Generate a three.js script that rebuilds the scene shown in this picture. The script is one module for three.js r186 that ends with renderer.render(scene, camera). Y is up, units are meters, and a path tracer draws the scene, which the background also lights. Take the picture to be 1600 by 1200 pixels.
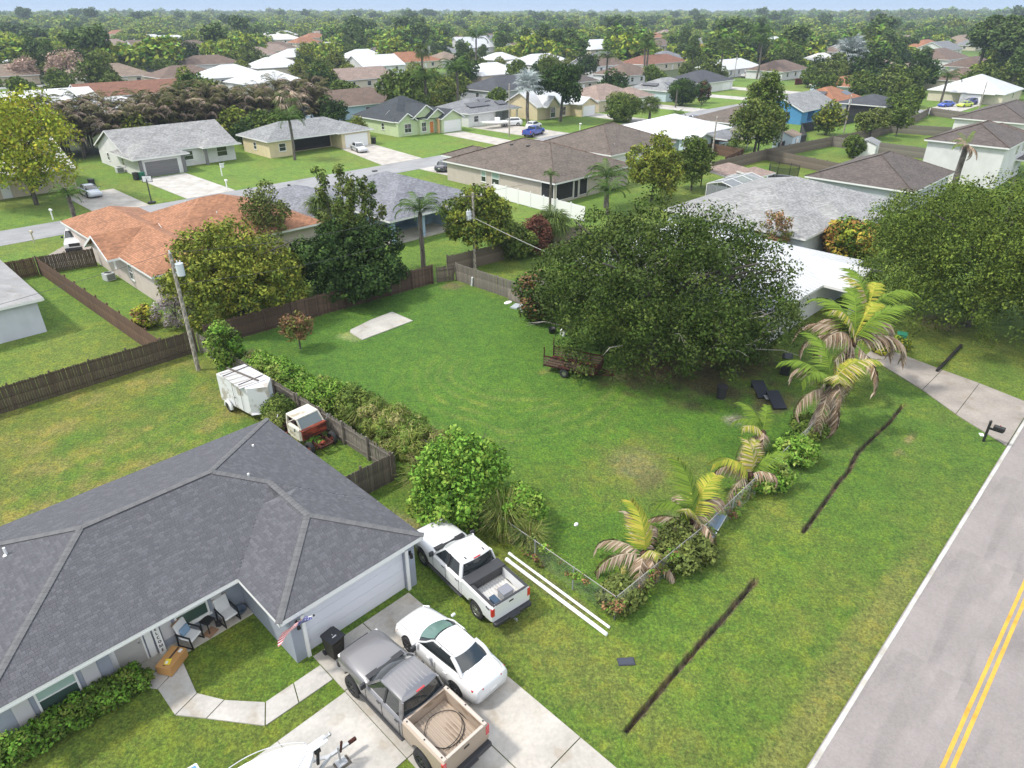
import * as THREE from 'three';
import { mergeGeometries, toCreasedNormals } from 'three/addons/utils/BufferGeometryUtils.js';
import { RoundedBoxGeometry } from 'three/addons/geometries/RoundedBoxGeometry.js';
import { Brush, Evaluator, SUBTRACTION } from 'three-bvh-csg';
import { FontLoader } from 'three/addons/loaders/FontLoader.js';
import { TextGeometry } from 'three/addons/geometries/TextGeometry.js';

// ---------- camera, sky, sun, exposure ----------
// World axes: x runs along the main road, -z runs from the road into the block, y is up, metres.
const scene = new THREE.Scene();
const YAW = THREE.MathUtils.degToRad(44.5), TILT = THREE.MathUtils.degToRad(28.584);
const camera = new THREE.PerspectiveCamera(58.563, 4 / 3, 0.5, 14000);
camera.position.set(0, 22, 0);
camera.lookAt(Math.cos(YAW) * Math.cos(TILT), 22 - Math.sin(TILT), -Math.sin(YAW) * Math.cos(TILT));
camera.updateMatrixWorld();

const renderer = new THREE.WebGLRenderer({ antialias: true });
renderer.toneMapping = THREE.LinearToneMapping;
renderer.toneMappingExposure = 1.6;
renderer.shadowMap.enabled = true;

const SUN_DIR = new THREE.Vector3(-0.46, 0.80, -0.38).normalize();
const sun = new THREE.DirectionalLight(new THREE.Color(1.0, 0.95, 0.87), 2.35);
sun.position.copy(SUN_DIR).multiplyScalar(300).add(new THREE.Vector3(40, 0, -40));
sun.target.position.set(40, 0, -40);
sun.castShadow = true;
sun.shadow.radius = 10;
sun.shadow.mapSize.set(4096, 4096);
Object.assign(sun.shadow.camera, { left: -160, right: 160, top: 160, bottom: -160, near: 10, far: 800 });
sun.name = 'sun';
scene.add(sun, sun.target);

// ---------- small helpers ----------
function rng(seed) { let a = seed >>> 0; return () => { a = (a + 0x6D2B79F5) | 0; let t = Math.imul(a ^ (a >>> 15), 1 | a); t = (t + Math.imul(t ^ (t >>> 7), 61 | t)) ^ t; return ((t ^ (t >>> 14)) >>> 0) / 4294967296; }; }
function hash2(x, y, s = 0) { let h = Math.imul(x | 0, 374761393) + Math.imul(y | 0, 668265263) + Math.imul(s | 0, 974634533); h = Math.imul(h ^ (h >>> 13), 1274126177); return ((h ^ (h >>> 16)) >>> 0) / 4294967296; }
const sm = (t) => t * t * (3 - 2 * t), mix = (a, b, t) => a + (b - a) * t, cl01 = (t) => Math.min(1, Math.max(0, t));
const sstep = (a, b, x) => sm(cl01((x - a) / (b - a)));
function vnoise(x, y, s = 0, per = 0) {
  const xi = Math.floor(x), yi = Math.floor(y), fx = sm(x - xi), fy = sm(y - yi);
  const w = (k) => per ? ((k % per) + per) % per : k;
  const a = hash2(w(xi), w(yi), s), b = hash2(w(xi + 1), w(yi), s), c = hash2(w(xi), w(yi + 1), s), d = hash2(w(xi + 1), w(yi + 1), s);
  return mix(mix(a, b, fx), mix(c, d, fx), fy);
}
function fbm(x, y, s = 0, oct = 4, per = 0) { let v = 0, a = 0.5, f = 1, n = 0; for (let i = 0; i < oct; i++) { v += a * vnoise(x * f, y * f, s + i * 17, per * f); n += a; a *= 0.5; f *= 2; } return v / n; }
const lin = (h) => new THREE.Color(h);

// ---------- sky: pale blue with thin broken cloud, the same all round ----------
{
  const w = 512, h = 256, d = new Float32Array(w * h * 4);
  for (let j = 0; j < h; j++) for (let i = 0; i < w; i++) {
    const el = ((j + 0.5) / h - 0.5) * Math.PI, az = (i / w) * Math.PI * 2, k = cl01(Math.sin(Math.max(0, el)));
    const t = Math.pow(k, 0.55);
    let c = [mix(0.33, 0.20, t), mix(0.43, 0.34, t), mix(0.57, 0.58, t)];
    const q = 1 / (Math.max(k, 0) + 0.18), cx = Math.cos(az) * Math.cos(el) * q, cy = Math.sin(az) * Math.cos(el) * q;
    const cloud = sstep(0.36, 0.6, fbm(cx * 1.5 + 20, cy * 1.5 + 20, 3, 5)) * sstep(0.05, 0.3, k);
    c = c.map((v, n) => mix(v, [1.35, 1.35, 1.36][n], cloud * 0.9));
    const o = (j * w + i) * 4; d[o] = c[0]; d[o + 1] = c[1]; d[o + 2] = c[2]; d[o + 3] = 1;
  }
  const sky = new THREE.DataTexture(d, w, h, THREE.RGBAFormat, THREE.FloatType);
  sky.mapping = THREE.EquirectangularReflectionMapping; sky.magFilter = THREE.LinearFilter; sky.wrapS = THREE.RepeatWrapping; sky.needsUpdate = true;
  scene.background = sky; scene.environment = sky;
  scene.backgroundIntensity = 0.98; scene.environmentIntensity = 0.98;
}

// ---------- object helpers ----------
const taken = {};
function numbered(name) { const n = taken[name] ?? 0; taken[name] = n + 1; return n ? `${name}_${String(n).padStart(3, '0')}` : name; }
const UD = (o, label, category, group, kind) => { if (label) o.userData.label = label; if (category) o.userData.category = category; if (group) o.userData.group = group; if (kind) o.userData.kind = kind; return o; };
function thing(name, label, category, pos = [0, 0, 0], turn = 0, group, kind) {
  const o = new THREE.Group(); o.name = numbered(name); o.position.set(...pos); o.rotation.y = turn; scene.add(o);
  return UD(o, label, category, group, kind);
}
function part(name, geo, mat, parent, kind) {
  const m = new THREE.Mesh(geo, mat); m.name = name; m.castShadow = m.receiveShadow = true; parent.add(m);
  if (kind) m.userData.kind = kind; return m;
}
function one(name, geo, mat, label, category, group, kind) { const m = part(numbered(name), geo, mat, scene); return UD(m, label, category, group, kind); }
function setting(name, geo, mat) { const m = part(numbered(name), geo, mat, scene); m.userData.kind = 'structure'; return m; }
function sub(parent, name, pos = [0, 0, 0], turn = 0) { const g = new THREE.Group(); g.name = name; g.position.set(...pos); g.rotation.y = turn; parent.add(g); return g; }
function copyOf(src, label, pos, turn, scale, group) {
  const c = src.clone(); c.name = numbered(src.userData.base ?? src.name.replace(/_\d{3}$/, '')); c.position.set(...pos); c.rotation.y = turn ?? 0; if (scale) (Array.isArray(scale) ? c.scale.set(...scale) : c.scale.setScalar(scale));
  c.userData = { ...src.userData }; if (label) c.userData.label = label; if (group) c.userData.group = group; scene.add(c); return c;
}
const V3 = (x, y, z) => new THREE.Vector3(x, y, z);
const M4 = new THREE.Matrix4(), Q4 = new THREE.Quaternion(), E3 = new THREE.Euler();
function xf(geo, x = 0, y = 0, z = 0, rx = 0, ry = 0, rz = 0, s = 1) { const S = Array.isArray(s) ? s : [s, s, s]; geo.applyMatrix4(M4.compose(V3(x, y, z), Q4.setFromEuler(E3.set(rx, ry, rz)), V3(...S))); return geo; }
const bx = (w, h, d, x = 0, y = 0, z = 0, ry = 0, rx = 0, rz = 0) => xf(new THREE.BoxGeometry(w, h, d), x, y, z, rx, ry, rz);
const rbx = (w, h, d, r, x = 0, y = 0, z = 0, ry = 0, rx = 0, rz = 0, seg = 2) => xf(new RoundedBoxGeometry(w, h, d, seg, r), x, y, z, rx, ry, rz);
const cyl = (r0, r1, h, x = 0, y = 0, z = 0, rx = 0, rz = 0, seg = 16) => xf(new THREE.CylinderGeometry(r0, r1, h, seg), x, y, z, rx, 0, rz);
function mg(list) {
  const l = list.map((g) => { const q = g.index ? g.toNonIndexed() : g; for (const k of Object.keys(q.attributes)) if (!['position', 'normal', 'uv'].includes(k)) q.deleteAttribute(k); if (!q.attributes.uv) q.setAttribute('uv', new THREE.BufferAttribute(new Float32Array(q.attributes.position.count * 2), 2)); return q; });
  return l.length > 1 ? mergeGeometries(l) : l[0];
}
function bar(a, b, w, d = w) { // box beam from a to b
  const A = V3(...a), B = V3(...b), L = A.distanceTo(B), g = new THREE.BoxGeometry(w, L, d);
  g.applyQuaternion(new THREE.Quaternion().setFromUnitVectors(V3(0, 1, 0), B.clone().sub(A).normalize())); const m = A.add(B).multiplyScalar(0.5); g.translate(m.x, m.y, m.z); return g;
}
function rod(a, b, r0, r1 = r0, seg = 8) {
  const A = V3(...a), B = V3(...b), L = A.distanceTo(B), g = new THREE.CylinderGeometry(r1, r0, L, seg);
  g.applyQuaternion(new THREE.Quaternion().setFromUnitVectors(V3(0, 1, 0), B.clone().sub(A).normalize())); const m = A.add(B).multiplyScalar(0.5); g.translate(m.x, m.y, m.z); return g;
}
const tube = (pts, r, n = 24, seg = 6) => new THREE.TubeGeometry(new THREE.CatmullRomCurve3(pts.map((p) => V3(...p))), n, r, seg);
function uvBox(geo, s = 1) { // uv in metres from the dominant axis of each face
  const q = geo.index ? geo.toNonIndexed() : geo, p = q.attributes.position, uv = new Float32Array(p.count * 2);
  for (let i = 0; i < p.count; i += 3) {
    const a = V3().fromBufferAttribute(p, i), b = V3().fromBufferAttribute(p, i + 1), c = V3().fromBufferAttribute(p, i + 2), n = b.clone().sub(a).cross(c.clone().sub(a));
    const ax = Math.abs(n.x), ay = Math.abs(n.y), az = Math.abs(n.z);
    for (let k = 0; k < 3; k++) { const x = p.getX(i + k), y = p.getY(i + k), z = p.getZ(i + k); uv[(i + k) * 2] = (ay >= ax && ay >= az ? x : ax > az ? z : x) * s; uv[(i + k) * 2 + 1] = (ay >= ax && ay >= az ? z : y) * s; }
  }
  q.setAttribute('uv', new THREE.BufferAttribute(uv, 2)); return q;
}
// a slab whose top outline is pts [x,z] at height y1, down to y0
function slab(pts, y1, y0) {
  const s = new THREE.Shape(pts.map(([x, z]) => new THREE.Vector2(x, -z)));
  const g = new THREE.ExtrudeGeometry(s, { depth: y1 - y0, bevelEnabled: false }); g.rotateX(-Math.PI / 2); g.translate(0, y0, 0); return uvBox(g);
}

// ---------- procedural textures ----------
function tex(n, fn, srgb = true, rep = 1, m = n) {
  const d = new Uint8Array(n * m * 4);
  for (let y = 0; y < m; y++) for (let x = 0; x < n; x++) { const c = fn(x / n, y / m, x, y), o = (y * n + x) * 4; for (let k = 0; k < 3; k++) d[o + k] = Math.max(0, Math.min(255, Array.isArray(c) ? c[k] : c)); d[o + 3] = 255; }
  const t = new THREE.DataTexture(d, n, m); t.wrapS = t.wrapT = THREE.RepeatWrapping; t.magFilter = THREE.LinearFilter; t.minFilter = THREE.LinearMipmapLinearFilter; t.generateMipmaps = true;
  if (srgb) t.colorSpace = THREE.SRGBColorSpace; t.repeat.set(rep, rep); t.needsUpdate = true; return t;
}
const grey = (v) => [v, v, v];
const T = {};
T.grass = tex(2048, (u, v, x, y) => { const f = fbm(u * 110, v * 110, 5, 3, 110), g = vnoise(u * 260, v * 260, 6, 260), c = fbm(u * 18, v * 18, 9, 4, 18), w = sstep(0.66, 0.8, vnoise(u * 60, v * 60, 14, 60)), s = hash2(x, y, 4), k = 118 + f * 96 + (g - 0.5) * 44 + (s - 0.5) * 40 + (c - 0.5) * 28; const y2 = sstep(0.5, 0.72, c) * 11; return [k * 0.98 + y2 - w * 16, k + y2 * 0.3 - w * 6, k * 0.94 - y2 - w * 14]; }, true, 1 / 9);
T.grassB = tex(1024, (u, v, x, y) => 60 + fbm(u * 70, v * 70, 31, 3, 70) * 130 + hash2(x, y, 8) * 60, false, 1 / 5.3);
T.shingle = tex(1024, (u, v, x, y) => { // 6 m x 6 m, courses of 0.19 m
  const row = Math.floor(v * 32), cx = u * 20 + (row % 2) * 0.5 + hash2(row, 1, 2) * 0.6, tab = Math.floor(cx), fx = cx - tab, fy = v * 32 - row;
  let k = 208 + (hash2(((tab % 20) + 20) % 20, row, 7) - 0.5) * 44 + (hash2(x, y, 3) - 0.5) * 34 + (fbm(u * 5, v * 5, 12, 3, 5) - 0.5) * 30;
  if (fy < 0.14) k *= 0.80; if (fx < 0.05) k *= 0.86; return grey(k);
}, true, 1 / 6);
T.shingleB = tex(512, (u, v) => { const r = v * 32, fy = r - Math.floor(r); return 60 + fy * 120; }, false, 1 / 6);
T.concrete = tex(1024, (u, v, x, y) => { const a = fbm(u * 6, v * 6, 21, 5, 6), b = fbm(u * 60, v * 60, 22, 3, 60), st = sstep(0.56, 0.78, fbm(u * 9, v * 9, 23, 4, 9)); const k = 222 + (a - 0.5) * 42 + (b - 0.5) * 24 + (hash2(x, y, 6) - 0.5) * 14; return [k - st * 11, k - st * 15 - 1, k - st * 21 - 4]; }, true, 1 / 6);
T.asphalt = tex(1024, (u, v, x, y) => { const a = fbm(u * 5, v * 3, 41, 4, 5), b = hash2(x, y, 42), c = fbm(u * 120, v * 120, 43, 2, 120); const w = sstep(0.5, 0.75, fbm(u * 2, v * 14, 44, 3, 14)); const k = 208 + (a - 0.5) * 34 + (b - 0.5) * 22 + (c - 0.5) * 20 - w * 12; return grey(k); }, true, 1 / 8);
T.fine = tex(512, (u, v, x, y) => 128 + (hash2(x, y, 51) - 0.5) * 150 + (fbm(u * 40, v * 40, 52, 2, 40) - 0.5) * 80, false, 1 / 1.5);
T.stucco = tex(512, (u, v, x, y) => { const a = fbm(u * 4, v * 4, 61, 4, 4), s = fbm(u * 10, v * 3, 62, 3, 30); return grey(236 + (a - 0.5) * 22 + (s - 0.5) * 10 + (hash2(x, y, 63) - 0.5) * 12); }, true, 1 / 4);
T.wood = tex(512, (u, v, x, y) => { const g = fbm(u * 40, v * 3, 71, 4, 40), k = fbm(u * 5, v * 5, 72, 3, 5); const b = 190 + (g - 0.5) * 110 + (k - 0.5) * 60 + (hash2(x, y, 73) - 0.5) * 22; return [b, b * 0.985, b * 0.965]; }, true, 1);
T.bark = tex(256, (u, v, x, y) => { const g = fbm(u * 16, v * 5, 81, 4, 16); return grey(150 + (g - 0.5) * 150 + (hash2(x, y, 82) - 0.5) * 30); }, true, 1);
T.rust = tex(512, (u, v, x, y) => { const a = fbm(u * 8, v * 8, 91, 5, 8), b = fbm(u * 30, v * 30, 92, 3, 30), t = sstep(0.38, 0.62, a * 0.7 + b * 0.3); const k = 0.85 + hash2(x, y, 93) * 0.25; return [mix(92, 196, t) * k, mix(42, 92, t) * k, mix(28, 58, t) * k]; }, true, 1 / 2);
T.dirty = tex(512, (u, v, x, y) => { const a = sstep(0.52, 0.72, fbm(u * 7, v * 7, 101, 5, 7)), k = 238 + (hash2(x, y, 102) - 0.5) * 10; return [k - a * 50, k - a * 58, k - a * 70]; }, true, 1 / 3);
T.metalroof = tex(512, (u, v, x, y) => { const a = fbm(u * 3, v * 8, 111, 4, 24); return grey(236 + (a - 0.5) * 26 + (hash2(x, y, 112) - 0.5) * 8); }, true, 1 / 5);
// ---------- materials ----------
const std = (color, roughness = 0.85, o = {}) => new THREE.MeshStandardMaterial({ color: new THREE.Color(color), roughness, ...o });
const rgb = (r, g, b, roughness = 0.85, o = {}) => new THREE.MeshStandardMaterial({ color: new THREE.Color().setRGB(r, g, b), roughness, ...o });
const shingle = (r, g, b) => rgb(r, g, b, 0.92, { map: T.shingle, bumpMap: T.shingleB, bumpScale: 0.012 });
const stucco = (r, g, b) => rgb(r, g, b, 0.9, { map: T.stucco, bumpMap: T.fine, bumpScale: 0.004 });
const metalRoof = (r, g, b) => rgb(r, g, b, 0.45, { map: T.metalroof });
const paint = (r, g, b, metal = 0) => new THREE.MeshPhysicalMaterial({ color: new THREE.Color().setRGB(r, g, b), roughness: metal ? 0.38 : 0.42, metalness: metal, clearcoat: 1, clearcoatRoughness: 0.06 });
const M = {
  white: rgb(0.78, 0.78, 0.77, 0.55), trim: rgb(0.74, 0.74, 0.73, 0.6), black: rgb(0.015, 0.015, 0.016, 0.55), rubber: rgb(0.022, 0.022, 0.023, 0.9), plastic: rgb(0.03, 0.03, 0.033, 0.5), dark: rgb(0.02, 0.02, 0.022, 0.9),
  glass: new THREE.MeshPhysicalMaterial({ color: new THREE.Color().setRGB(0.022, 0.028, 0.03), roughness: 0.06, clearcoat: 1, clearcoatRoughness: 0.03 }),
  glassGreen: new THREE.MeshPhysicalMaterial({ color: new THREE.Color().setRGB(0.13, 0.22, 0.19), roughness: 0.08, clearcoat: 1, clearcoatRoughness: 0.03 }),
  blind: rgb(0.33, 0.45, 0.40, 0.25), screen: rgb(0.03, 0.03, 0.032, 0.9, { transparent: true, opacity: 0.62 }),
  steel: rgb(0.42, 0.43, 0.44, 0.45, { metalness: 0.7 }), galv: rgb(0.5, 0.51, 0.52, 0.5, { metalness: 0.6 }), chrome: rgb(0.7, 0.7, 0.7, 0.15, { metalness: 1 }), rim: rgb(0.38, 0.38, 0.38, 0.35, { metalness: 0.8 }),
  red: new THREE.MeshPhysicalMaterial({ color: new THREE.Color().setRGB(0.5, 0.012, 0.02), roughness: 0.2, clearcoat: 1 }), amber: rgb(0.6, 0.25, 0.04, 0.3), lamp: rgb(0.75, 0.75, 0.72, 0.15),
  concrete: rgb(0.575, 0.54, 0.495, 0.9, { map: T.concrete, bumpMap: T.fine, bumpScale: 0.003 }), concreteNew: rgb(0.60, 0.575, 0.545, 0.9, { map: T.concrete, bumpMap: T.fine, bumpScale: 0.003 }),
  concreteOld: rgb(0.40, 0.36, 0.325, 0.92, { map: T.concrete, bumpMap: T.fine, bumpScale: 0.004 }), asphalt: rgb(0.41, 0.368, 0.35, 0.93, { map: T.asphalt, bumpMap: T.fine, bumpScale: 0.006 }), street: rgb(0.44, 0.44, 0.445, 0.93, { map: T.asphalt }),
  wood: rgb(0.20, 0.14, 0.095, 0.9, { map: T.wood }), woodDark: rgb(0.115, 0.082, 0.055, 0.9, { map: T.wood }), woodGrey: rgb(0.23, 0.20, 0.17, 0.92, { map: T.wood }), woodRed: rgb(0.16, 0.088, 0.055, 0.9, { map: T.wood }), pole: rgb(0.98, 0.88, 0.75, 0.9, { map: T.bark }), bark: rgb(0.27, 0.235, 0.2, 0.95, { map: T.bark }), palmBark: rgb(0.38, 0.335, 0.285, 0.95, { map: T.bark }),
  rust: rgb(0.55, 0.47, 0.42, 0.9, { map: T.rust }), rustDark: rgb(0.15, 0.16, 0.16, 0.92, { map: T.rust }), dirtyWhite: rgb(0.74, 0.72, 0.67, 0.7, { map: T.dirty }), whiteMetal: rgb(0.78, 0.79, 0.80, 0.5, { map: T.dirty }),
  soil: rgb(0.035, 0.025, 0.018, 1), wire: rgb(0.08, 0.08, 0.085, 0.7), solar: rgb(0.018, 0.02, 0.03, 0.15),
};
// ---------- ground ----------
const TRENCHES = [[[44.3, -8.62], [41.6, -8.5], [38.4, -8.62], [36.6, -8.62], [34.6, -8.28], [33.6, -8.3], [31, -8.1], [28.06, -7.9]], [[13.65, -7.8], [15.6, -7.86], [17.5, -7.9], [20.6, -7.93], [23.4, -8.0]]];
function trenchAt(x, z) { // 0..1 inside a trench, second value: heap of thrown soil beside it
  let best = 9;
  for (const t of TRENCHES) for (let i = 0; i + 1 < t.length; i++) {
    const [ax, az] = t[i], [bx_, bz] = t[i + 1], dx = bx_ - ax, dz = bz - az, k = cl01(((x - ax) * dx + (z - az) * dz) / (dx * dx + dz * dz)), d = Math.hypot(x - ax - dx * k, z - az - dz * k);
    if (d < best) best = d;
  }
  return best;
}
const PATCHES = [ // bare or dry spots: x, z, radius x, radius z, colour, strength
  [27.1, -16.8, 1.5, 1.5, [0.26, 0.215, 0.165], 0.8], [26.2, -15.5, 1.2, 0.7, [0.15, 0.115, 0.08], 0.75], [35.0, -15.4, 0.8, 0.9, [0.42, 0.36, 0.31], 0.9], [40.2, -7.0, 0.9, 0.35, [0.38, 0.27, 0.14], 0.8], [38.4, -6.9, 0.7, 0.25, [0.3, 0.24, 0.12], 0.6],
  [15.0, -22.0, 0.8, 1.3, [0.36, 0.29, 0.2], 0.7], [14.2, -20.8, 0.6, 0.8, [0.34, 0.28, 0.2], 0.55], [18.7, -44.6, 0.9, 1.2, [0.16, 0.10, 0.06], 0.8], [25.5, -42.4, 1.0, 1.2, [0.42, 0.44, 0.2], 0.65], [25.3, -12.4, 1.1, 1.0, [0.4, 0.33, 0.28], 0.75], [38.4, -45.2, 1.4, 1.2, [0.2, 0.15, 0.09], 0.7],
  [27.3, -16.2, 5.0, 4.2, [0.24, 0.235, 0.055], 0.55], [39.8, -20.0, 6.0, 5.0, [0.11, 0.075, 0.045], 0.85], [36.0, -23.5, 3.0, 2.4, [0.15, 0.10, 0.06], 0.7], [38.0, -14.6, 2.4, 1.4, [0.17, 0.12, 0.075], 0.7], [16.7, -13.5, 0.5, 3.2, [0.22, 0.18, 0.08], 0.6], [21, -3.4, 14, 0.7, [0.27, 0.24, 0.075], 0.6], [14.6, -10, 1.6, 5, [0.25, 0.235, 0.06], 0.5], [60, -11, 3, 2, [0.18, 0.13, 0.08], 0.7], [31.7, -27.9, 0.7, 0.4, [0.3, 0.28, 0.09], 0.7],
];
const G = { lot: [0.098, 0.212, 0.018], lush: [0.082, 0.185, 0.018], mid: [0.128, 0.222, 0.023], olive: [0.205, 0.225, 0.036], straw: [0.29, 0.245, 0.075], bright: [0.165, 0.275, 0.036], wood: [0.05, 0.07, 0.02] };
const mix3 = (a, b, t) => [mix(a[0], b[0], t), mix(a[1], b[1], t), mix(a[2], b[2], t)];
function groundColour(x, z) {
  const n1 = fbm(x * 0.11 + 7, z * 0.11 + 3, 201, 4), n2 = fbm(x * 0.5, z * 0.5, 202, 3), n3 = fbm(x * 1.9, z * 1.9, 203, 2);
  let c;
  const lot = sstep(17.0, 18.2, x) * (1 - sstep(38, 41, x)) * sstep(-48.5, -47.5, z) * (1 - sstep(-12.5, -9.5, z));
  const yard = (1 - sstep(14, 17.5, x)) * sstep(-49, -47.5, z) * (1 - sstep(-33, -29, z));
  const verge = sstep(-12, -9.5, z);
  c = mix3(G.mid, G.bright, sstep(-47, -60, z) * 0.75 + 0.1);
  c = mix3(c, G.olive, sstep(0.42, 0.68, n1 * 0.65 + n2 * 0.35) * 0.6);
  if (yard > 0) c = mix3(c, mix3(mix3(G.mid, G.olive, sstep(0.3, 0.55, n1 * 0.5 + n2 * 0.5)), G.straw, sstep(0.48, 0.7, n2 * 0.6 + n3 * 0.4) * 0.75), yard);
  if (verge > 0) { const t = mix3(G.mid, G.olive, sstep(0.42, 0.7, n1 * 0.6 + n2 * 0.4) * 0.55); const u = mix3(mix3(t, G.straw, sstep(0.55, 0.75, n2 * 0.55 + n3 * 0.45) * 0.2), [0.21, 0.195, 0.05], sstep(0.35, 0.6, n2 * 0.6 + n3 * 0.4) * sstep(-6.5, -3, z) * 0.45 * (1 - sstep(24, 42, x))); c = mix3(c, mix3(u, G.lush, sstep(26, 36, x) * (1 - sstep(48, 54, x)) * 0.45), verge); }
  if (lot > 0) { // mown in wide arcs, darker and lighter by turns
    const ox = x - 30.5, oz = z + 29.5, wv = fbm(x * 0.25, z * 0.25, 205, 2), d = Math.hypot(ox, oz * 1.08) + wv * 1.6, ring = sstep(0.4, 1.0, 0.5 + 0.5 * Math.sin(d * 6.1)) * sstep(0.35, 0.6, n1 * 0.5 + n2 * 0.5), edge = sstep(12, 9, d) * sstep(2.5, 5, d) * sstep(-0.5, 0.35, (-ox * 0.85 + oz * 0.5) / (d + 0.1));
    let g = mix3(mix3(G.lot, G.mid, 0.3 * sstep(0.35, 0.65, n1)), [0.185, 0.262, 0.05], 0.8 * ring * edge);
    g = mix3(g, G.olive, sstep(0.5, 0.75, n2 * 0.4 + n1 * 0.6) * 0.32 + 0.16 * edge * ring);
    g = mix3(g, G.lush, sstep(32, 38, -z) * 0.5); c = mix3(c, g, lot);
  }
  // wooded land begins behind the rear fences of the far row and east of the cross street houses: leaf litter and shade plants instead of mown grass
  const wood = Math.max(sstep(-131, -140, z), sstep(252, 270, x)) * (z > -62 && x < 330 ? 0.3 : 1); if (wood > 0) c = mix3(c, mix3(G.wood, G.bright, sstep(0.52, 0.7, fbm(x * 0.02, z * 0.02, 220, 3)) * 0.8), wood);
  for (const [px, pz, rx, rz, pc, s] of PATCHES) { const dd = Math.hypot((x - px) / rx, (z - pz) / rz); if (dd < 1.3) c = mix3(c, pc, s * sstep(1.25, 0.35, dd + (n2 - 0.5) * 1.1 + (n3 - 0.5) * 0.7)); }
  const v = 0.84 + n3 * 0.2 + n2 * 0.12; return [c[0] * v, c[1] * v, c[2] * v];
}
{
  const seq = (a, b, s) => { const r = []; for (let x = a; x < b - 1e-6; x += s) r.push(x); return r; };
  const xs = [-6000, -3000, -1200, -600, -300, -140, -80, -50, -32, -22, -14, -9, ...seq(-6, 13.2, 0.3), ...seq(13.2, 45, 0.16), ...seq(45, 62, 0.3), ...seq(62, 120, 1.5), ...seq(120, 260, 5), 270, 300, 340, 400, 480, 600, 800, 1100, 1600, 2400, 3600, 6000];
  const zs = [-6000, -3600, -2400, -1600, -1100, -800, -600, -500, -420, -360, -320, ...seq(-300, -140, 6), ...seq(-140, -60, 1.5), ...seq(-60, -9.2, 0.3), ...seq(-9.2, -7.3, 0.034), ...seq(-7.3, 1, 0.3), 1, 4, 8, 14, 24, 40, 80, 200, 600, 2000, 6000];
  const nx = xs.length, nz = zs.length, P = new Float32Array(nx * nz * 3), C = new Float32Array(nx * nz * 3), U = new Float32Array(nx * nz * 2), I = [];
  let o = 0, k = 0;
  for (let j = 0; j < nz; j++) for (let i = 0; i < nx; i++, k++) {
    const x = xs[i], z = zs[j]; let y = 0, c = groundColour(x, z);
    if (x > 12 && x < 46 && z > -10 && z < -6.5) {
      const d = trenchAt(x, z), wob = (fbm(x * 2.1, z * 2.1, 230, 2) - 0.5) * 0.1, inside = sstep(0.105 + wob * 0.25, 0.07 + wob * 0.25, d);
      y = -0.26 * inside; if (d < 0.095 + wob * 0.3) { const s = fbm(x * 3, z * 9, 231, 3); c = mix3([0.11, 0.078, 0.056], [0.25, 0.19, 0.145], sstep(0.38, 0.66, s)); } else if (d < 0.2 + wob) c = mix3(c, [0.12, 0.09, 0.05], 0.55 * sstep(0.35, 0.65, fbm(x * 4, z * 4, 232, 2)));
    }
    P[k * 3] = x; P[k * 3 + 1] = y; P[k * 3 + 2] = z; C[k * 3] = c[0]; C[k * 3 + 1] = c[1]; C[k * 3 + 2] = c[2]; U[k * 2] = x; U[k * 2 + 1] = z;
    if (i + 1 < nx && j + 1 < nz) I.push(k, k + nx, k + 1, k + 1, k + nx, k + nx + 1);
  }
  const g = new THREE.BufferGeometry(); g.setAttribute('position', new THREE.BufferAttribute(P, 3)); g.setAttribute('color', new THREE.BufferAttribute(C, 3)); g.setAttribute('uv', new THREE.BufferAttribute(U, 2)); g.setIndex(I); g.computeVertexNormals();
  setting('ground', g, new THREE.MeshStandardMaterial({ vertexColors: true, map: T.grass, bumpMap: T.grassB, bumpScale: 0.09, roughness: 0.95, color: new THREE.Color().setRGB(1.95, 1.95, 1.95) }));
}
const KEEPOUT = [];
// ---------- roads ----------
setting('road', slab([[-400, -2.74], [900, -2.74], [900, 3.86], [-400, 3.86]], 0.03, -0.2), M.asphalt);
{
  const edge = rgb(0.66, 0.65, 0.62, 0.8, { map: T.concrete }), yel = rgb(0.80, 0.45, 0.065, 0.8, { map: T.concrete });
  const strip = (z0, z1) => { // painted line with a slightly worn, uneven edge
    const P = [], I = [], U = []; let n = 0; for (let x = -40; x <= 260; x += x > -2 && x < 60 ? 0.35 : 6) { const e = (fbm(x * 1.3, z0 * 9, 240, 3) - 0.5) * 0.035; P.push(x, 0.034, z0 + e, x, 0.034, z1 + e * 0.3); U.push(x, z0, x, z1); if (n) I.push(2 * n - 2, 2 * n - 1, 2 * n, 2 * n, 2 * n - 1, 2 * n + 1); n++; }
    const g = new THREE.BufferGeometry(); g.setAttribute('position', new THREE.Float32BufferAttribute(P, 3)); g.setAttribute('uv', new THREE.Float32BufferAttribute(U, 2)); g.setIndex(I); g.computeVertexNormals(); return g;
  };
  setting('edge_line', strip(-2.70, -2.55), edge); setting('edge_line', strip(3.62, 3.76), edge); setting('centre_line', strip(0.40, 0.53), yel); setting('centre_line', strip(0.65, 0.78), yel);
}
setting('street', slab([[-300, -95.2], [420, -95.2], [420, -88.6], [-300, -88.6]], 0.03, -0.2), M.street);
setting('street', slab([[198, -88.6], [205, -88.6], [205, -2.74], [198, -2.74]], 0.026, -0.2), M.street);
setting('street', slab([[-300, -183], [700, -183], [700, -176], [-300, -176]], 0.03, -0.2), M.street);
setting('street', slab([[-300, -290], [900, -290], [900, -283], [-300, -283]], 0.03, -0.2), M.street);
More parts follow.
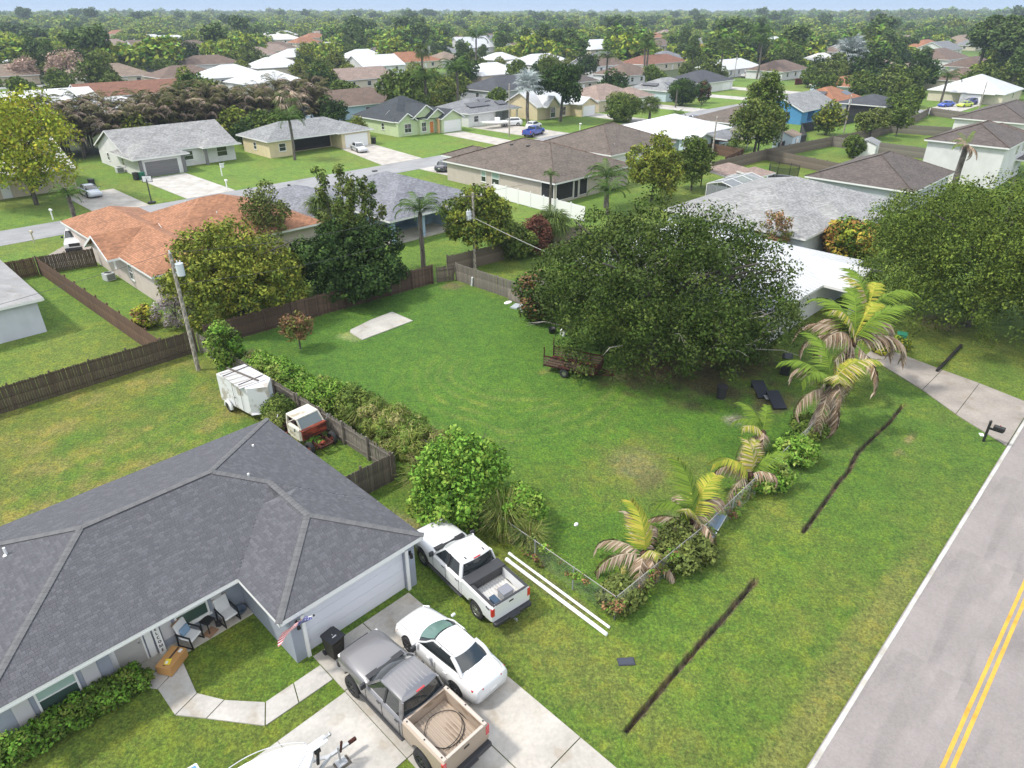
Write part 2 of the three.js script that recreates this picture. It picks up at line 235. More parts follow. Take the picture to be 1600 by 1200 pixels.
// paved areas, each cast slab its own piece with an open joint between
function paving(name, slabs, mat, y = 0.05) { const g = new THREE.Group(); g.name = numbered(name); g.userData.kind = 'structure'; scene.add(g); for (const s of slabs) part('concrete_slab', slab(s, y, -0.1), mat, g); return g; }
const R4 = (x0, x1, z0, z1) => [[x0, z1], [x1, z1], [x1, z0], [x0, z0]];
{
  const d = [], j = 0.02; const xs = [7.60, 9.92, 12.28], zs = [-18.3, -16.1, -12.4, -8.75, -5.1, -2.76];
  for (let i = 0; i < 2; i++) for (let k = 0; k < 5; k++) d.push(R4(xs[i] + j, xs[i + 1] - (i ? 0 : j) * 0 - j, zs[k] + j, zs[k + 1] - j));
  paving('driveway', d, M.concrete);
  paving('boat_pad', [R4(4.9, 7.59, -16.05, -12.42), R4(1.6, 4.88, -16.05, -12.42), R4(-2.2, 1.58, -16.05, -12.42)], M.concreteNew);
  paving('front_walk', [[[2.2, -21.94], [4.02, -21.94], [3.95, -21.62], [2.82, -21.12]], [[2.83, -21.08], [3.96, -21.58], [3.75, -19.90], [2.84, -19.58]], [[2.86, -19.54], [3.77, -19.86], [4.32, -18.92], [3.55, -18.66]], [[3.57, -18.62], [4.34, -18.88], [5.32, -17.76], [4.86, -16.92]], [[4.90, -16.90], [5.36, -17.75], [6.44, -17.74], [6.16, -16.88]], [[6.20, -16.88], [6.48, -17.74], [7.58, -17.73], [7.58, -16.86]]].map((p) => p.slice().reverse()), M.concreteNew);
  paving('porch_floor', [R4(1.98, 4.44, -22.94, -21.98), R4(4.46, 7.02, -22.94, -21.98)], M.concrete, 0.09);
  paving('concrete_slab_pad', [[[25.9, -43.1], [25.78, -41.3], [30.75, -41.45], [30.7, -44.15], [28.5, -44.0], [26.2, -43.5]]], rgb(0.55, 0.53, 0.49, 0.9, { map: T.concrete }), 0.06);
  paving('neighbour_driveway', [[[47.15, -8.35], [51.2, -8.3], [50.82, -5.95], [45.3, -5.9]], [[45.25, -5.86], [50.8, -5.92], [50.0, -2.78], [43.4, -2.78]], [[49.9, -13], [52.2, -13], [51.22, -8.34], [47.18, -8.39]]], M.concreteOld, 0.055);
  paving('neighbour_driveway', [R4(35.2, 42.0, -111.9, -95.25)], M.concreteNew); paving('neighbour_driveway', [R4(24.2, 30.4, -108.5, -95.25)], M.concrete); paving('neighbour_driveway', [[[70.6, -112.8], [77.6, -112.8], [75.2, -95.25], [66.9, -95.25]]].map((p) => p.reverse()), M.concrete); paving('neighbour_driveway', [[[94.6, -112.6], [99.8, -112.6], [98.6, -95.25], [93.2, -95.25]]].map((p) => p.reverse()), M.concrete); paving('neighbour_driveway', [R4(104.5, 113.5, -115, -95.25)], M.concrete);
  paving('neighbour_driveway', [[[19.4, -88.55], [27.0, -88.55], [24, -79], [18.4, -79]]], M.concreteNew); paving('neighbour_driveway', [R4(69.2, 75.5, -88.55, -80)], M.concreteNew); paving('neighbour_driveway', [R4(139.6, 145, -88.55, -78)], M.concrete); paving('neighbour_driveway', [R4(136, 142, -112, -95.25)], M.concreteNew); paving('neighbour_driveway', [R4(160.5, 168, -112, -95.25)], M.concreteNew); paving('neighbour_driveway', [R4(193, 200, -118, -95.25)], M.concreteNew); paving('neighbour_driveway', [R4(218, 226, -122, -95.25)], M.concreteNew); paving('neighbour_driveway', [R4(205.05, 228, -55.5, -48)], M.concreteNew);
  paving('parking_pad', [[[14.2, -80.4], [14.4, -76.2], [17.8, -75.4], [18.3, -79.2], [17.4, -84]]].map((p) => p), M.concreteOld);
}
// ---------- house building ----------
function quadGeo(tris, uvs) { const g = new THREE.BufferGeometry(); g.setAttribute('position', new THREE.Float32BufferAttribute(tris.flat(), 3)); g.setAttribute('uv', new THREE.Float32BufferAttribute(uvs.flat(), 2)); g.computeVertexNormals(); return g; }
// one sloping roof face from eave points a,b up to ridge points c,d (c===d for a triangle); uv in metres along the eave and up the slope
function face(out, a, b, c, d) {
  const A = V3(...a), e = V3(...b).sub(A).normalize(), uv = (p) => { const q = V3(...p).sub(A), s = q.dot(e); return [s + a[0] * 0.37, Math.sqrt(Math.max(0, q.lengthSq() - s * s)) + a[2] * 0.19]; };
  out.P.push(a, b, c); out.U.push(uv(a), uv(b), uv(c)); if (d) { out.P.push(a, c, d); out.U.push(uv(a), uv(c), uv(d)); }
}
function roofShape([x0, x1, z0, z1], e, p, t) {
  const o = { P: [], U: [], lines: [] }, w = x1 - x0, d = z1 - z0, cx = (x0 + x1) / 2, cz = (z0 + z1) / 2; let r0, r1;
  const a = [x0, e, z1], b = [x1, e, z1], c = [x1, e, z0], f = [x0, e, z0];
  if (t === 'hip') {
    const h = Math.min(w, d) / 2, y = e + h * p; if (w >= d) { r0 = [x0 + h, y, cz]; r1 = [x1 - h, y, cz]; } else { r0 = [cx, y, z1 - h]; r1 = [cx, y, z0 + h]; }
    if (w >= d) { face(o, a, b, r1, r0); face(o, b, c, r1); face(o, c, f, r0, r1); face(o, f, a, r0); o.lines = [[r0, r1], [a, r0], [f, r0], [b, r1], [c, r1]]; }
    else { face(o, a, b, r0); face(o, b, c, r1, r0); face(o, c, f, r1); face(o, f, a, r0, r1); o.lines = [[r0, r1], [a, r0], [b, r0], [f, r1], [c, r1]]; }
  } else if (t === 'gx') { const y = e + d / 2 * p; r0 = [x0, y, cz]; r1 = [x1, y, cz]; face(o, a, b, r1, r0); face(o, c, f, r0, r1); o.lines = [[r0, r1]]; }
  else if (t === 'gz') { const y = e + w / 2 * p; r0 = [cx, y, z1]; r1 = [cx, y, z0]; face(o, b, c, r1, r0); face(o, f, a, r0, r1); o.lines = [[r0, r1]]; }
  else if (t === 'flat') { face(o, a, b, c, f); }
  o.top = r0 ? r0[1] : e; return o;
}
const DIRS = { s: 0, e: Math.PI / 2, n: Math.PI, w: -Math.PI / 2 };
const geoCache = {}; const cached = (k, f) => (geoCache[k] ??= f());
function opening(h, side, c, u, y, w, hh, kind = 'window', o = {}) {
  if (kind === 'dark') return; // an open recess, carved from the wall
  const pos = side === 's' || side === 'n' ? [u, y, c] : [c, y, u], g = sub(h, { window: 'window', win2: 'window', door: 'door', garage: 'garage_door', dark: 'dark_opening', screen: 'screen_panel', shutter: 'shutter' }[kind], pos, DIRS[side]);
  const f = 0.07, fm = o.frame ?? M.trim, K = `${kind}${w}_${hh}`;
  if (kind === 'window' || kind === 'win2') {
    part('frame', cached(K, () => mg([bx(w, f, 0.07, 0, f / 2, 0.025), bx(w, f, 0.07, 0, hh - f / 2, 0.025), bx(f, hh - 2 * f, 0.07, -w / 2 + f / 2, hh / 2, 0.025), bx(f, hh - 2 * f, 0.07, w / 2 - f / 2, hh / 2, 0.025), bx(w - 2 * f, 0.045, 0.06, 0, hh / 2, 0.022), ...(kind === 'win2' ? [bx(0.03, hh - 2 * f, 0.05, 0, hh / 2, 0.02)] : [])])), fm, g);
    part('pane', cached(K + 'a', () => bx(w - 2 * f, hh / 2 - f - 0.023, 0.02, 0, hh * 0.25 + f / 2 - 0.0115, 0.012)), o.low ?? M.glass, g); part('pane', cached(K + 'b', () => bx(w - 2 * f, hh / 2 - f - 0.023, 0.02, 0, hh * 0.75 - f / 2 + 0.0115, 0.012)), o.up ?? M.glass, g);
    part('sill', cached(K + 's', () => bx(w + 0.14, 0.07, 0.12, 0, -0.037, 0.03)), fm, g);
  } else if (kind === 'door') { part('door_leaf', cached(K, () => bx(w - 0.12, hh - 0.06, 0.04, 0, hh / 2 - 0.03, 0.02)), o.mat ?? M.trim, g); part('frame', cached(K + 'f', () => mg([bx(0.06, hh, 0.07, -w / 2 + 0.03, hh / 2, 0.03), bx(0.06, hh, 0.07, w / 2 - 0.03, hh / 2, 0.03), bx(w - 0.12, 0.06, 0.07, 0, hh - 0.03, 0.03)])), fm, g); part('handle', cached('dh', () => cyl(0.03, 0.03, 0.07, 0, 1, 0.07, Math.PI / 2)), M.steel, g).position.x = w / 2 - 0.16; }
  else if (kind === 'garage') { const n = 4, ph = hh / n; for (let i = 0; i < n; i++) part('panel', cached(K + 'p', () => bx(w - 0.16, ph - 0.018, 0.045, 0, ph / 2, 0.015)), o.mat ?? M.white, g).position.y = i * ph; part('frame', cached(K + 'f', () => mg([bx(0.08, hh + 0.08, 0.09, -w / 2 + 0.04, hh / 2 + 0.04, 0.03), bx(0.08, hh + 0.08, 0.09, w / 2 - 0.04, hh / 2 + 0.04, 0.03), bx(w - 0.16, 0.08, 0.09, 0, hh + 0.04, 0.03)])), fm, g); }
  else if (kind === 'screen') { part('screen_mesh', cached(K, () => bx(w - 0.1, hh - 0.1, 0.015, 0, hh / 2, 0.012)), M.screen, g); part('frame', cached(K + 'f', () => mg([bx(w, 0.06, 0.06, 0, 0.03, 0.02), bx(w, 0.06, 0.06, 0, hh - 0.03, 0.02), bx(0.06, hh - 0.12, 0.06, -w / 2 + 0.03, hh / 2, 0.02), bx(0.06, hh - 0.12, 0.06, w / 2 - 0.03, hh / 2, 0.02)])), fm, g); }
  else if (kind === 'shutter') part('shutter_board', cached(K, () => rbx(w, hh, 0.05, 0.012, 0, hh / 2, 0.026)), o.mat ?? M.trim, g);
  return g;
}
// open porches, carports and screened rooms are hollowed out of the wall behind their opening
function carve(geo, w, holes, ev) {
  let b = null;
  for (const [side, c, u, y, ww, hh, kind] of holes) {
    const onZ = side === 's' || side === 'n', plane = { s: w[3], n: w[2], e: w[1], w: w[0] }[side]; if (Math.abs(plane - c) > 0.02 || (onZ ? u < w[0] || u > w[1] : u < w[2] || u > w[3])) continue;
    const dep = Math.min(2.6, (onZ ? w[3] - w[2] : w[1] - w[0]) - 0.4), a = ww - (kind === 'screen' ? 0.12 : 0), t = hh - (kind === 'screen' ? 0.12 : 0), g = onZ ? bx(a, t, dep, u, y + hh / 2, c + (side === 's' ? 1 : -1) * (0.2 - dep / 2)) : bx(dep, t, a, c + (side === 'e' ? 1 : -1) * (0.2 - dep / 2), y + hh / 2, u);
    if (!b) { b = new Brush(geo); b.updateMatrixWorld(); } const k = new Brush(g); k.updateMatrixWorld(); b = ev.evaluate(b, k, SUBTRACTION); b.updateMatrixWorld();
  }
  return b ? uvBox(b.geometry) : geo;
}
// spec: at, walls [x0,x1,z0,z1 (,height)], roofs {r, t, e, p}, wins [side, plane, along, y, w, h, kind, options]
function house(name, label, s) {
  const h = thing(name, label, s.cat ?? 'house', [s.at[0], 0, s.at[1]], s.turn ?? 0, s.group), e = s.eave ?? 2.8, p = s.pitch ?? 0.36, oh = s.oh ?? 0.45;
  const holes = (s.wins ?? []).filter((w) => w[6] === 'dark' || w[6] === 'screen'), carver = new Evaluator(); carver.attributes = ['position', 'normal', 'uv']; carver.useGroups = false;
  for (const w of s.walls) part('wall', carve(uvBox(bx(w[1] - w[0], (w[4] ?? e) - 0.05, w[3] - w[2], (w[0] + w[1]) / 2, (w[4] ?? e) / 2 - 0.025, (w[2] + w[3]) / 2)), w, holes, carver), w[5] ?? s.wall, h);
  for (const R of s.roofs) {
    const re = R.e ?? e, rp = R.p ?? p, r = R.eaveRect ?? [R.r[0] - oh, R.r[1] + oh, R.r[2] - oh, R.r[3] + oh], sh = roofShape(r, re, rp, R.t ?? 'hip'), [x0, x1, z0, z1] = r, rm = R.mat ?? s.roof;
    const rg = part('roof', quadGeo(sh.P, sh.U), rm, h), ft = 0.2;
    const hipF = [bx(x1 - x0, ft, 0.03, (x0 + x1) / 2, re - ft / 2 - 0.004, z1 - 0.015), bx(x1 - x0, ft, 0.03, (x0 + x1) / 2, re - ft / 2 - 0.004, z0 + 0.015), bx(0.03, ft, z1 - z0 - 0.06, x0 + 0.015, re - ft / 2 - 0.004, (z0 + z1) / 2), bx(0.03, ft, z1 - z0 - 0.06, x1 - 0.015, re - ft / 2 - 0.004, (z0 + z1) / 2)];
    const t = R.t ?? 'hip', soffit = bx(x1 - x0 - 0.08, 0.02, z1 - z0 - 0.08, (x0 + x1) / 2, re - 0.12, (z0 + z1) / 2);
    if (t === 'hip' || t === 'flat') part('fascia', mg([...hipF, soffit]), s.trim ?? M.trim, rg);
    else {
      const half = (t === 'gx' ? z1 - z0 : x1 - x0) / 2, y = re + half * rp, cz = (z0 + z1) / 2, cx = (x0 + x1) / 2, rk = [];
      for (const q of t === 'gx' ? [x0 + 0.02, x1 - 0.02] : [z0 + 0.02, z1 - 0.02]) for (const sgn of [-1, 1]) rk.push(t === 'gx' ? bar([q, re - 0.11, cz + sgn * half], [q, y - 0.11, cz], 0.04, 0.2) : bar([cx + sgn * half, re - 0.11, q], [cx, y - 0.11, q], 0.2, 0.04));
      part('fascia', mg([...rk, ...(t === 'gx' ? hipF.slice(0, 2) : hipF.slice(2))]), s.trim ?? M.trim, rg);
      const gh = half - oh, gy = y - oh * 0 - 0.06; // gable infill walls
      for (const q of t === 'gx' ? [R.r[0] + 0.002, R.r[1] - 0.002] : [R.r[2] + 0.002, R.r[3] - 0.002]) { const tri = new THREE.Shape([new THREE.Vector2(-gh, 0), new THREE.Vector2(gh, 0), new THREE.Vector2(0, gy - re - 0.02)]), gg = new THREE.ExtrudeGeometry(tri, { depth: 0.1, bevelEnabled: false }); gg.translate(0, 0, -0.05); if (t === 'gx') { gg.rotateY(Math.PI / 2); gg.translate(q + (q < cx ? 0.055 : -0.055), re - 0.05, cz); } else gg.translate(cx, re - 0.05, q + (q < cz ? 0.055 : -0.055)); part('gable_wall', uvBox(gg), R.gable ?? s.wall, h); }
    }
    if (R.caps !== false && s.cap) { const L = sh.lines.map(([a, b]) => { const g = bar([a[0], a[1] + 0.012, a[2]], [b[0], b[1] + 0.012, b[2]], 0.24, 0.03); return g; }); for (const g of L) part('ridge_cap', g, s.cap, rg); }
    for (const v of R.vents ?? []) { const vg = part('roof_vent', v[3] === 'pipe' ? cyl(0.05, 0.05, 0.35, v[0], v[1], v[2]) : rbx(0.6, 0.14, 0.4, 0.04, v[0], v[1], v[2]), v[3] === 'pipe' ? M.trim : M.plastic, rg); }
    if (R.seams) { const [sx, n] = R.seams; for (const side of [1, -1]) for (let k = 0; k < n; k++) { const q = t === 'gz' || sx === 'z' ? z0 + (k + 0.5) * (z1 - z0) / n : x0 + (k + 0.5) * (x1 - x0) / n, hw = (z1 - z0) / 2, cz = (z0 + z1) / 2, run = t === 'gx' ? hw : Math.max(0.05, Math.min(hw, q - x0, x1 - q)); if (sx !== 'z') part('seam', bar([q, re + 0.02, cz + side * hw], [q, re + run * rp + 0.02, cz + side * (hw - run)], 0.05, 0.03), rm, rg); } }
  }
  for (const w of s.wins ?? []) opening(h, ...w);
  s.more?.(h); return h;
}
// ---------- the near house ----------
const SH = { main: [0.128, 0.130, 0.146] };
{
  const wall = stucco(0.335, 0.365, 0.43), e = 2.8, p = 0.335, roofBase = rgb(0.13, 0.13, 0.145, 0.95), shut = rgb(0.50, 0.49, 0.50, 0.7), doorM = rgb(0.42, 0.405, 0.385, 0.6);
  const h = thing('near_house', 'blue-grey stucco house with dark grey shingle hip roof and garage wing', 'house', [5.5, 0, -25]);
  const X = (x) => x - 5.5, Z = (z) => z + 25, m3 = (a) => [X(a[0]), a[1], Z(a[2])];
  for (const [x0, x1, z0, z1] of [[-1.62, 12.86, -30.9, -22.72], [-1.62, 1.95, -22.72, -22.4], [7.04, 12.86, -22.72, -18.46]]) {
    const front = z1 === -18.46; // garage wing front has the door opening
    if (!front) part('wall', uvBox(bx(x1 - x0, 2.74, z1 - z0, X((x0 + x1) / 2), 1.37, Z((z0 + z1) / 2))), wall, h);
    else for (const b of [[x0, x1, -22.72, -18.7, 0, 2.74], [x0, 7.62, -18.7, -18.46, 0, 2.74], [12.36, x1, -18.7, -18.46, 0, 2.74], [7.62, 12.36, -18.7, -18.46, 2.2, 2.74]]) part('wall', uvBox(bx(b[1] - b[0], b[5] - b[4], b[3] - b[2], X((b[0] + b[1]) / 2), (b[4] + b[5]) / 2, Z((b[2] + b[3]) / 2))), wall, h);
  }
  // roof: main hip, wing hip set 1 cm inside the shared eave
  const main = [-2.02, 13.14, -31.3, -21.26], wing = [6.55, 13.13, -26.2, -18.1], a = roofShape(main, e, p, 'hip'), b = roofShape(wing, e, p, 'hip');
  for (const s of [a, b]) s.P = s.P.map(m3);
  const roof = part('roof', mg([quadGeo(a.P, a.U), quadGeo(b.P, b.U)]), roofBase, h);
  const ring = ([x0, x1, z0, z1], skip) => [bx(x1 - x0, 0.2, 0.03, X((x0 + x1) / 2), e - 0.105, Z(z1 - 0.015)), ...(skip ? [] : [bx(x1 - x0, 0.2, 0.03, X((x0 + x1) / 2), e - 0.105, Z(z0 + 0.015))]), bx(0.03, 0.2, z1 - z0 - 0.06, X(x0 + 0.015), e - 0.105, Z((z0 + z1) / 2)), ...(skip ? [] : [bx(0.03, 0.2, z1 - z0 - 0.06, X(x1 - 0.015), e - 0.105, Z((z0 + z1) / 2))])];
  part('fascia', mg([bx(8.57, 0.2, 0.03, X(2.265), e - 0.105, Z(-21.275)), bx(15.16, 0.2, 0.03, X(5.56), e - 0.105, Z(-31.285)), bx(0.03, 0.2, 10, X(-2.005), e - 0.105, Z(-26.28)), bx(0.03, 0.2, 13.14, X(13.135), e - 0.105, Z(-24.7)), bx(6.56, 0.2, 0.03, X(9.84), e - 0.105, Z(-18.115)), bx(0.03, 0.2, 3.16, X(6.565), e - 0.105, Z(-19.68))]), M.trim, roof);
  part('soffit', mg([bx(15, 0.02, 9.9, X(5.5), e - 0.13, Z(-26.2)), bx(6.48, 0.02, 3.2, X(9.84), e - 0.134, Z(-19.75))]), M.trim, roof);
  // shingles: courses of tabs, each tab its own piece; the ones nearest the lens are separate meshes
  const hAt = ([x0, x1, z0, z1], x, z) => Math.min(x - x0, x1 - x, z - z0, z1 - z), r = rng(77), tabs = [];
  const EX = 0.135, cs = Math.sqrt(1 + p * p);
  const doFace = (rect, side, other) => {
    const [x0, x1, z0, z1] = rect, along = side === 's' || side === 'n' ? x1 - x0 : z1 - z0, deep = Math.min(x1 - x0, z1 - z0) / 2, n = Math.floor(deep * cs / EX);
    for (let k = 0; k < n; k++) {
      const run = (k + 0.5) * EX / cs, runTop = (k + 1) * EX / cs; let s = run + 0.02 - r() * 0.2; const end = along - run - 0.02;
      while (s < end) {
        let w = 0.13 + r() * 0.15; const s0 = Math.max(s, run + 0.02), s1 = Math.min(s + w, end); s += w; if (s1 - s0 < 0.06) continue; const c = (s0 + s1) / 2;
        const x = side === 's' || side === 'n' ? x0 + c : side === 'e' ? x1 - run : x0 + run, z = side === 's' ? z1 - run : side === 'n' ? z0 + run : z0 + c;
        if (other && hAt(other, x, z) > run + 0.03) continue;
        tabs.push({ x, z, y: e + run * p, w: s1 - s0 - 0.006, side, k: hash2(tabs.length, k, 5) });
      }
    }
  };
  doFace(main, 's', wing); doFace(main, 'n'); doFace(main, 'e'); doFace(main, 'w'); doFace(wing, 's', main); doFace(wing, 'w', main);
  { const keep = tabs.length; doFace(wing, 'e', main); for (let i = tabs.length - 1; i >= keep; i--) if (hAt(main, tabs[i].x, tabs[i].z) > hAt(wing, tabs[i].x, tabs[i].z) - 0.03) tabs.splice(i, 1); }
  const tones = [[0.168, 0.168, 0.188], [0.19, 0.19, 0.211], [0.218, 0.217, 0.24], [0.178, 0.177, 0.197]].map((c) => rgb(...c, 0.93, { map: T.fine, bumpMap: T.fine, bumpScale: 0.003 }));
  const geo = uvBox(bx(1, 0.014, EX * 1.12)), RX = Math.atan(p), place = (t, o) => { o.position.set(X(t.x), t.y + 0.012, Z(t.z)); o.rotation.set(0, DIRS[t.side], 0); o.rotateX(RX - 0.035); o.scale.set(t.w, 1, 1); };
  for (const t of tabs) { const dx = t.x, dy = t.y - 22, dz = t.z; t.d = Math.hypot(dx, dy, dz) + (t.side === 'n' ? 9 : 0) + (t.x < 0.5 ? 20 : 0); t.c = t.k < 0.3 ? 0 : t.k < 0.62 ? 1 : t.k < 0.82 ? 2 : 3; }
  tabs.sort((q, w) => q.d - w.d);
  tabs.slice(0, 300).forEach((t) => place(t, part('shingle', geo, tones[t.c], roof)));
  const rest = tabs.slice(300), dummy = new THREE.Object3D();
  const im = new THREE.InstancedMesh(geo, rgb(1, 1, 1, 0.93, { map: T.fine, bumpMap: T.fine, bumpScale: 0.003 }), rest.length); im.name = 'shingle_field'; im.userData.kind = 'stuff'; im.castShadow = im.receiveShadow = true;
  rest.forEach((t, i) => { place(t, dummy); dummy.updateMatrix(); im.setMatrixAt(i, dummy.matrix); im.setColorAt(i, tones[t.c].color); }); roof.add(im);
  // ridge and hip caps, one folded shingle at a time
  const cap = rgb(0.265, 0.265, 0.268, 0.93, { map: T.fine, bumpMap: T.fine, bumpScale: 0.003 }), cap2 = rgb(0.235, 0.235, 0.24, 0.93, { map: T.fine, bumpMap: T.fine, bumpScale: 0.003 });
  const capGeo = mg([bx(0.14, 0.014, 0.3, -0.064, -0.012, 0, 0, 0, 0.2), bx(0.14, 0.014, 0.3, 0.064, -0.012, 0, 0, 0, -0.2)]);
  const hw = 5.02, hM = e + hw * p, wr = 3.29, hW = e + wr * p, E = [9.84, hW, -22.57];
  const line = (A, B) => { const a_ = V3(...A), b_ = V3(...B), L = a_.distanceTo(b_), n = Math.ceil(L / 0.22); for (let i = 0; i < n; i++) { const q = a_.clone().lerp(b_, (i + 0.5) / n), o = part('ridge_shingle', capGeo, i % 3 ? cap : cap2, roof); o.position.set(X(q.x), q.y + 0.045, Z(q.z)); const d = b_.clone().sub(a_); o.lookAt(V3(X(q.x) + d.x, q.y + 0.045 + d.y, Z(q.z) + d.z).add(V3(0, 0, 0))); o.rotation.copy(new THREE.Euler().setFromRotationMatrix(new THREE.Matrix4().lookAt(b_, a_, V3(0, 1, 0)))); o.rotateX(-0.04); } };
  line([3.0, hM, -26.28], [8.12, hM, -26.28]); line([8.12, hM, -26.28], [13.14, e, -31.3]); line([8.12, hM, -26.28], [13.14 - wr, hW, -21.26 - wr]); line([13.14 - wr, hW, -24.5], [9.84, hW, -21.39]); line([9.84, hW, -21.39], [13.13, e, -18.1]); line([9.84, hW, -21.39], [6.55, e, -18.1]); line([3.0, hM, -26.28], [-2.02, e, -31.3]); line([3.0, hM, -26.28], [-2.02, e, -21.26]);
  for (const [x, y, z] of [[9.35, 3.88, -25.4], [0.63, 3.7, -27.8], [10.9, 3.35, -28.2]]) part('vent_pipe', mg([cyl(0.05, 0.05, 0.4, X(x), y + 0.12, Z(z)), cyl(0.1, 0.14, 0.05, X(x), y - 0.02, Z(z))]), M.trim, roof);
  // openings
  const wo = { up: M.blind, low: rgb(0.05, 0.085, 0.07, 0.12) };
  opening(h, 's', Z(-22.4), X(0.2), 0.5, 1.3, 1.4, 'window', wo); opening(h, 's', Z(-22.4), X(-0.86), 0.42, 0.5, 1.6, 'shutter', { mat: shut }); opening(h, 's', Z(-22.4), X(1.26), 0.42, 0.5, 1.6, 'shutter', { mat: shut });
  opening(h, 's', Z(-22.72), X(2.62), 0.09, 1.05, 2.1, 'door', { mat: doorM }); opening(h, 's', Z(-22.72), X(5.0), 0.62, 1.3, 1.3, 'window', wo); opening(h, 's', Z(-22.72), X(4.0), 0.5, 0.42, 1.6, 'shutter', { mat: shut }); opening(h, 's', Z(-22.72), X(6.02), 0.5, 0.42, 1.6, 'shutter', { mat: shut });
  part('porch_post', mg([bx(0.24, 2.6, 0.05, X(3.32), 1.39, Z(-22.67)), bx(0.24, 2.6, 0.05, X(1.99), 1.39, Z(-22.67))]), M.trim, h);
  // garage door of 4 rows x 8 pressed panels
  const gd = sub(h, 'garage_door', [X(9.99), 0.02, Z(-18.66)]), gm = rgb(0.66, 0.67, 0.72, 0.5);
  for (let i = 0; i < 4; i++) { const sec = part('door_section', bx(4.72, 0.53, 0.05, 0, 0.27 + i * 0.545, 0), gm, gd); }
  for (const s of [-1, 1]) part('garage_trim', bx(0.14, 2.2, 0.09, X(9.99 + s * 2.44), 1.1, Z(-18.43)), M.trim, h); part('garage_trim', bx(4.74, 0.14, 0.06, X(9.99), 2.28, Z(-18.44)), M.trim, h);
  const lampG = mg([bx(0.1, 0.2, 0.05, 0, 0, 0.02), cyl(0.05, 0.075, 0.2, 0, -0.1, 0.12), cyl(0.02, 0.06, 0.06, 0, 0.03, 0.12), rod([0, 0.05, 0.03], [0, 0.1, 0.12], 0.012)]);
  for (const x of [7.32, 12.62]) part('wall_lantern', lampG, M.black, h).position.set(X(x), 1.95, Z(-18.46));
}
// ---------- neighbouring houses; coordinates below are world metres ----------
function place(name, label, s) {
  const xs = s.walls.flatMap((w) => [w[0], w[1]]), zs = s.walls.flatMap((w) => [w[2], w[3]]), cx = (Math.min(...xs) + Math.max(...xs)) / 2, cz = (Math.min(...zs) + Math.max(...zs)) / 2;
  const R = (r) => r && [r[0] - cx, r[1] - cx, r[2] - cz, r[3] - cz];
  for (const w of s.walls) KEEPOUT.push([w[0] - 0.5, w[1] + 0.5, w[2] - 0.5, w[3] + 0.5]);
  return house(name, label, { ...s, at: [cx, cz], walls: s.walls.map((w) => [...R(w), ...w.slice(4)]), roofs: s.roofs.map((q) => ({ ...q, r: R(q.r), eaveRect: R(q.eaveRect), vents: q.vents?.map((v) => [v[0] - cx, v[1], v[2] - cz, v[3]]) })), wins: s.wins?.map((w) => [w[0], w[0] === 's' || w[0] === 'n' ? w[1] - cz : w[1] - cx, w[0] === 's' || w[0] === 'n' ? w[2] - cx : w[2] - cz, ...w.slice(3)]), more: s.more && ((h) => s.more(h, cx, cz)) });
}
const RF = { orange: shingle(0.50, 0.235, 0.125), paleGrey: shingle(0.44, 0.435, 0.425), blueGrey: shingle(0.29, 0.296, 0.328), taupe: shingle(0.205, 0.165, 0.135), umber: shingle(0.165, 0.135, 0.12), slate: shingle(0.065, 0.075, 0.085), lightGrey: shingle(0.385, 0.39, 0.39), charcoal: shingle(0.095, 0.10, 0.115), pink: shingle(0.42, 0.31, 0.255), white: metalRoof(0.66, 0.67, 0.68), brown: shingle(0.24, 0.165, 0.125), rustred: shingle(0.33, 0.15, 0.095), tan: shingle(0.36, 0.27, 0.2), grey: shingle(0.3, 0.305, 0.32), terracotta: shingle(0.46, 0.2, 0.10), rose: shingle(0.55, 0.33, 0.27), cream: metalRoof(0.68, 0.66, 0.6) };
const WL = { pinkwhite: stucco(0.62, 0.54, 0.49), white: stucco(0.76, 0.76, 0.75), blue: stucco(0.40, 0.54, 0.70), tan: stucco(0.56, 0.495, 0.43), paleBlue: stucco(0.60, 0.72, 0.78), yellow: stucco(0.74, 0.63, 0.40), green: stucco(0.56, 0.66, 0.40), grey: stucco(0.52, 0.54, 0.58), cream: stucco(0.72, 0.66, 0.52), beige: stucco(0.62, 0.53, 0.40), vivid: stucco(0.085, 0.29, 0.54), lilac: stucco(0.62, 0.65, 0.72), peach: stucco(0.72, 0.47, 0.25) };
const gdark = { mat: rgb(0.16, 0.155, 0.16, 0.5), frame: M.trim };
place('orange_roof_house', 'orange shingled house with pinkish white walls left of the yellow-green tree', { walls: [[17.9, 24.2, -82.6, -59.2], [24.2, 36.2, -77.2, -64]], roofs: [{ r: [17.9, 24.9, -82.6, -59.2] }, { r: [20.5, 36.2, -77.2, -63.6], vents: [[26.2, 5.2, -71.5, 'pipe'], [27.5, 4.6, -67.6, 'pipe']] }, { r: [16.9, 22, -72, -66.6], t: 'gx', p: 0.5, e: 2.72 }], wall: WL.pinkwhite, roof: RF.orange, pitch: 0.4, wins: [['w', 17.9, -65.3, 0.8, 1.0, 1.4, 'win2'], ['s', -59.2, 19.6, 0.9, 1.0, 1.4, 'win2'], ['w', 17.9, -69.5, 0.7, 0.6, 1.6, 'shutter', { mat: M.trim }]] });
place('grey_roof_house', 'house with plain light grey roof and white wall at the left edge', { walls: [[-7, 9.45, -76.2, -60.2]], roofs: [{ r: [-7, 9.45, -76.2, -60.2], p: 0.26, vents: [[6.6, 3.75, -66.5, 'pipe']] }], wall: WL.lilac, roof: rgb(0.40, 0.395, 0.40, 0.85, { map: T.concrete }), pitch: 0.26 });
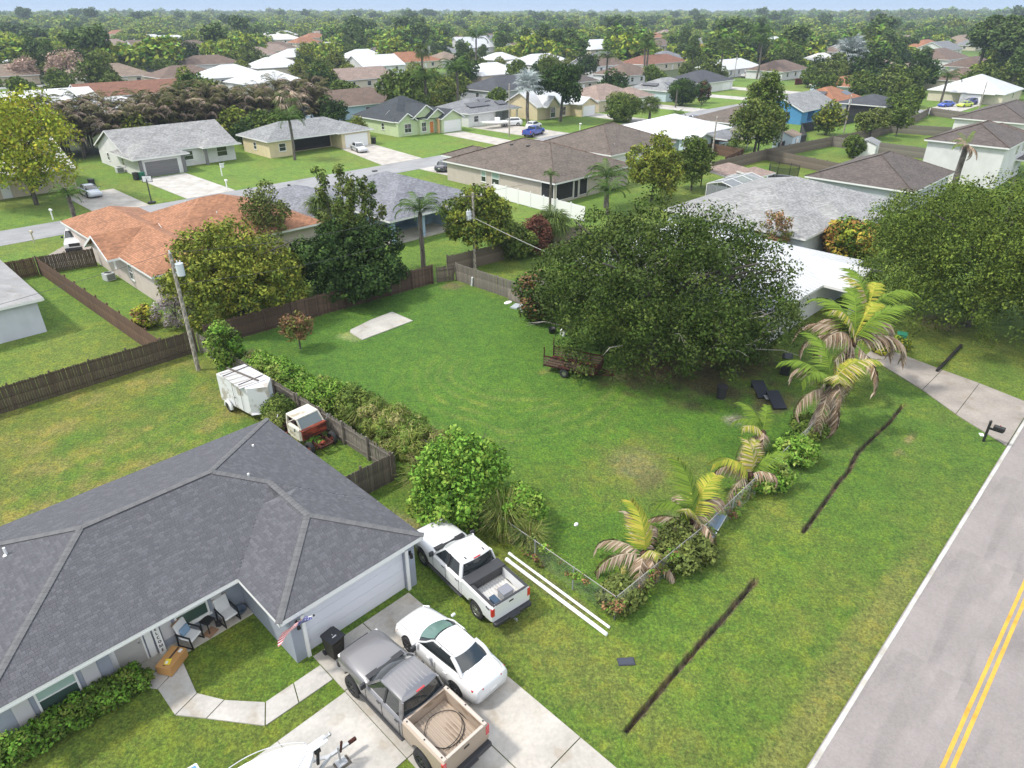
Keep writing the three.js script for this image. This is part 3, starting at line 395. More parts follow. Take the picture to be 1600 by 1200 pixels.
place('blue_house', 'light blue house with lavender grey shingle roof behind the fence trees', { walls: [[41.8, 55.6, -75.6, -62.6], [50.4, 55.6, -62.6, -58.9], [37, 43, -78.6, -66.4]], roofs: [{ r: [41.8, 55.6, -75.6, -58.9], vents: [[48.3, 5.25, -70.4, 'box']] }, { r: [37, 43.6, -78.6, -66.4] }], wall: WL.blue, roof: RF.blueGrey, pitch: 0.36, wins: [['w', 37, -72, 0.9, 1, 1.3, 'window'], ['s', -62.6, 46.5, 0.1, 3.2, 2.2, 'dark'], ['s', -58.9, 52.9, 0.5, 3, 1.9, 'screen']], more: (h, cx, cz) => { for (const x of [42.2, 46.2]) part('porch_column', uvBox(bx(0.42, 2.6, 0.42, x - cx, 1.3, -59.2 - cz)), WL.blue, h); part('patio_floor', uvBox(bx(8.8, 0.14, 3.7, 46 - cx, 0.07, -60.75 - cz)), M.concrete, h); } });
place('taupe_roof_house', 'tan stucco house with big taupe roof and dark screened porch', { walls: [[67.2, 83, -79.4, -58.4]], roofs: [{ r: [67.2, 83, -79.4, -58.4], vents: [[73.2, 5.2, -71.9, 'box'], [73.5, 5.35, -69.0, 'box']] }, { r: [70, 76, -83, -76] }], wall: WL.tan, roof: RF.taupe, pitch: 0.37, cap: RF.brown, wins: [['w', 67.2, -71.6, 0.9, 1.0, 1.5, 'window', { up: M.blind }], ['w', 67.2, -69.2, 0.8, 1.5, 1.7, 'window', { up: M.blind }], ['w', 67.2, -59.6, 0.35, 2.2, 2.2, 'screen'], ['s', -58.4, 69.2, 0.35, 3.4, 2.2, 'screen'], ['s', -58.4, 71.5, 0.15, 0.9, 2.3, 'screen'], ['s', -58.4, 73, 0.35, 1.7, 2.2, 'screen']] });
place('white_wall_house', 'white house with taupe hip roof just behind the screened porch house', { walls: [[87.6, 104.5, -79.6, -65]], roofs: [{ r: [87.6, 104.5, -79.6, -65], vents: [[97.5, 5.1, -74.5, 'box'], [92, 4.1, -70.5, 'pipe'], [91, 3.6, -67, 'pipe']] }], wall: WL.white, roof: RF.taupe, pitch: 0.38, cap: RF.brown, wins: [['s', -65, 92, 0.6, 1.3, 1.9, 'window'], ['w', 87.6, -70, 0.9, 1.2, 1.4, 'window']] });
place('white_roof_house', 'pale blue house with white metal roof and shaded patio beside the pole', { walls: [[110.4, 126, -81.4, -66.2], [108.6, 113.6, -66.2, -63]], roofs: [{ r: [110.4, 126, -81.4, -66.2] }, { r: [108.6, 113.6, -72, -63], t: 'gz' }, { r: [114.2, 123, -66, -60.4], t: 'flat', e: 2.6, mat: RF.grey }], wall: WL.paleBlue, roof: RF.white, pitch: 0.3, wins: [['w', 108.6, -64.6, 1, 0.8, 0.8, 'window'], ['s', -63, 111.1, 1.2, 0.9, 0.8, 'window'], ['s', -66.2, 118.6, 0.05, 8, 2.4, 'dark']], more: (h, cx, cz) => { for (const x of [114.6, 118.6, 122.6]) part('patio_post', bx(0.16, 2.5, 0.16, x - cx, 1.25, -60.6 - cz), M.trim, h); } });
place('umber_roof_house', 'house with low dark brown roof behind the tall leafy tree', { walls: [[131, 146.5, -78, -65.2]], roofs: [{ r: [131, 146.5, -78, -65.2], vents: [[139, 4.6, -70, 'pipe']] }], wall: WL.tan, roof: RF.taupe, pitch: 0.34, wins: [['w', 131, -71, 0.9, 1.2, 1.3, 'window'], ['s', -65.2, 138, 0.9, 1.4, 1.3, 'window']] });
// far side of the street
place('garage_wing_house', 'white house with pale grey roof and dark grey double garage door', { walls: [[35.9, 52.8, -130.2, -117.2], [35.9, 42.6, -117.2, -112.8]], roofs: [{ r: [35.9, 52.8, -130.2, -117.2], t: 'gx', p: 0.42 }, { r: [35.4, 43, -121.5, -112.8], e: 2.82, p: 0.42 }, { r: [47.2, 52.8, -120, -115.6], e: 2.81, p: 0.4 }], wall: WL.white, roof: RF.paleGrey, wins: [['s', -112.8, 39.1, 0.02, 5, 2.2, 'garage', gdark], ['w', 35.9, -126, 0.9, 0.9, 1.2, 'window'], ['w', 35.9, -119.5, 0.9, 0.9, 1.2, 'window'], ['s', -117.2, 45, 0.9, 1.6, 1.4, 'window'], ['s', -117.2, 50.6, 0.8, 1.8, 1.6, 'window']], more: (h, cx, cz) => { for (const x of [36.1, 42.4]) part('pilaster', bx(0.5, 2.6, 0.1, x - cx, 1.3, -112.74 - cz), gdark.mat, h); for (const x of [43.6, 47.3]) part('porch_column', bx(0.4, 2.6, 0.4, x - cx, 1.3, -115.8 - cz), gdark.mat, h); } });
place('yellow_wall_house', 'pale yellow house with light grey hip roof behind the lone palm', { walls: [[57.2, 71, -123, -116.4], [57.2, 61.8, -116.4, -113.6], [71, 77.2, -123, -112.9]], roofs: [{ r: [57.2, 76.6, -124, -113.6], p: 0.38 }, { r: [70.6, 77.4, -121, -112.9], e: 2.81, p: 0.34 }], wall: WL.yellow, roof: RF.lightGrey, wins: [['s', -112.9, 74.1, 0.02, 4.9, 2.2, 'garage'], ['s', -116.4, 66.4, 0.1, 8.6, 2.3, 'screen', { frame: M.black }], ['w', 57.2, -118.6, 0.9, 1.0, 1.2, 'window'], ['s', -113.6, 59.6, 0.9, 1.3, 1.3, 'window']] });
place('green_gable_house', 'pale green house with steep dark slate roof and stepped front gables', { walls: [[86, 100.6, -130.8, -117.4], [86, 91, -117.4, -116], [91, 95.4, -117.4, -115.4], [95.4, 100.8, -117.4, -113.8]], roofs: [{ r: [86, 100.6, -130.8, -117.2], p: 0.52 }, { r: [86.3, 90.3, -121, -116], t: 'gz', p: 0.62, e: 2.82 }, { r: [89.6, 96, -124, -115.6], t: 'gz', p: 0.62, e: 3.3 }, { r: [92.6, 97.4, -123, -114.8], t: 'gz', p: 0.62, e: 3.0 }, { r: [95.5, 100.9, -121, -113.8], t: 'gz', p: 0.5, e: 2.81 }], wall: WL.green, roof: RF.slate, wins: [['s', -113.8, 98.2, 0.02, 4.6, 2.2, 'garage'], ['s', -116, 88.4, 0.6, 1.7, 1.7, 'win2'], ['s', -115.4, 92, 0.5, 1.2, 1.8, 'win2'], ['s', -115.4, 94, 0.1, 1.1, 2.2, 'door', { mat: rgb(0.55, 0.2, 0.05) }], ['w', 86, -121, 0.9, 0.9, 1.3, 'window']], more: (h, cx, cz) => part('porch_column', uvBox(bx(0.4, 2.8, 0.4, 95 - cx, 1.4, -114.4 - cz)), WL.peach, h) });
const solar = (h, cx, cz, list) => { for (const [x, y, z, w, d, rx, rz] of list) part('solar_panel', bx(w, 0.06, d, x - cx, y, z - cz, 0, rx, rz), M.solar, h); };
place('solar_roof_house', 'white house with grey roof, black solar panels and open carport', { walls: [[104.4, 120, -128, -118.4], [104.4, 112, -118.4, -115.6]], roofs: [{ r: [104.4, 120, -128, -115.6] }], wall: WL.white, roof: RF.grey, pitch: 0.34, wins: [['s', -118.4, 116, 0.05, 7.4, 2.4, 'dark'], ['s', -115.6, 106.6, 0.9, 1.4, 1.3, 'window'], ['w', 104.4, -121, 0.9, 1.2, 1.3, 'window']], more: (h, cx, cz) => { solar(h, cx, cz, [[109.5, 4.05, -118.3, 6, 2.0, 0.33, 0], [116.4, 3.95, -118.0, 2.6, 1.8, 0.33, 0], [113, 4.55, -119.9, 3.2, 1.2, 0.33, 0]]); for (const x of [112.4, 119.6]) part('carport_post', bx(0.25, 2.6, 0.25, x - cx, 1.3, -115.9 - cz), M.trim, h); } });
place('cream_gable_house', 'cream yellow gable house with white roof behind the street oak', { walls: [[122.6, 139, -123, -112.4], [134.4, 139.6, -112.4, -109]], roofs: [{ r: [122.6, 139, -123, -112.4], t: 'gx', p: 0.5 }, { r: [124.6, 128.6, -117, -111.2], t: 'gz', p: 0.9, e: 2.82 }, { r: [134.2, 139.6, -115, -109], t: 'gz', p: 0.45, e: 2.8 }], wall: WL.yellow, roof: RF.white, wins: [['s', -109, 137, 0.02, 4.4, 2.2, 'garage'], ['s', -111.2, 126.6, 0.4, 1.6, 2.2, 'win2'], ['s', -112.4, 131.5, 0.3, 2, 1.9, 'window']] });
place('pink_roof_house', 'beige house with wide pinkish tan roof right of the cream gable house', { walls: [[143.4, 161, -124, -111], [156, 163, -111, -108.4]], roofs: [{ r: [143.4, 161, -124, -111] }, { r: [154.6, 163, -118, -108.4], e: 2.81 }], wall: WL.beige, roof: RF.pink, pitch: 0.4, wins: [['s', -111, 148, 0.9, 1.6, 1.3, 'window'], ['s', -108.4, 159.4, 0.02, 4.8, 2.2, 'garage'], ['w', 143.4, -117, 0.9, 1.3, 1.3, 'window']] });
place('twin_solar_house', 'light blue house with pale roof and two dark solar arrays beside round tree', { walls: [[173.6, 191, -124.4, -111.6]], roofs: [{ r: [173.6, 191, -124.4, -111.6] }], wall: WL.paleBlue, roof: RF.lightGrey, pitch: 0.38, wins: [['s', -111.6, 187.6, 0.02, 4.8, 2.2, 'garage'], ['s', -111.6, 177, 0.9, 1.6, 1.3, 'window'], ['w', 173.6, -118, 0.9, 1.2, 1.3, 'window']], more: (h, cx, cz) => solar(h, cx, cz, [[175.6, 4.05, -118.4, 1.6, 5, 0, 0.36], [180.5, 4.1, -114.4, 5, 2, 0.36, 0]]) });
place('charcoal_roof_house', 'house with charcoal hip roof in front of the white hip roof', { walls: [[200, 219, -130, -116.5]], roofs: [{ r: [200, 219, -130, -116.5] }], wall: WL.white, roof: RF.charcoal, pitch: 0.4, wins: [['s', -116.5, 215, 0.02, 4.8, 2.2, 'garage'], ['s', -116.5, 205, 0.9, 1.6, 1.3, 'window']] });
place('white_hip_house', 'long white house with white hip roof at the forest edge', { walls: [[252, 282, -151, -138.5]], roofs: [{ r: [252, 282, -151, -138.5] }], wall: WL.white, roof: RF.white, pitch: 0.44, wins: [['s', -138.5, 258, 0.9, 1.4, 1.4, 'window'], ['s', -138.5, 264, 0.9, 1.4, 1.4, 'window'], ['s', -138.5, 274, 0.9, 1.4, 1.4, 'window'], ['w', 252, -145, 0.9, 1.4, 1.4, 'window']] });
// the road side of the block, right of the empty lot
place('white_seam_house', 'house under the big tree with white standing seam metal roof', { walls: [[44.4, 62.4, -36.4, -19]], roofs: [{ r: [44.4, 62.4, -36.4, -19], seams: ['x', 34] }, { r: [54.8, 60.6, -27, -16.8], t: 'gz', p: 0.3, e: 2.82 }], wall: WL.white, roof: RF.white, pitch: 0.27, wins: [['s', -19, 50.5, 0.9, 1.8, 1.3, 'window'], ['w', 44.4, -30, 0.9, 1.4, 1.3, 'window'], ['s', -16.8, 57.7, 0.02, 3.2, 2.1, 'garage']] });
place('pale_shingle_house', 'house with broad pale grey shingle roof above the mango bush', { walls: [[66, 87.6, -40.6, -25.4], [72.6, 79.4, -25.4, -23.2]], roofs: [{ r: [66, 87.6, -40.6, -25.4], vents: [[80.4, 4.6, -31, 'pipe'], [84, 4.0, -32, 'pipe']] }, { r: [72, 80, -36, -23.2], e: 2.81 }], wall: WL.lilac, roof: RF.paleGrey, pitch: 0.32, wins: [['s', -25.4, 84, 0.9, 1.4, 1.3, 'window']] });
place('umber_hip_house', 'grey house with stained brown hip roof behind the pale shingle roof', { walls: [[93.9, 109.6, -37, -24.4]], roofs: [{ r: [93.9, 109.6, -37, -24.4], vents: [[98, 4.2, -31, 'pipe'], [101, 4.6, -29, 'pipe'], [103.6, 4.9, -30.2, 'pipe']] }], wall: WL.grey, roof: RF.umber, pitch: 0.4, cap: RF.taupe, wins: [['w', 93.9, -35, 1.6, 0.3, 0.3, 'window']] });
place('two_storey_house', 'two storey white house with brown hip roof behind the dead palm', { walls: [[117, 131, -30, -20.2, 5.6], [131, 137, -28, -21.5, 5.2]], roofs: [{ r: [117, 131, -30, -20.2], e: 5.6 }, { r: [129, 137, -28, -21.5], e: 5.2 }, { r: [126.4, 131.4, -20.2, -18.4], t: 'flat', e: 2.9 }], wall: WL.white, roof: RF.umber, pitch: 0.4, cap: RF.brown, wins: [['s', -20.2, 124.8, 3.6, 1.3, 1.4, 'win2'], ['s', -20.2, 128.6, 3.6, 1.3, 1.4, 'win2'], ['s', -21.5, 134, 3.4, 1.6, 1.3, 'win2'], ['s', -20.2, 128.4, 0.1, 1.1, 2.1, 'door']] });
place('brown_roof_house', 'white house with brown roof behind the two storey house', { walls: [[158, 180, -37, -25]], roofs: [{ r: [158, 180, -37, -25] }], wall: WL.white, roof: RF.umber, pitch: 0.36, eave: 4.2, cap: RF.taupe, wins: [['w', 158, -31, 1.9, 1.3, 1.3, 'window']] });
// right background
place('vivid_blue_house', 'bright blue house with pale grey gable roof beyond the dark fence', { walls: [[158, 176.4, -78, -66.6]], roofs: [{ r: [158, 176.4, -78, -66.6], t: 'gx', p: 0.45 }], wall: WL.vivid, roof: RF.lightGrey, wins: [['w', 158, -70, 0.2, 1.4, 2.2, 'dark'], ['s', -66.6, 163, 0.2, 3.6, 2.2, 'dark'], ['s', -66.6, 172, 0.5, 2.4, 1.8, 'dark']] });
place('tile_solar_house', 'orange roofed house with solar panels behind the bright blue house', { walls: [[182, 197, -80, -69]], roofs: [{ r: [182, 197, -80, -69] }], wall: WL.peach, roof: RF.terracotta, pitch: 0.42, wins: [['s', -69, 190, 0.8, 1.6, 1.4, 'window']], more: (h, cx, cz) => solar(h, cx, cz, [[184, 4.2, -74.5, 1.6, 4, 0, 0.4], [193, 3.8, -71, 4, 1.8, 0.4, 0]]) });
place('long_orange_house', 'long blue walled house with low orange roof under the trees', { walls: [[221, 252, -92, -81]], roofs: [{ r: [221, 252, -92, -81] }], wall: WL.paleBlue, roof: RF.terracotta, pitch: 0.34, wins: [['s', -81, 240, 0.9, 2.4, 1.4, 'window'], ['s', -81, 230, 0.9, 1.6, 1.4, 'window'], ['w', 221, -86, 0.9, 1.4, 1.3, 'window']] });
place('screened_pool_house', 'low house with dark blue grey roof and black pool screen', { walls: [[180, 193, -68, -57]], roofs: [{ r: [180, 193, -68, -57] }], wall: WL.grey, roof: RF.charcoal, pitch: 0.3, wins: [['s', -57, 187, 0.1, 9, 2.4, 'screen', { frame: M.black }], ['w', 180, -62, 0.1, 7, 2.4, 'screen', { frame: M.black }]] });
place('white_garage_house', 'white house with pale roof and garage facing the show cars', { walls: [[229, 250, -62, -44]], roofs: [{ r: [229, 250, -62, -44] }, { r: [227, 236, -56, -46], e: 2.82 }], wall: WL.cream, roof: RF.white, pitch: 0.4, wins: [['w', 227, -51, 0.02, 5, 2.3, 'garage'], ['s', -44, 240, 0.9, 1.6, 1.4, 'window']], });
// ---------- farther houses, simple hip or gable bodies with windows ----------
function farHouse(label, x, z, w, d, roof, wall, t = 'hip', pitch = 0.42) {
  const e = 2.9, wins = []; for (let k = 0; k < 3; k++) wins.push(['s', z + d / 2, x + (k - 1) * w * 0.3, 0.9, 1.5, 1.4, 'window']); wins.push(['w', x - w / 2, z, 0.9, 1.4, 1.3, 'window']); wins.push(['s', z + d / 2, x + w * 0.15, 0.05, 1.1, 2.1, 'door']);
  return place('far_house', label, { walls: [[x - w / 2, x + w / 2, z - d / 2, z + d / 2]], roofs: [{ r: [x - w / 2, x + w / 2, z - d / 2, z + d / 2], t }], roof, wall, pitch, wins, eave: e });
}
for (const a of [
  ['long white metal roof at the far left behind the palm hedge', 44, -206, 28, 16, RF.white, WL.white, 'gx', 0.3], ['pale metal roof house nearest the palm hedge on the left', 50, -176, 26, 15, RF.white, WL.white, 'hip', 0.34], ['small white roofed house at the left edge under tall pines', 73, -337, 18, 14, RF.white, WL.white],
  ['far house with wide orange tan roof left of the pines', 84, -276, 27, 16, RF.tan, WL.cream], ['low house with rust red roof and white gables beyond the hedge', 70, -212, 27, 13, RF.rustred, WL.white, 'gx', 0.4], ['far house with dark brown roof and two white framed windows', 103, -257, 21, 14, RF.brown, WL.beige], ['white roofed house right of the brown roof beyond the hedge', 114, -246, 20, 15, RF.white, WL.white], ['white metal roofed house just below its white twin', 112, -218, 20, 13, RF.white, WL.white],
  ['far house with brown roof above the white metal roofs', 135, -310, 24, 14, RF.brown, WL.white], ['distant house with rose pink roof among the trees', 271, -607, 34, 18, RF.rose, WL.cream, 'hip', 0.6], ['distant tan roof above the left pines', 161, -388, 26, 14, RF.tan, WL.white], ['far white house with pinkish brown roof and bare end wall', 139, -208, 20, 14, RF.pink, WL.cream, 'gx', 0.4], ['far white steep roof behind the palms', 178, -253, 20, 14, RF.white, WL.white, 'gx', 0.5],
  ['far house with wide orange hip roof in the middle distance', 203, -264, 27, 16, RF.terracotta, WL.cream], ['distant grey roofed house with pale green wall', 257, -309, 25, 14, RF.grey, WL.green], ['distant brown grey roof left of the grey roof', 235, -314, 28, 14, RF.pink, WL.white, 'gx'], ['far tan roof touching the orange hip roof', 223, -262, 14, 14, RF.tan, WL.white], ['distant tall white house with porch among pines', 309, -339, 25, 15, RF.white, WL.white, 'gx', 0.7], ['blue walled house with brown roof and white lanai behind green gable house', 99, -151, 24, 13, RF.brown, WL.blue], ['distant white roof left of the bismarck palm', 241, -245, 16, 12, RF.white, WL.white],
  ['far white roofed house behind the street oak', 237, -216, 26, 15, RF.white, WL.white], ['distant grey hip roof in the forest gap', 274, -211, 20, 14, RF.grey, WL.paleBlue], ['distant long low house with orange brown roof', 271, -182, 32, 13, RF.rustred, WL.cream], ['white walled house with small brown hip roof in mid distance', 214, -155, 18, 14, RF.brown, WL.white], ['tan hip roof house left of the red fence', 270, -126, 22, 14, RF.brown, WL.white], ['far tan house behind the dark green trees on the right', 283, -86, 24, 14, RF.tan, WL.cream],
  ['distant brown roof left of the right hand pines', 391, -106, 32, 18, RF.brown, WL.white], ['brown roofed white house just left of the pine trunks', 343, -80, 24, 15, RF.brown, WL.white], ['distant grey roofed house on the far right', 480, -131, 30, 17, RF.grey, WL.white, 'gx', 0.45], ['distant tan roof highest on the right', 594, -148, 48, 22, RF.tan, WL.white], ['distant orange roof beside the far grey roof', 505, -146, 30, 18, RF.terracotta, WL.cream], ['cream house with grey brown roof below the pine trunks', 273, -66, 20, 14, RF.brown, WL.cream],
  ['distant pale roof in the left centre trees', 295, -540, 30, 16, RF.cream, WL.cream], ['distant white roof in the upper left trees', 225, -574, 30, 16, RF.white, WL.white], ['far house with dark roof beside the solar roof house', 150, -150, 22, 14, RF.charcoal, WL.grey], ['dark roofed house hidden behind the street oak', 176, -152, 20, 14, RF.umber, WL.tan], ['grey house with blue front between forest trees', 300, -196, 18, 13, RF.blueGrey, WL.blue], ['cream walled house behind grey brown roofs on the right', 308, -104, 20, 13, RF.pink, WL.cream],
  ['tan house with open garage behind the left yellow tree', 15, -120, 24, 15, RF.cream, WL.beige, 'gx', 0.4],
]) farHouse(...a);
// ---------- foliage ----------
const leafMat = new THREE.MeshPhysicalMaterial({ vertexColors: true, roughness: 0.85, specularIntensity: 0.25, side: THREE.DoubleSide });
const PAL = {
  oak: [[0.047, 0.082, 0.014], [0.060, 0.100, 0.018], [0.039, 0.068, 0.013], [0.088, 0.120, 0.025], [0.064, 0.092, 0.024]], fig: [[0.066, 0.098, 0.016], [0.082, 0.118, 0.018], [0.108, 0.142, 0.024], [0.05, 0.078, 0.015]], dark: [[0.03, 0.062, 0.014], [0.042, 0.08, 0.018], [0.055, 0.095, 0.02], [0.024, 0.048, 0.012]],
  yellow: [[0.125, 0.15, 0.02], [0.155, 0.175, 0.024], [0.095, 0.125, 0.02], [0.19, 0.185, 0.03], [0.075, 0.105, 0.018]], bright: [[0.085, 0.175, 0.022], [0.11, 0.21, 0.028], [0.065, 0.14, 0.018], [0.15, 0.22, 0.035]], lime: [[0.27, 0.33, 0.032], [0.33, 0.36, 0.036], [0.2, 0.27, 0.03], [0.38, 0.34, 0.04]], olive: [[0.085, 0.105, 0.026], [0.11, 0.13, 0.032], [0.065, 0.085, 0.022]], mid: [[0.066, 0.102, 0.019], [0.086, 0.126, 0.024], [0.052, 0.083, 0.017], [0.108, 0.138, 0.028]],
  dead: [[0.22, 0.12, 0.06], [0.28, 0.16, 0.08], [0.16, 0.1, 0.05], [0.12, 0.13, 0.03]], red: [[0.13, 0.05, 0.035], [0.18, 0.075, 0.05], [0.09, 0.045, 0.03]], mango: [[0.15, 0.18, 0.02], [0.09, 0.14, 0.02], [0.32, 0.24, 0.04], [0.24, 0.13, 0.04], [0.06, 0.10, 0.018]], vine: [[0.09, 0.175, 0.022], [0.125, 0.215, 0.03], [0.07, 0.135, 0.02], [0.16, 0.2, 0.045]], pine: [[0.045, 0.075, 0.022], [0.06, 0.095, 0.028], [0.075, 0.11, 0.03]], pinkbare: [[0.42, 0.29, 0.23], [0.5, 0.36, 0.28], [0.33, 0.24, 0.19]], silver: [[0.36, 0.4, 0.4], [0.45, 0.48, 0.48], [0.28, 0.33, 0.32]], weed: [[0.19, 0.23, 0.05], [0.13, 0.19, 0.035], [0.27, 0.25, 0.1], [0.09, 0.15, 0.025]],
};
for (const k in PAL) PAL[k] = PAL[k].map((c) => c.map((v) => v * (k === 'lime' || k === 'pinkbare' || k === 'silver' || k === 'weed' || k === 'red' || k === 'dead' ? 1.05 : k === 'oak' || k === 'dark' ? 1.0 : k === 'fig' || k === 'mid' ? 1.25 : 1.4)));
function leafCloud(r, clumps, n, size, pal, o = {}) {
  const P = new Float32Array(n * 12), N = new Float32Array(n * 12), C = new Float32Array(n * 12), I = new Uint32Array(n * 6), cum = []; let tot = 0;
  for (const c of clumps) { tot += c.r * c.r; cum.push(tot); c.t = 0.78 + r() * 0.44; c.p = Math.floor(r() * pal.length); }
  const inner = o.inner ?? 0.45, asp = o.aspect ?? 0.62, d = V3(), nn = V3(), t = V3(), b = V3(), p = V3(), ru = () => { const z = r() * 2 - 1, a = r() * 6.2832, s = Math.sqrt(1 - z * z); return [s * Math.cos(a), z, s * Math.sin(a)]; };
  for (let i = 0; i < n; i++) {
    const q = r() * tot; let lo = 0, hi = clumps.length - 1; while (lo < hi) { const m = (lo + hi) >> 1; if (cum[m] < q) lo = m + 1; else hi = m; } const c = clumps[lo];
    d.set(...ru()); const rad = c.r * (inner + (1 - inner) * Math.sqrt(r())); p.set(c.x + d.x * rad, c.y + d.y * rad * (c.f ?? 0.8), c.z + d.z * rad); if (p.y < 0.05) p.y = 0.05 + r() * 0.3;
    nn.set(...ru()).multiplyScalar(0.75).addScaledVector(d, 0.7); nn.y += 0.35; nn.normalize(); t.set(...ru()); if (o.down) t.y -= o.down; t.addScaledVector(nn, -t.dot(nn)).normalize(); b.crossVectors(nn, t);
    const L = size * (0.55 + r() * 0.8) / 2, W = L * asp, f = L * 0.18, k = i * 12;
    P[k] = p.x - t.x * L; P[k + 1] = p.y - t.y * L; P[k + 2] = p.z - t.z * L; P[k + 3] = p.x + b.x * W - nn.x * f; P[k + 4] = p.y + b.y * W - nn.y * f; P[k + 5] = p.z + b.z * W - nn.z * f;
    P[k + 6] = p.x + t.x * L; P[k + 7] = p.y + t.y * L; P[k + 8] = p.z + t.z * L; P[k + 9] = p.x - b.x * W - nn.x * f; P[k + 10] = p.y - b.y * W - nn.y * f; P[k + 11] = p.z - b.z * W - nn.z * f;
    nn.addScaledVector(d, 0.5).normalize(); const col = pal[r() < 0.6 ? c.p : Math.floor(r() * pal.length)], v = c.t * (0.72 + r() * 0.56);
    for (let m = 0; m < 4; m++) { N[k + m * 3] = nn.x; N[k + m * 3 + 1] = nn.y; N[k + m * 3 + 2] = nn.z; C[k + m * 3] = col[0] * v; C[k + m * 3 + 1] = col[1] * v; C[k + m * 3 + 2] = col[2] * v; }
    const s = i * 4, u = i * 6; I[u] = s; I[u + 1] = s + 2; I[u + 2] = s + 1; I[u + 3] = s; I[u + 4] = s + 3; I[u + 5] = s + 2;
  }
  const g = new THREE.BufferGeometry(); g.setAttribute('position', new THREE.BufferAttribute(P, 3)); g.setAttribute('normal', new THREE.BufferAttribute(N, 3)); g.setAttribute('color', new THREE.BufferAttribute(C, 3)); g.setIndex(new THREE.BufferAttribute(I, 1)); return g;
}
// clumps spread over an uneven crown: radius R, from y0 to h
function crownClumps(r, R, y0, h, n, cr, o = {}) {
  const L = [], cy = (y0 + h) / 2, ry = (h - y0) / 2, sq = o.sq ?? 1;
  for (let i = 0; i < n; i++) {
    const z = 1 - 2 * ((i + 0.5) / n), a = i * 2.39996 + r() * 0.7, s = Math.sqrt(1 - z * z), lump = 0.72 + 0.4 * vnoise(Math.cos(a) * 1.6 + 9, z * 1.8 + 4 + (o.seed ?? 0), 301) + (r() - 0.5) * 0.16, k = (i % 5 === 0 ? 0.55 : 1) * lump, w = z < 0 ? Math.pow(1 + z * 0.0, 1) : 1;
    L.push({ x: Math.cos(a) * s * R * k * w, z: Math.sin(a) * s * R * k * w, y: cy + Math.sign(z) * Math.pow(Math.abs(z), sq) * ry * (0.86 + 0.2 * lump) * (o.flat ?? 0.92) * (k < 0.5 ? 0.5 : 1), r: cr * (0.7 + r() * 0.6), f: o.cf ?? 0.8 });
  }
  return L;
}
// a crown of several lobes of unequal size, each covered with small clumps, so that shaded gaps open between them
function lobeClumps(r, R, y0, h, n, cr, o = {}) {
  const L = [], cy = y0 + (h - y0) * 0.45, ry = (h - y0) / 2; let tries = 0; const lobes = [{ x: 0, y: cy, z: 0, r: Math.min(R, ry) * 0.6 }];
  while (lobes.length < n && tries++ < 400) { const z = Math.pow(r(), 0.8) * 1.75 - 0.75, a = r() * 6.283, s = Math.sqrt(Math.max(0.05, 1 - Math.min(1, z * z))), k = 0.55 + r() * 0.3, lr = Math.min(R, ry * 1.3) * (0.26 + r() * 0.22), q = { x: Math.cos(a) * s * (R - lr) * (k + 0.18), z: Math.sin(a) * s * (R - lr) * (k + 0.18), y: Math.max(y0 + lr * 0.6, Math.min(h - lr * 0.75, cy + z * ry * (k + 0.12))), r: lr }; if (lobes.slice(1).every((b) => Math.hypot(b.x - q.x, b.y - q.y, b.z - q.z) > (b.r + q.r) * 0.55)) lobes.push(q); }
  for (const b of lobes) { const m = Math.max(5, Math.round(5.5 * Math.pow(b.r / cr, 2) * (o.fill ?? 1.5))); for (let i = 0; i < m; i++) { const z = 1 - 1.7 * ((i + 0.5) / m), a = i * 2.39996 + r(), s = Math.sqrt(1 - z * z), k = b.r * (0.8 + r() * 0.36); L.push({ x: b.x + Math.cos(a) * s * k, y: Math.max(0.2, b.y + z * k * 0.9), z: b.z + Math.sin(a) * s * k, r: cr * (0.55 + r() * 0.65), f: 0.75 }); } }
  return L;
}
function limbs(r, h, R, y0, tr, n = 6) { // trunk with limbs that reach into the crown, one mesh
  const L = [], topY = Math.max(0.6, y0 + (h - y0) * 0.35), bend = [(r() - 0.5) * R * 0.2, (r() - 0.5) * R * 0.2];
  const seg = (pts, r0, r1) => { for (let i = 0; i + 1 < pts.length; i++) L.push(rod(pts[i], pts[i + 1], mix(r0, r1, i / (pts.length - 1)), mix(r0, r1, (i + 1) / (pts.length - 1)), 7)); };
  const t = [bend[0], topY, bend[1]]; seg([[0, -0.1, 0], [bend[0] * 0.4, topY * 0.5, bend[1] * 0.4], t], tr, tr * 0.7);
  for (let i = 0; i < n; i++) { const a = i / n * 6.283 + r(), k = 0.55 + r() * 0.35, e = [Math.cos(a) * R * k, mix(topY, h, 0.35 + r() * 0.5), Math.sin(a) * R * k], m = [t[0] * 0.6 + e[0] * 0.45, mix(topY, e[1], 0.65), t[2] * 0.6 + e[2] * 0.45], s0 = [t[0], topY * (0.75 + r() * 0.25), t[2]]; seg([s0, m, e], tr * 0.5, tr * 0.12); }
  return mg(L);
}
function treeGeos(seed, R, h, y0, o) {
  const r = rng(seed), n = o.clumps ?? 60, cl = o.lobes ? lobeClumps(r, R, y0, h, o.lobes, (o.cr ?? R * 0.3) * 0.62, o) : crownClumps(r, R - (o.cr ?? R * 0.3) * 0.6, y0 + (o.cr ?? R * 0.3) * 0.4, h - (o.cr ?? R * 0.3) * 0.55, n, o.cr ?? R * 0.3, { ...o, seed });
  return { crown: leafCloud(r, cl, o.leaves ?? 4000, o.size ?? 0.4, o.pal, o), trunk: limbs(r, h, R, y0, o.tr ?? R * 0.05, o.limbs ?? 6) };
}
function tree(name, label, x, z, R, h, y0, seed, o, cat = 'tree', group) {
  const t = thing(name, label, cat, [x, 0, z], 0, group), g = treeGeos(seed, R, h, y0, o); part('trunk', g.trunk, o.bark ?? M.bark, t); part('crown', g.crown, o.mat ?? leafMat, t); return t;
}
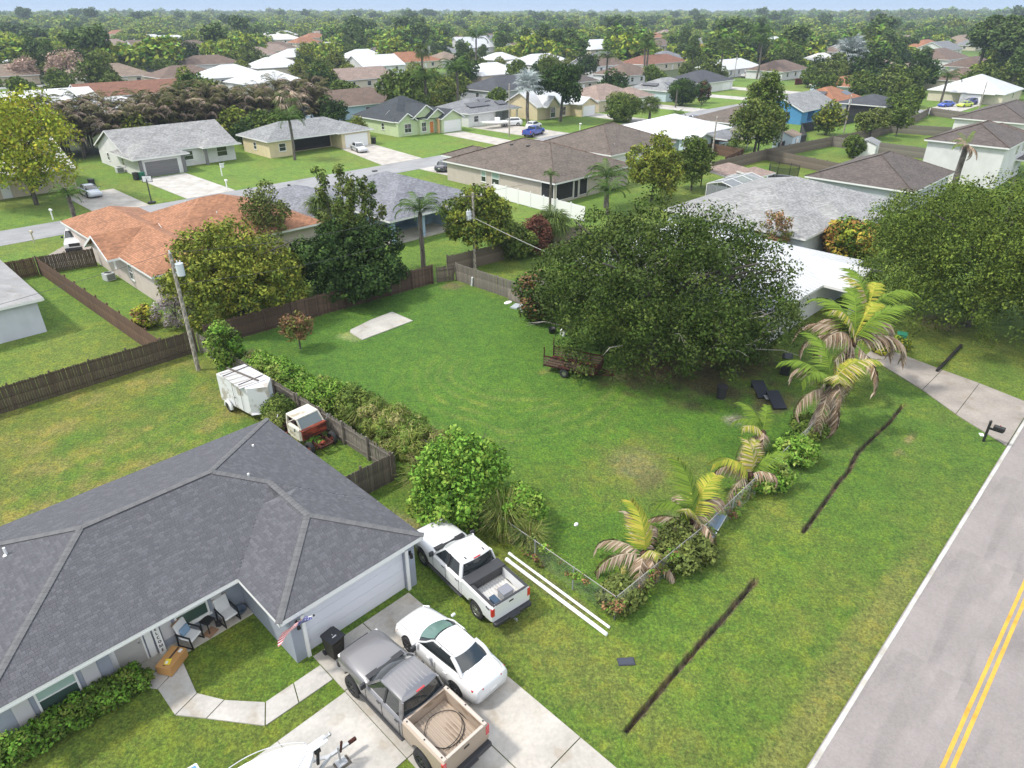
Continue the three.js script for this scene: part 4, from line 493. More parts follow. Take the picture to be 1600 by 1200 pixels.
function tree2(t, g, bark = M.bark) { part('trunk', g.trunk, bark, t); part('crown', g.crown, leafMat, t); return t; }
// ---------- trees that stand out one by one ----------
tree('spreading_oak', 'huge dark green spreading oak at the right of the empty lot', 39.2, -24.1, 9.5, 10.2, 0.0, 11, { pal: PAL.oak, leaves: 98000, size: 0.2, fill: 1.1, lobes: 34, cr: 1.5, inner: 0.15, tr: 0.42, limbs: 11 });
{ const oak = scene.getObjectByName('spreading_oak'), r = rng(15), L = []; for (let k = 0; k < 46; k++) { const a = r() * 6.283, e = 0.15 + r() * 1.1, R0 = 8.2 + r() * 1.0, p = [Math.cos(a) * Math.cos(e) * R0, 0.6 + Math.sin(e) * 8.4, Math.sin(a) * Math.cos(e) * R0], q = [p[0] * 1.1 + (r() - 0.5), p[1] + (r() - 0.4) * 1.1, p[2] * 1.1 + (r() - 0.5)], m = [p[0] * 0.72, p[1] * 0.8, p[2] * 0.72]; L.push(rod(m, p, 0.05, 0.03, 5), rod(p, q, 0.03, 0.008, 5), rod(p, [q[0] + (r() - 0.5) * 0.9, q[1] + (r() - 0.5) * 0.8, q[2] + (r() - 0.5) * 0.9], 0.022, 0.006, 4)); } part('bare_branches', mg(L), rgb(0.38, 0.35, 0.31, 0.95), oak); }
tree('fig_tree', 'big rounded fig tree at the right edge above the driveway', 61.0, -9.4, 9.2, 11.4, 0.2, 12, { pal: PAL.fig, leaves: 92000, size: 0.19, lobes: 30, cr: 1.5, inner: 0.3, tr: 0.4, limbs: 9 });
tree('dense_tree', 'dense dark green tree leaning over the back fence', 30.6, -50.2, 5.5, 5.8, 0.2, 13, { pal: PAL.dark, leaves: 30000, size: 0.3, lobes: 20, cr: 1.1, inner: 0.2 });
{ // several steep leaders, each a ragged column of sprays
  const r = rng(14), cl = [], wood = []; for (let k = 0; k < 9; k++) { const a = k * 2.4, d = k ? 0.6 + r() * 2.2 : 0, top = 7.4 + r() * 3.8 - d * 0.4, bx0 = Math.cos(a) * d * 0.25, bz0 = Math.sin(a) * d * 0.25, ex = Math.cos(a) * d * 1.25, ez = Math.sin(a) * d * 1.25; wood.push(rod([bx0, 0, bz0], [ex, top - 0.5, ez], 0.09, 0.02, 6)); for (let y = 2.2; y < top; y += 0.42) { const t = y / top, w = 0.95 * Math.pow(1 - t, 0.6) + 0.12, b = r() * 6.283; cl.push({ x: mix(bx0, ex, t) + Math.cos(b) * w * 0.8, y, z: mix(bz0, ez, t) + Math.sin(b) * w * 0.8, r: 0.28 + r() * 0.3 + w * 0.12, f: 1.1 }); } }
  const t = thing('upright_tree', 'tall ragged tree with upright sprays rising behind the dense tree', 'tree', [33.4, 0, -53.0]); part('trunk', mg(wood), M.bark, t); part('crown', leafCloud(r, cl, 12500, 0.27, PAL.mid.concat(PAL.olive), { inner: 0.1 }), leafMat, t);
}
tree('yellow_green_tree', 'broad yellow-green tree behind the utility pole and fence', 21.6, -52.2, 5.6, 7.2, 0.4, 15, { pal: PAL.yellow, leaves: 30000, size: 0.26, lobes: 22, cr: 1.0, inner: 0.15 });
tree('withered_tree', 'small half dead tree with rusty brown leaves on the lawn', 21.7, -43.3, 1.35, 3.0, 0.9, 16, { pal: PAL.dead, leaves: 1700, size: 0.2, clumps: 26, cr: 0.4, inner: 0.1, tr: 0.07 });
tree('camphor_tree', 'leafy tree just right of the transformer pole', 44.6, -48.6, 3.7, 7.6, 1.6, 17, { pal: PAL.yellow.concat(PAL.mid), leaves: 14000, size: 0.3, lobes: 13, cr: 0.9, inner: 0.15, tr: 0.16 });
tree('copper_shrub', 'copper red shrub right of the transformer pole', 50.3, -46.0, 1.7, 4.2, 0.2, 18, { pal: PAL.red, leaves: 4200, size: 0.24, clumps: 34, cr: 0.6, tr: 0.06 }, 'shrub');
tree('dark_shrub', 'dark green shrub between the copper shrub and leafy tree', 48.0, -46.8, 2.2, 3.6, 0.1, 19, { pal: PAL.mid, leaves: 6000, size: 0.26, clumps: 40, cr: 0.75, tr: 0.06 }, 'shrub');
tree('thin_tree', 'thin airy tree in front of the orange roof', 31.0, -64.2, 2.6, 7.4, 2.0, 20, { pal: PAL.olive, leaves: 3600, size: 0.26, lobes: 10, cr: 0.75, inner: 0.1, tr: 0.1 });
tree('street_maple', 'tall airy yellow-green tree on the lawn at the far left', 20.3, -106, 7.4, 13.2, 2.2, 21, { pal: PAL.lime, leaves: 15000, size: 0.42, lobes: 24, cr: 1.7, inner: 0.1, tr: 0.3 });
tree('sapling_by_pole', 'leafy green sapling beside the utility pole and fence corner', 16.3, -43.4, 1.3, 3.9, 0.2, 22, { pal: PAL.bright.concat(PAL.mid), leaves: 4600, size: 0.2, clumps: 30, cr: 0.5, inner: 0.2, tr: 0.05 });
tree('mid_tree', 'yellow-green bushy tree in front of the white house with taupe roof', 77.4, -50.4, 3.7, 8.2, 0.5, 23, { pal: PAL.yellow, leaves: 11000, size: 0.34, lobes: 13, cr: 1.0 });
tree('mid_tree', 'mid green tree directly left of the leaning right hand pole', 86.6, -50.0, 2.9, 7.6, 0.5, 24, { pal: PAL.mid, leaves: 8000, size: 0.34, lobes: 11, cr: 0.9 });
tree('eucalyptus', 'tall upright green tree beside the pole by the blue shed', 118.6, -56.4, 3.5, 13.6, 1, 25, { pal: PAL.mid, leaves: 9000, size: 0.42, lobes: 16, cr: 1.1 });
tree('mid_tree', 'dark rounded tree behind the patio fence on the right', 114.5, -55.2, 4.8, 9.0, 1.6, 26, { pal: PAL.olive.concat(PAL.mid), leaves: 10000, size: 0.42, lobes: 12, cr: 1.3 });
tree('mango_bush', 'round mango bush with yellow and orange new leaves', 70.8, -22.6, 2.9, 4.4, 0.2, 27, { pal: PAL.mango, leaves: 7500, size: 0.36, clumps: 46, cr: 0.85 }, 'shrub');
tree('street_oak', 'flat topped dark oak on the cream house lawn', 125, -107.5, 6.6, 11.2, 4.6, 28, { pal: PAL.dark, leaves: 13000, size: 0.5, lobes: 14, cr: 1.6, tr: 0.35, limbs: 8 });
tree('ball_tree', 'neat ball shaped tree at the street beside the taupe roof', 134.6, -97.6, 4.1, 6.4, 0.2, 29, { pal: PAL.mid, leaves: 9000, size: 0.4, clumps: 60, cr: 1.2 });
tree('small_round_tree', 'small dense dark tree on the lawn of the twin solar house', 170.2, -104.2, 4.0, 6.6, 0.6, 30, { pal: PAL.dark, leaves: 6000, size: 0.5, clumps: 44, cr: 1.2 });
tree('copper_shrub', 'reddish bush right of the small dense dark lawn tree', 179, -103.6, 2.2, 5.6, 0.2, 31, { pal: PAL.red.concat(PAL.dark), leaves: 2600, size: 0.45, clumps: 26, cr: 0.8 }, 'shrub');
tree('young_tree', 'small bushy tree beside the white shed in the fenced yard', 127.2, -43.6, 2.0, 3.8, 0.2, 32, { pal: PAL.mid, leaves: 3000, size: 0.34, clumps: 26, cr: 0.6 });
tree('young_tree', 'round young tree standing against the grey yard fence', 148.6, -48.4, 3.6, 5.6, 1.0, 33, { pal: PAL.olive, leaves: 4200, size: 0.42, lobes: 9, cr: 1.0 });
tree('young_tree', 'slim young tree just right of the round young tree by the fence', 156, -46.0, 2.6, 6.0, 1.4, 34, { pal: PAL.mid, leaves: 2600, size: 0.42, lobes: 8, cr: 0.8 });
tree('ficus_shrub', 'dark reddish green shrub at the left edge of the spreading oak', 37.9, -34.3, 1.9, 4.2, 0.1, 35, { pal: PAL.dead.concat(PAL.dark, PAL.mid), leaves: 6500, size: 0.24, clumps: 38, cr: 0.7 }, 'shrub');
tree('bare_tree', 'airy half bare tree in front of the pale shingle roof', 64.3, -27.6, 1.7, 5.4, 1.0, 36, { pal: PAL.olive.concat(PAL.dead), leaves: 2000, size: 0.25, clumps: 24, cr: 0.55, inner: 0.1, tr: 0.08 });
// round bush, hedge and vines by the fence on the near side of the lot
tree('round_bush', 'big rounded bright green bush beside the white pickup', 17.5, -20.9, 2.75, 4.1, 0.1, 40, { pal: PAL.bright, leaves: 15000, size: 0.2, lobes: 18, cr: 0.6, inner: 0.2, tr: 0.1 }, 'shrub');
const HEDGE = [[17.7, -41.0, 1.3, 1.5, 'vine', 'vine mound nearest the utility pole'], [17.9, -38.6, 1.3, 1.7, 'vine', 'vine mound behind the cargo trailer'], [18.1, -36.3, 1.2, 1.5, 'vine', 'vine mound by the front corner of the cargo trailer'], [18.4, -34.0, 1.2, 1.9, 'vine', 'leafy vine mound behind the white truck cab'], [18.7, -31.6, 1.3, 2.0, 'mid', 'tall weedy shrub by the rusty truck'], [18.8, -29.4, 1.2, 2.0, 'weed', 'pale grassy shrub along the grey fence'], [18.7, -27.2, 1.4, 2.3, 'weed', 'straw coloured weed thicket at the fence corner'], [18.6, -24.9, 1.4, 2.4, 'weed', 'pale weed thicket between fence corner and round bush'], [18.9, -17.9, 1.0, 1.8, 'bright', 'small green bush at the right of the round bush'], [15.6, -35.2, 0.8, 1.3, 'mid', 'weeds growing at the nose of the cargo trailer'], [14.9, -34.4, 0.6, 0.9, 'olive', 'low weeds beside the scrap behind the truck cab']];
HEDGE.forEach(([x, z, R, h, p, l], i) => tree('fence_shrub', l, x, z, R * 1.12, h * 1.2, 0.0, 50 + i, { pal: PAL[p], leaves: 7000, size: p === 'weed' ? 0.3 : 0.17, aspect: p === 'weed' ? 0.16 : 0.62, clumps: 30, cr: 0.5, inner: 0.2, tr: 0.04, limbs: 4 }, 'shrub', 'overgrown shrubs along the lot fence'));
[[33.5, -10.9, 1.2, 1.6, 'vine', 'vine tangle at the foot of the tallest leaning coconut palm'], [30.3, -11.0, 1.3, 1.4, 'vine', 'leafy vine mound between the low coconut palms'], [22.4, -11.1, 1.6, 1.5, 'olive', 'tangled green and straw bush by the blue board'], [36.4, -11.4, 1.0, 1.3, 'mid', 'leafy bush behind the leaning coconut trunk'], [18.2, -11.6, 0.9, 1.0, 'olive', 'sparse weeds at the chain link corner post']].forEach(([x, z, R, h, p, l], i) => tree('vine_mound', l, x, z, R, h, 0, 70 + i, { pal: PAL[p], leaves: 5200, size: 0.2, clumps: 30, cr: 0.5, inner: 0.2, tr: 0.04, limbs: 4 }, 'shrub'));
[[59.2, -13.2, 0.9, 0.8, 'variegated yellow shrub in the driveway bed nearest the road'], [57.5, -13.6, 0.8, 0.8, 'variegated yellow shrub beside the green bin']].forEach(([x, z, R, h, l], i) => tree('croton_shrub', l, x - 6.2, z + 1.2, R, h, 0, 80 + i, { pal: PAL.lime.concat(PAL.mid), leaves: 1500, size: 0.2, clumps: 14, cr: 0.35, limbs: 3, tr: 0.02 }, 'shrub'));
// foundation hedge of the near house: separate plants that have grown together
for (let i = 0; i < 7; i++) { const x = -1.6 + i * 0.66; tree('hedge_plant', ['leftmost plant of the clipped hedge under the near house window', 'second plant of the clipped hedge from the frame edge', 'hedge plant under the left shutter of the near house', 'hedge plant below the middle of the near house window', 'hedge plant under the right shutter of the near house', 'second to last hedge plant before the front walk', 'last hedge plant beside the front walk'][i], x, -21.75 + (i % 2) * 0.06, 0.62, 1.05, 0, 90 + i, { pal: PAL.bright.slice(0, 3).concat(PAL.mid), leaves: 2600, size: 0.13, clumps: 22, cr: 0.26, inner: 0.3, tr: 0.02, limbs: 4 }, 'hedge', 'foundation hedge of the near house'); }
// tall grass beside the truck
{
  const mk = (seed, n, h, R) => { const r = rng(seed), P = [], C = [], I = []; for (let i = 0; i < n; i++) { const a = r() * 6.283, q = Math.sqrt(r()) * R * 0.35, b = a + (r() - 0.5), hh = h * (0.6 + r() * 0.6), w = 0.014 + r() * 0.012, cx = Math.cos(a) * q, cz = Math.sin(a) * q, out = R * (0.4 + r() * 0.8), c = PAL.weed[Math.floor(r() * 4)], k = P.length / 3, dx = Math.cos(b), dz = Math.sin(b); for (let s = 0; s < 4; s++) { const t = s / 3, x = cx + dx * out * t * t, z = cz + dz * out * t * t, y = hh * Math.sin(t * 2.0) / 0.93, ww = w * (1 - t * 0.95); P.push(x - dz * ww, y, z + dx * ww, x + dz * ww, y, z - dx * ww); for (let m = 0; m < 2; m++) C.push(...c); if (s) I.push(k + s * 2 - 2, k + s * 2 - 1, k + s * 2, k + s * 2, k + s * 2 - 1, k + s * 2 + 1); } } const g = new THREE.BufferGeometry(); g.setAttribute('position', new THREE.Float32BufferAttribute(P, 3)); g.setAttribute('color', new THREE.Float32BufferAttribute(C, 3)); g.setIndex(I); g.computeVertexNormals(); return g; };
  [[17.7, -17.9, 1.9, 1.4, 'tall pale grass clump between the round bush and white pipes'], [17.0, -22.9, 1.6, 1.2, 'tall grass at the left of the round bush'], [18.3, -26.0, 1.7, 1.3, 'arching tall grass near the grey fence corner'], [18.4, -30.4, 1.6, 1.2, 'arching tall grass behind the rusty truck'], [17.9, -16.5, 1.1, 1.0, 'small grass clump at the end of the white pipes']].forEach(([x, z, h, R, l], i) => { const m = one('grass_clump', mk(120 + i, 420, h, R), leafMat, l, 'grass'); m.position.set(x, 0, z); });
}

tree('croton_shrub', 'yellow-green feathery shrub behind the left fence corner', 15.4, -55.6, 1.0, 1.9, 0, 160, { pal: PAL.lime.concat(PAL.dead), leaves: 2200, size: 0.24, clumps: 16, cr: 0.4, limbs: 4, tr: 0.03 }, 'shrub');
tree('bare_shrub', 'leafless lilac grey shrub beside the broad yellow-green tree', 17.0, -53.8, 1.7, 2.9, 0.2, 161, { pal: [[0.3, 0.26, 0.26], [0.38, 0.33, 0.33], [0.2, 0.17, 0.15]], leaves: 2400, size: 0.22, aspect: 0.3, clumps: 26, cr: 0.5, inner: 0.1, limbs: 9, tr: 0.06 }, 'shrub');
// ---------- palms ----------
function frondGeo(seed, L, rise, droop, leaf, n, pal, o = {}) { // feather frond along +x, one mesh
  const r = rng(seed), P = [], N = [], C = [], I = [], pts = []; const seg = 14; let x = 0, y = 0, an = rise;
  for (let i = 0; i <= seg; i++) { pts.push([x, y]); x += Math.cos(an) * L / seg; y += Math.sin(an) * L / seg; an -= droop / seg * (0.4 + 1.2 * i / seg); }
  const at = (t) => { const q = Math.min(seg - 1e-4, t * seg), i = Math.floor(q), f = q - i; return [mix(pts[i][0], pts[i + 1][0], f), mix(pts[i][1], pts[i + 1][1], f), Math.atan2(pts[i + 1][1] - pts[i][1], pts[i + 1][0] - pts[i][0])]; };
  const v = (px, py, pz, nx, ny, nz, c) => { P.push(px, py, pz); N.push(nx, ny, nz); C.push(...c); return P.length / 3 - 1; };
  const stem = o.stem ?? pal[0]; let prev; for (let i = 0; i <= seg; i++) { const w = 0.035 * L / 3 * (1 - i / seg * 0.85), a = [v(pts[i][0], pts[i][1], -w, 0, 1, -0.3, stem), v(pts[i][0], pts[i][1] + w * 0.6, 0, 0, 1, 0, stem), v(pts[i][0], pts[i][1], w, 0, 1, 0.3, stem)]; if (prev) for (let k = 0; k < 2; k++) I.push(prev[k], prev[k + 1], a[k], a[k], prev[k + 1], a[k + 1]); prev = a; }
  for (let i = 0; i < n; i++) for (const s of [-1, 1]) {
    const t = 0.14 + 0.86 * (i + r() * 0.6) / n; if (r() < (o.gap ?? 0.03)) continue; const [cx, cy, ca] = at(t), ll = leaf * (0.45 + 0.75 * Math.sin(Math.min(1, t * 1.15 + 0.1) * Math.PI * 0.86)) * (0.85 + r() * 0.3), fwd = 0.5 + t * 0.6 + (r() - 0.5) * 0.15, dn = (o.hang ?? 0.55) * (0.7 + r() * 0.6), w = (o.w ?? 0.035) * (0.8 + r() * 0.4);
    const dx = Math.cos(ca) * fwd, dy0 = Math.sin(ca) * fwd, l = Math.hypot(dx, dy0 - dn, 1), ex = dx / l * ll, ey = (dy0 * 0.5 - dn) / l * ll, ez = s / l * ll, c = pal[Math.floor(r() * pal.length)], k0 = 0.5;
    const a = v(cx - w, cy, 0, 0, 1, s * 0.5, c), b = v(cx + w, cy, 0, 0, 1, s * 0.5, c), m1 = v(cx + ex * k0 - w, cy + ey * k0 * 0.55, ez * k0, 0, 1, s * 0.6, c), m2 = v(cx + ex * k0 + w, cy + ey * k0 * 0.55, ez * k0, 0, 1, s * 0.6, c), e = v(cx + ex, cy + ey, ez, 0, 0.8, s * 0.7, c);
    I.push(a, b, m1, m1, b, m2, m1, m2, e);
  }
  const g = new THREE.BufferGeometry(); g.setAttribute('position', new THREE.Float32BufferAttribute(P, 3)); g.setAttribute('color', new THREE.Float32BufferAttribute(C, 3)); g.setIndex(I); g.computeVertexNormals(); return g;
}
function fanGeo(seed, R, pal, droop = 0.5) { // fan leaf on a stalk along +x
  const r = rng(seed), P = [], N = [], C = [], I = [], n = 22, s0 = R * 0.8; const v = (x, y, z, c) => { P.push(x, y, z); N.push(0.1, 1, 0); C.push(...c); return P.length / 3 - 1; };
  const a = v(0, 0, -0.02, pal[0]), b = v(0, 0, 0.02, pal[0]), c0 = v(s0, s0 * 0.1, 0, pal[0]); I.push(a, b, c0);
  for (let i = 0; i < n; i++) { const th = (i / (n - 1) - 0.5) * 4.4, c = pal[Math.floor(r() * pal.length)], l = R * (0.75 + r() * 0.3) * (1 - Math.abs(th) * 0.09), q = 0.075, k = v(s0, s0 * 0.1, 0, c), m1 = v(s0 + Math.cos(th - q) * l * 0.6, s0 * 0.1 + 0.04, Math.sin(th - q) * l * 0.6, c), m2 = v(s0 + Math.cos(th + q) * l * 0.6, s0 * 0.1 + 0.04, Math.sin(th + q) * l * 0.6, c), e = v(s0 + Math.cos(th) * l, s0 * 0.1 - droop * l * (0.6 + r() * 0.5), Math.sin(th) * l, c); I.push(k, m1, m2, m1, e, m2); }
  const g = new THREE.BufferGeometry(); g.setAttribute('position', new THREE.Float32BufferAttribute(P, 3)); g.setAttribute('color', new THREE.Float32BufferAttribute(C, 3)); g.setIndex(I); g.computeVertexNormals(); return g;
}
const FP = { green: [[0.13, 0.2, 0.026], [0.14, 0.21, 0.028], [0.075, 0.13, 0.02]], yellow: [[0.27, 0.29, 0.035], [0.2, 0.25, 0.03], [0.38, 0.34, 0.055]], tan: [[0.40, 0.32, 0.235], [0.50, 0.415, 0.32], [0.30, 0.22, 0.155], [0.22, 0.145, 0.09]], mixy: [[0.16, 0.2, 0.028], [0.34, 0.3, 0.04], [0.42, 0.34, 0.2]], queen: [[0.06, 0.115, 0.02], [0.085, 0.145, 0.026], [0.05, 0.095, 0.018]], sabal: [[0.085, 0.125, 0.03], [0.115, 0.15, 0.036], [0.07, 0.105, 0.025]], areca: [[0.09, 0.09, 0.03], [0.13, 0.105, 0.05], [0.06, 0.075, 0.025]], arecaDry: [[0.27, 0.205, 0.15], [0.21, 0.155, 0.115], [0.33, 0.26, 0.2]] };
const FG = { green: [frondGeo(1, 2.9, 0.75, 1.5, 0.75, 44, FP.green), frondGeo(2, 2.9, 0.95, 2.1, 0.75, 44, FP.green)], yellow: [frondGeo(3, 2.7, 0.8, 1.9, 0.7, 42, FP.yellow, { stem: FP.yellow[0] }), frondGeo(4, 2.5, 1.1, 1.6, 0.7, 40, FP.mixy, { stem: FP.yellow[0] })], tan: [frondGeo(5, 2.6, 0.3, 2.4, 0.6, 40, FP.tan, { hang: 1.3, gap: 0.12 }), frondGeo(6, 2.8, -0.4, 1.6, 0.6, 40, FP.tan, { hang: 1.5, gap: 0.15 }), frondGeo(7, 2.5, 0.8, 3.0, 0.65, 40, FP.tan, { hang: 1.2, gap: 0.1 })] };
function trunkGeo(pts, r0, r1) { const L = []; for (let i = 0; i + 1 < pts.length; i++) { const a = i / (pts.length - 1), b = (i + 1) / (pts.length - 1); L.push(rod(pts[i], pts[i + 1], mix(r0, r1, a), mix(r0, r1, b), 10)); if (i) L.push(xf(new THREE.TorusGeometry(mix(r0, r1, a) * 1.02, 0.02, 5, 10), ...pts[i], Math.PI / 2)); } return mg(L); }
// coconut palm: a trunk and fronds that are each a piece of their own
function coconut(label, x, z, h, lean, list, s = 1) {
  const t = thing('coconut_palm', label, 'palm tree', [x, 0, z], 0, 'coconut palms along the chain link fence'), top = [lean[0], h, lean[1]];
  part('trunk', trunkGeo([[0, -0.05, 0], [lean[0] * 0.25, h * 0.33, lean[1] * 0.25], [lean[0] * 0.6, h * 0.68, lean[1] * 0.6], top], 0.2 * s, 0.12 * s), M.palmBark, t);
  part('fibre_boot', xf(new THREE.SphereGeometry(0.26 * s, 8, 6), top[0], top[1] + 0.05, top[2], 0, 0, 0, [1, 1.5, 1]), rgb(0.19, 0.1, 0.06, 1, { map: T.bark }), t);
  for (const [k, i, az, up, sc] of list) { const f = part('frond', FG[k][i % FG[k].length], leafMat, t); f.position.set(top[0], top[1] + 0.1, top[2]); f.rotation.set(0, az, up, 'YXZ'); f.scale.setScalar((sc ?? 1) * s * (h < 1.5 ? 1.0 : 1.22)); if (k === 'tan') f.userData.label = 'dead tan frond'; }
  return t;
}
coconut('leaning coconut palm with tan skirt of dead fronds near the trench', 35.4, -11.2, 3.0, [1.9, 0.1], [['green', 0, 2.2, 0.2], ['green', 1, 2.9, 0.1], ['yellow', 0, -0.2, 0.1], ['yellow', 1, 3.6, 0], ['green', 0, 1.2, 0.6], ['tan', 1, -1.9, -0.4], ['tan', 1, -1.2, -0.5], ['tan', 0, 2.6, -0.3], ['tan', 1, 0.3, -0.6], ['tan', 2, -2.5, 0], ['yellow', 1, -1.0, 0.2], ['tan', 1, -1.5, -0.7, 1.2], ['tan', 0, 3.4, -0.2, 1.1], ['tan', 2, 1.7, 0.1, 1.0], ['tan', 1, -0.6, -0.5, 1.2]]);
coconut('tall coconut palm with drooping dead fronds before the fig tree', 41.4, -12.2, 3.7, [1.2, 0.2], [['green', 0, 0.6, 0.5, 1.15], ['yellow', 0, 0.0, 0.35, 1.2], ['green', 1, 1.4, 0.3, 1.2], ['green', 0, -0.6, 0.4, 1.15], ['tan', 0, -0.5, 0.1, 1.35], ['tan', 2, -0.1, -0.1, 1.3], ['tan', 0, 2.2, 0.2, 1.2], ['tan', 2, 1.6, 0.3, 1.1], ['tan', 1, 2.9, 0, 1.2], ['tan', 1, -1.7, 0, 1.1], ['yellow', 1, 2.5, 0.3, 1.1], ['tan', 0, -0.25, 0.35, 1.55], ['tan', 0, -0.75, 0.15, 1.45], ['tan', 2, 2.8, 0.1, 1.35], ['tan', 0, 1.9, 0.45, 1.3], ['tan', 1, 3.5, -0.2, 1.2], ['tan', 1, -2.4, -0.4, 1.1]]);
coconut('green coconut palm crown beside the fig tree branches', 46.6, -13.2, 3.9, [0.4, 0.3], [['yellow', 0, 0.2, 0.3, 1.1], ['green', 0, 1.0, 0.5, 1.1], ['yellow', 1, 1.9, 0.4, 1.1], ['green', 1, -0.7, 0.2, 1.1], ['green', 0, 2.8, 0.3, 1]]);
coconut('low coconut palm with yellow frond at the right of the vine mound', 28.9, -11.4, 0.9, [0.1, 0], [['yellow', 0, 2.6, 0.3, 1.1], ['tan', 2, 2.3, 0.1, 1.0], ['yellow', 1, 1.2, 0.7, 0.9], ['yellow', 1, 0.4, 0.2, 0.9], ['green', 0, -0.6, 0.3, 0.9], ['tan', 0, 0.0, 0, 1.15], ['tan', 0, 3.1, 0, 1.05], ['tan', 2, -1.2, 0.1, 0.8]], 0.95);
coconut('low coconut palm with spear leaf and orange frond by the blue board', 23.8, -11.7, 0.8, [0, 0.1], [['green', 0, 1.3, 0.85, 1.2], ['yellow', 0, 0.1, 0.4, 1.2], ['tan', 0, 2.9, 0.1, 1.1], ['tan', 2, -0.2, 0.2, 1.2], ['tan', 1, 1.9, 0.5, 1.0], ['tan', 0, 3.6, -0.1, 1.0], ['green', 1, 2.4, 0.3, 0.9], ['tan', 0, 0.9, 0.3, 1.1], ['tan', 2, 4.4, 0, 0.9], ['yellow', 1, 3.3, 0.3, 0.9]], 0.95);
coconut('withered low coconut palm nearest the chain link corner', 20.6, -12.0, 0.6, [0, 0], [['yellow', 0, 1.2, 0.8, 1.1], ['tan', 1, 1.0, 1.1, 1.1], ['tan', 0, 2.6, 0.2, 1.15], ['tan', 2, 3.6, 0.0, 1.1], ['tan', 1, -0.4, 0.3, 1.0], ['tan', 0, -1.4, -0.1, 0.9], ['yellow', 1, 4.2, 0.1, 0.7], ['tan', 0, 2.0, 0.35, 1.1], ['tan', 2, 0.4, 0.2, 1.0], ['tan', 2, -2.2, 0.1, 0.9]], 0.95);
coconut('small green coconut palm behind the vine tangle', 33.0, -12.7, 1.0, [0, 0], [['green', 0, 1.6, 0.5, 0.9], ['green', 1, 2.4, 0.2, 0.9], ['tan', 0, 3.0, 0, 1.2], ['yellow', 1, 2.8, -0.1, 0.9], ['green', 0, 0.4, 0.3, 0.8], ['tan', 2, 3.6, 0, 1.0]], 0.9);
coconut('tiny palm seedling at the chain link fence corner', 19.2, -12.2, 0.15, [0, 0], [['green', 0, 1.4, 0.6, 0.4], ['green', 1, 2.6, 0.2, 0.4], ['yellow', 1, 0.2, 0.3, 0.4], ['tan', 0, 3.3, -0.2, 0.4]], 0.6);
// queen, cabbage and silver palms: a trunk and a crown of fronds
function crownOf(r, geo, n, up0, up1, s) { const L = []; for (let i = 0; i < n; i++) { const g = geo[i % geo.length].clone(), k = i / n, up = mix(up0, up1, k) + (r() - 0.5) * 0.2, q = s * (0.85 + r() * 0.3); g.applyMatrix4(new THREE.Matrix4().compose(V3(0, 0, 0), new THREE.Quaternion().setFromEuler(new THREE.Euler(0, i * 2.4 + r() * 0.5, up, 'YXZ')), V3(q, q, q))); L.push(g); } const m = mergeGeometries(L.map((g) => { g.deleteAttribute('uv'); return g; })); return m; }
const PK = {}; { const r = rng(500);
  PK.queen = crownOf(r, [frondGeo(21, 2.8, 0.9, 2.0, 0.6, 30, FP.queen, { w: 0.03 }), frondGeo(22, 2.8, 0.7, 2.3, 0.6, 30, FP.queen, { w: 0.03 })], 18, 0.55, -0.25, 1); PK.sabal = crownOf(r, [fanGeo(31, 1.0, FP.sabal), fanGeo(32, 1.05, FP.sabal, 0.8)], 30, 1.1, -0.7, 1); PK.silver = crownOf(r, [fanGeo(33, 1.4, PAL.silver, 0.25), fanGeo(34, 1.3, PAL.silver, 0.3)], 30, 1.2, -0.5, 1); PK.dryfan = crownOf(r, [fanGeo(35, 1.0, FP.tan, 0.9), fanGeo(36, 1.0, FP.sabal, 0.7)], 26, 0.9, -1.1, 1);
  PK.dead = crownOf(r, [FG.tan[0], FG.tan[1], frondGeo(37, 2.6, 0.9, 1.4, 0.5, 30, FP.green)], 13, 0.7, -0.9, 0.9); PK.areca = [1, 2, 3].map((k) => crownOf(r, [frondGeo(40 + k, 4.4, 1.25, 2.2, 0.8, 24, FP.areca, { w: 0.07 }), frondGeo(45 + k, 4.2, 1.2, 2.8, 0.8, 24, FP.arecaDry, { w: 0.07, hang: 0.9 }), frondGeo(49 + k, 4.6, 1.35, 2.0, 0.8, 24, FP.areca, { w: 0.07 })], 16, 0.25, -0.2, 1)); }
function palm(name, label, kind, x, z, h, s = 1, tr = 0.16, group) { const t = thing(name, label, 'palm tree', [x, 0, z], x * 1.7, group); part('trunk', trunkGeo([[0, -0.05, 0], [0.08 * h * 0.3, h * 0.4, 0], [0.1, h * 0.75, 0.05], [0.05, h, 0]], tr * 1.25, tr), M.palmBark, t); const c = part('crown', PK[kind], leafMat, t); c.position.set(0.05, h, 0); c.scale.setScalar(s); return t; }
